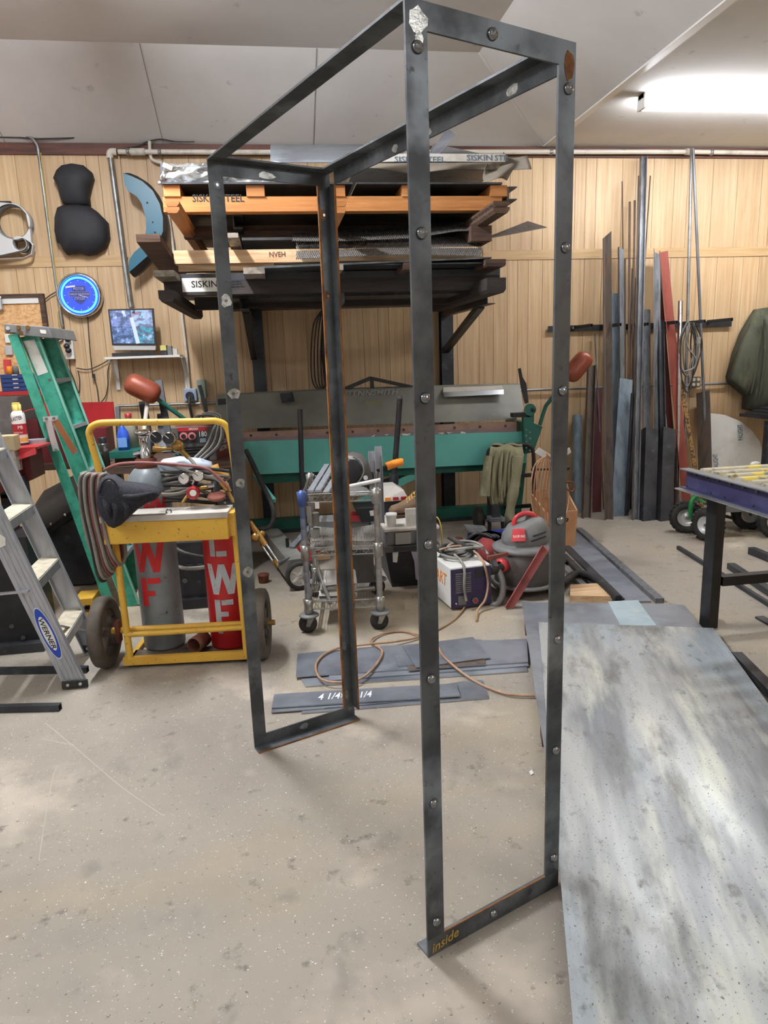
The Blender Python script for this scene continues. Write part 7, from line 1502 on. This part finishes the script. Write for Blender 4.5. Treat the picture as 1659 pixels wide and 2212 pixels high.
MB().prism([at(50, 737, Yn-.001), at(74, 733, Yn-.001), at(104, 804, Yn-.001), at(82, 812, Yn-.001)], (0, -.001, 0)).build('warning_label', m_label_white, gl, w=True, label='torn white warning label')
MB().prism([at(172, 1021, Yn-.001), at(192, 1014, Yn-.001), at(198, 1024, Yn-.001), at(177, 1032, Yn-.001)], (0, -.001, 0)).build('worn_label', m_label_white, gl, w=True)
MB().prism([at(92, 901, Yn-.07), at(125, 898, Yn-.07), at(125, 908, Yn-.07), at(94, 911, Yn-.07)], (0, .012, 0)).build('spreader_bracket', m_silver, gl, w=True)
MB().bar(at(104, 908, Yn-.075), at(121, 974, Yn-.075), .034, .005, (0, 1, 0)).build('spreader_bar', m_silver, gl, w=True)
MB().bar(at(120, 908, Yn-.075), at(163, 979, Yn-.075), .034, .005, (0, 1, 0)).build('spreader_bar', mat('rusty copper bar', (166, 104, 66), .6, .2), gl, w=True)
for x, y in ((100, 905), (116, 904), (121, 972), (163, 977), (107, 821)): MB().cyl(at(x, y, Yn-.078), at(x, y, Yn-.085), .009, 8).build('rivet', m_bolt, gl, w=True)
al = T('step_ladder', 'aluminium step ladder standing at the lower left edge', 'ladder', fl(165, 1488))
Ya = fl(163, 1487).y; f1 = at(163, 1486, Ya); f1.z = 0.012; t1 = at(-90, 970, Ya); dva = (t1-f1).normalized(); nva = V((dva.z, 0, -dva.x)); DA = .44
t1 = f1+dva*1.75
P1 = [(-.048, 0), (.048, 0), (.048, .03), (.044, .03), (.044, .004), (-.044, .004), (-.044, .03), (-.048, .03)]
rail(al, f1, t1, .096, .03, m_alu, 1, 'front_rail'); rail(al, f1+V((-.02, DA, 0)), t1+V((-.02, DA, 0)), .09, .03, m_alu, -1, 'front_rail')
for s in (-.03, -.01, .012, .03): MB().bar(f1+nva*s+V((0, -.001, 0)), t1+nva*s+V((0, -.001, 0)), .006, .003, (0, 1, 0)).build('rail_rib', m_alu, al, w=True)
for k in range(1, 6):
    c = f1+dva*(.30*k-.06)+V((0, .006, 0)); e = V((-.02, DA-.012, 0)); tr = V((1, 0, -.06)).normalized()
    MB().prism([c-tr*.045, c+tr*.045, c+tr*.045+e, c-tr*.045+e], (0, 0, .005)).build('step', m_tread, al, w=True)
    MB().prism([c+tr*.045, c+tr*.045+e, c+tr*.045+e-V((0, 0, .045)), c+tr*.045-V((0, 0, .045))], (.004, 0, 0)).build('step_front', m_alu, al, w=True)
for q, o_ in ((f1, V((0, 0, 0))), (f1+V((-.02, DA, 0)), V((0, 0, 0)))):
    ft = MB().bar(q+V((-.055, -.006, .012)), q+V((.06, -.006, .012)), .012, .036, (0, 0, 1)).build('foot', m_rubber, al, w=True)
    for dx in (-.028, .028): MB().cyl(q+V((dx, -.012, .014)), q+V((dx, -.018, .014)), .007, 8).build('rivet', m_silver, ft, w=True)
# rear legs spread out to the left
for dy in (.02, DA-.02): MB().bar(f1+V((-.95, dy, 0)), t1+V((-.05, dy, 0)), .05, .02, (0, 1, 0)).build('rear_rail', m_alu, al, w=True)
MB().bar(at(62, 1277, Ya-.01), at(-80, 1290, Ya-.01), .022, .008, (0, 0, 1)).build('spreader', m_alu, al, w=True)
MB().bar(at(120, 1360, Ya+.01)+V((0, .05, 0)), at(195, 1365, Ya+.45), .02, .006, (0, 0, 1)).build('step_brace', m_alu, al, w=True)
t_f = V((-dva.x, 0, -dva.z)); cc_ = at(104, 1368, Ya)
def ell(a_, b_, n=28): return [cc_+dva*(-a_*math.cos(2*math.pi*i/n))+nva*b_*math.sin(2*math.pi*i/n)+V((0, -.003, 0)) for i in range(n)]
MB().prism(ell(.135, .031), (0, -.001, 0)).build('decal', m_white, al, w=True); 
MB().prism([p-V((0, .001, 0)) for p in ell(.129, .028)], (0, -.001, 0)).build('decal_blue', m_wblue, al, w=True)
MB().prism([p-V((0, .002, 0)) for p in ell(.088, .0205)], (0, -.001, 0)).build('decal_field', m_white, al, w=True)
st0 = cc_+dva*.078-nva*.0+V((0, -.0066, 0)); stamp('WERNER', st0-nva*.011, -dva, nva, .021, m_ink, al, width=.156, shear=.2)
p = [at(-2, 1152, Ya-.004), at(12, 1162, Ya-.004), at(12, 1178, Ya-.004), at(-2, 1184, Ya-.004)]; MB().prism(p, (0, -.001, 0)).build('paper_label', m_label_white, al, w=True)

MB().tube(curve([at(531, 972, 5.3), at(545, 1000, 5.25), at(568, 1050, 5.2), at(588, 1092, 5.15), at(590, 1125, 5.1), at(578, 1140, 5.1), at(556, 1141, 5.12), at(540, 1136, 5.15)], 6), .018, 8).build('rubber_hose', m_rubber, None, label='black rubber hose curling down behind the steel frame left post', cat='hose')

# ---------------------------------------------------------------- group phrases for things that repeat
GROUPS = {'timber_block': 'timber runners in the sheet rack', 'timber_beam': 'timber beams in the sheet rack', 'expanded_metal': 'expanded metal sheets in the rack',
          'rod': 'thin rods leaning on the right wall', 'angle_bar': 'angle bars leaning about the shop', 'flat_bar': 'flat bars leaning on the right wall', 'channel': 'channels leaning on the right wall',
          'dark_bar': 'dark bars standing behind the bench', 'gas_cylinder': 'gas cylinders on the yellow cart', 'step_ladder': 'step ladders at the left', 'steel_length': 'long steel lengths on the floor',
          'gas_hose': 'hoses on the gas cart', 'cord': 'cords hanging on the left wall', 'cable_loop': 'cable loop strands under the rack', 'conduit': 'conduits on the back wall', 'wire': 'wires along the wall top',
          'work_pad': 'work pads on the bottom cart shelf', 'wire_mesh': 'wire mesh screens in the cart', 'steel_strip': 'steel strips', 'aluminium_channel': 'aluminium channels in the cart', 'wood_block': 'wood blocks at the left edge',
          'timber_runner': 'runners under the steel sheets', 'paper_wrap': 'paper wraps on the rack top', 'steel_offcut': 'steel offcuts', 'white_tube': 'white tubes on the cart top', 'roll': 'pipe rolls in the cart',
          'floor_jack': 'floor jacks', 'jar': 'jars on the blue cabinet', 'vacuum_hose': 'vacuum hoses', 'parts_box': 'small boxes on the monitor shelf', 'square_tube': 'square tubes'}
for o in list(C.objects):
    if o.parent is None and 'group' not in o.keys() and 'label' in o.keys():
        b_ = o.name.split('.')[0]
        if b_ in GROUPS: o['group'] = GROUPS[b_]
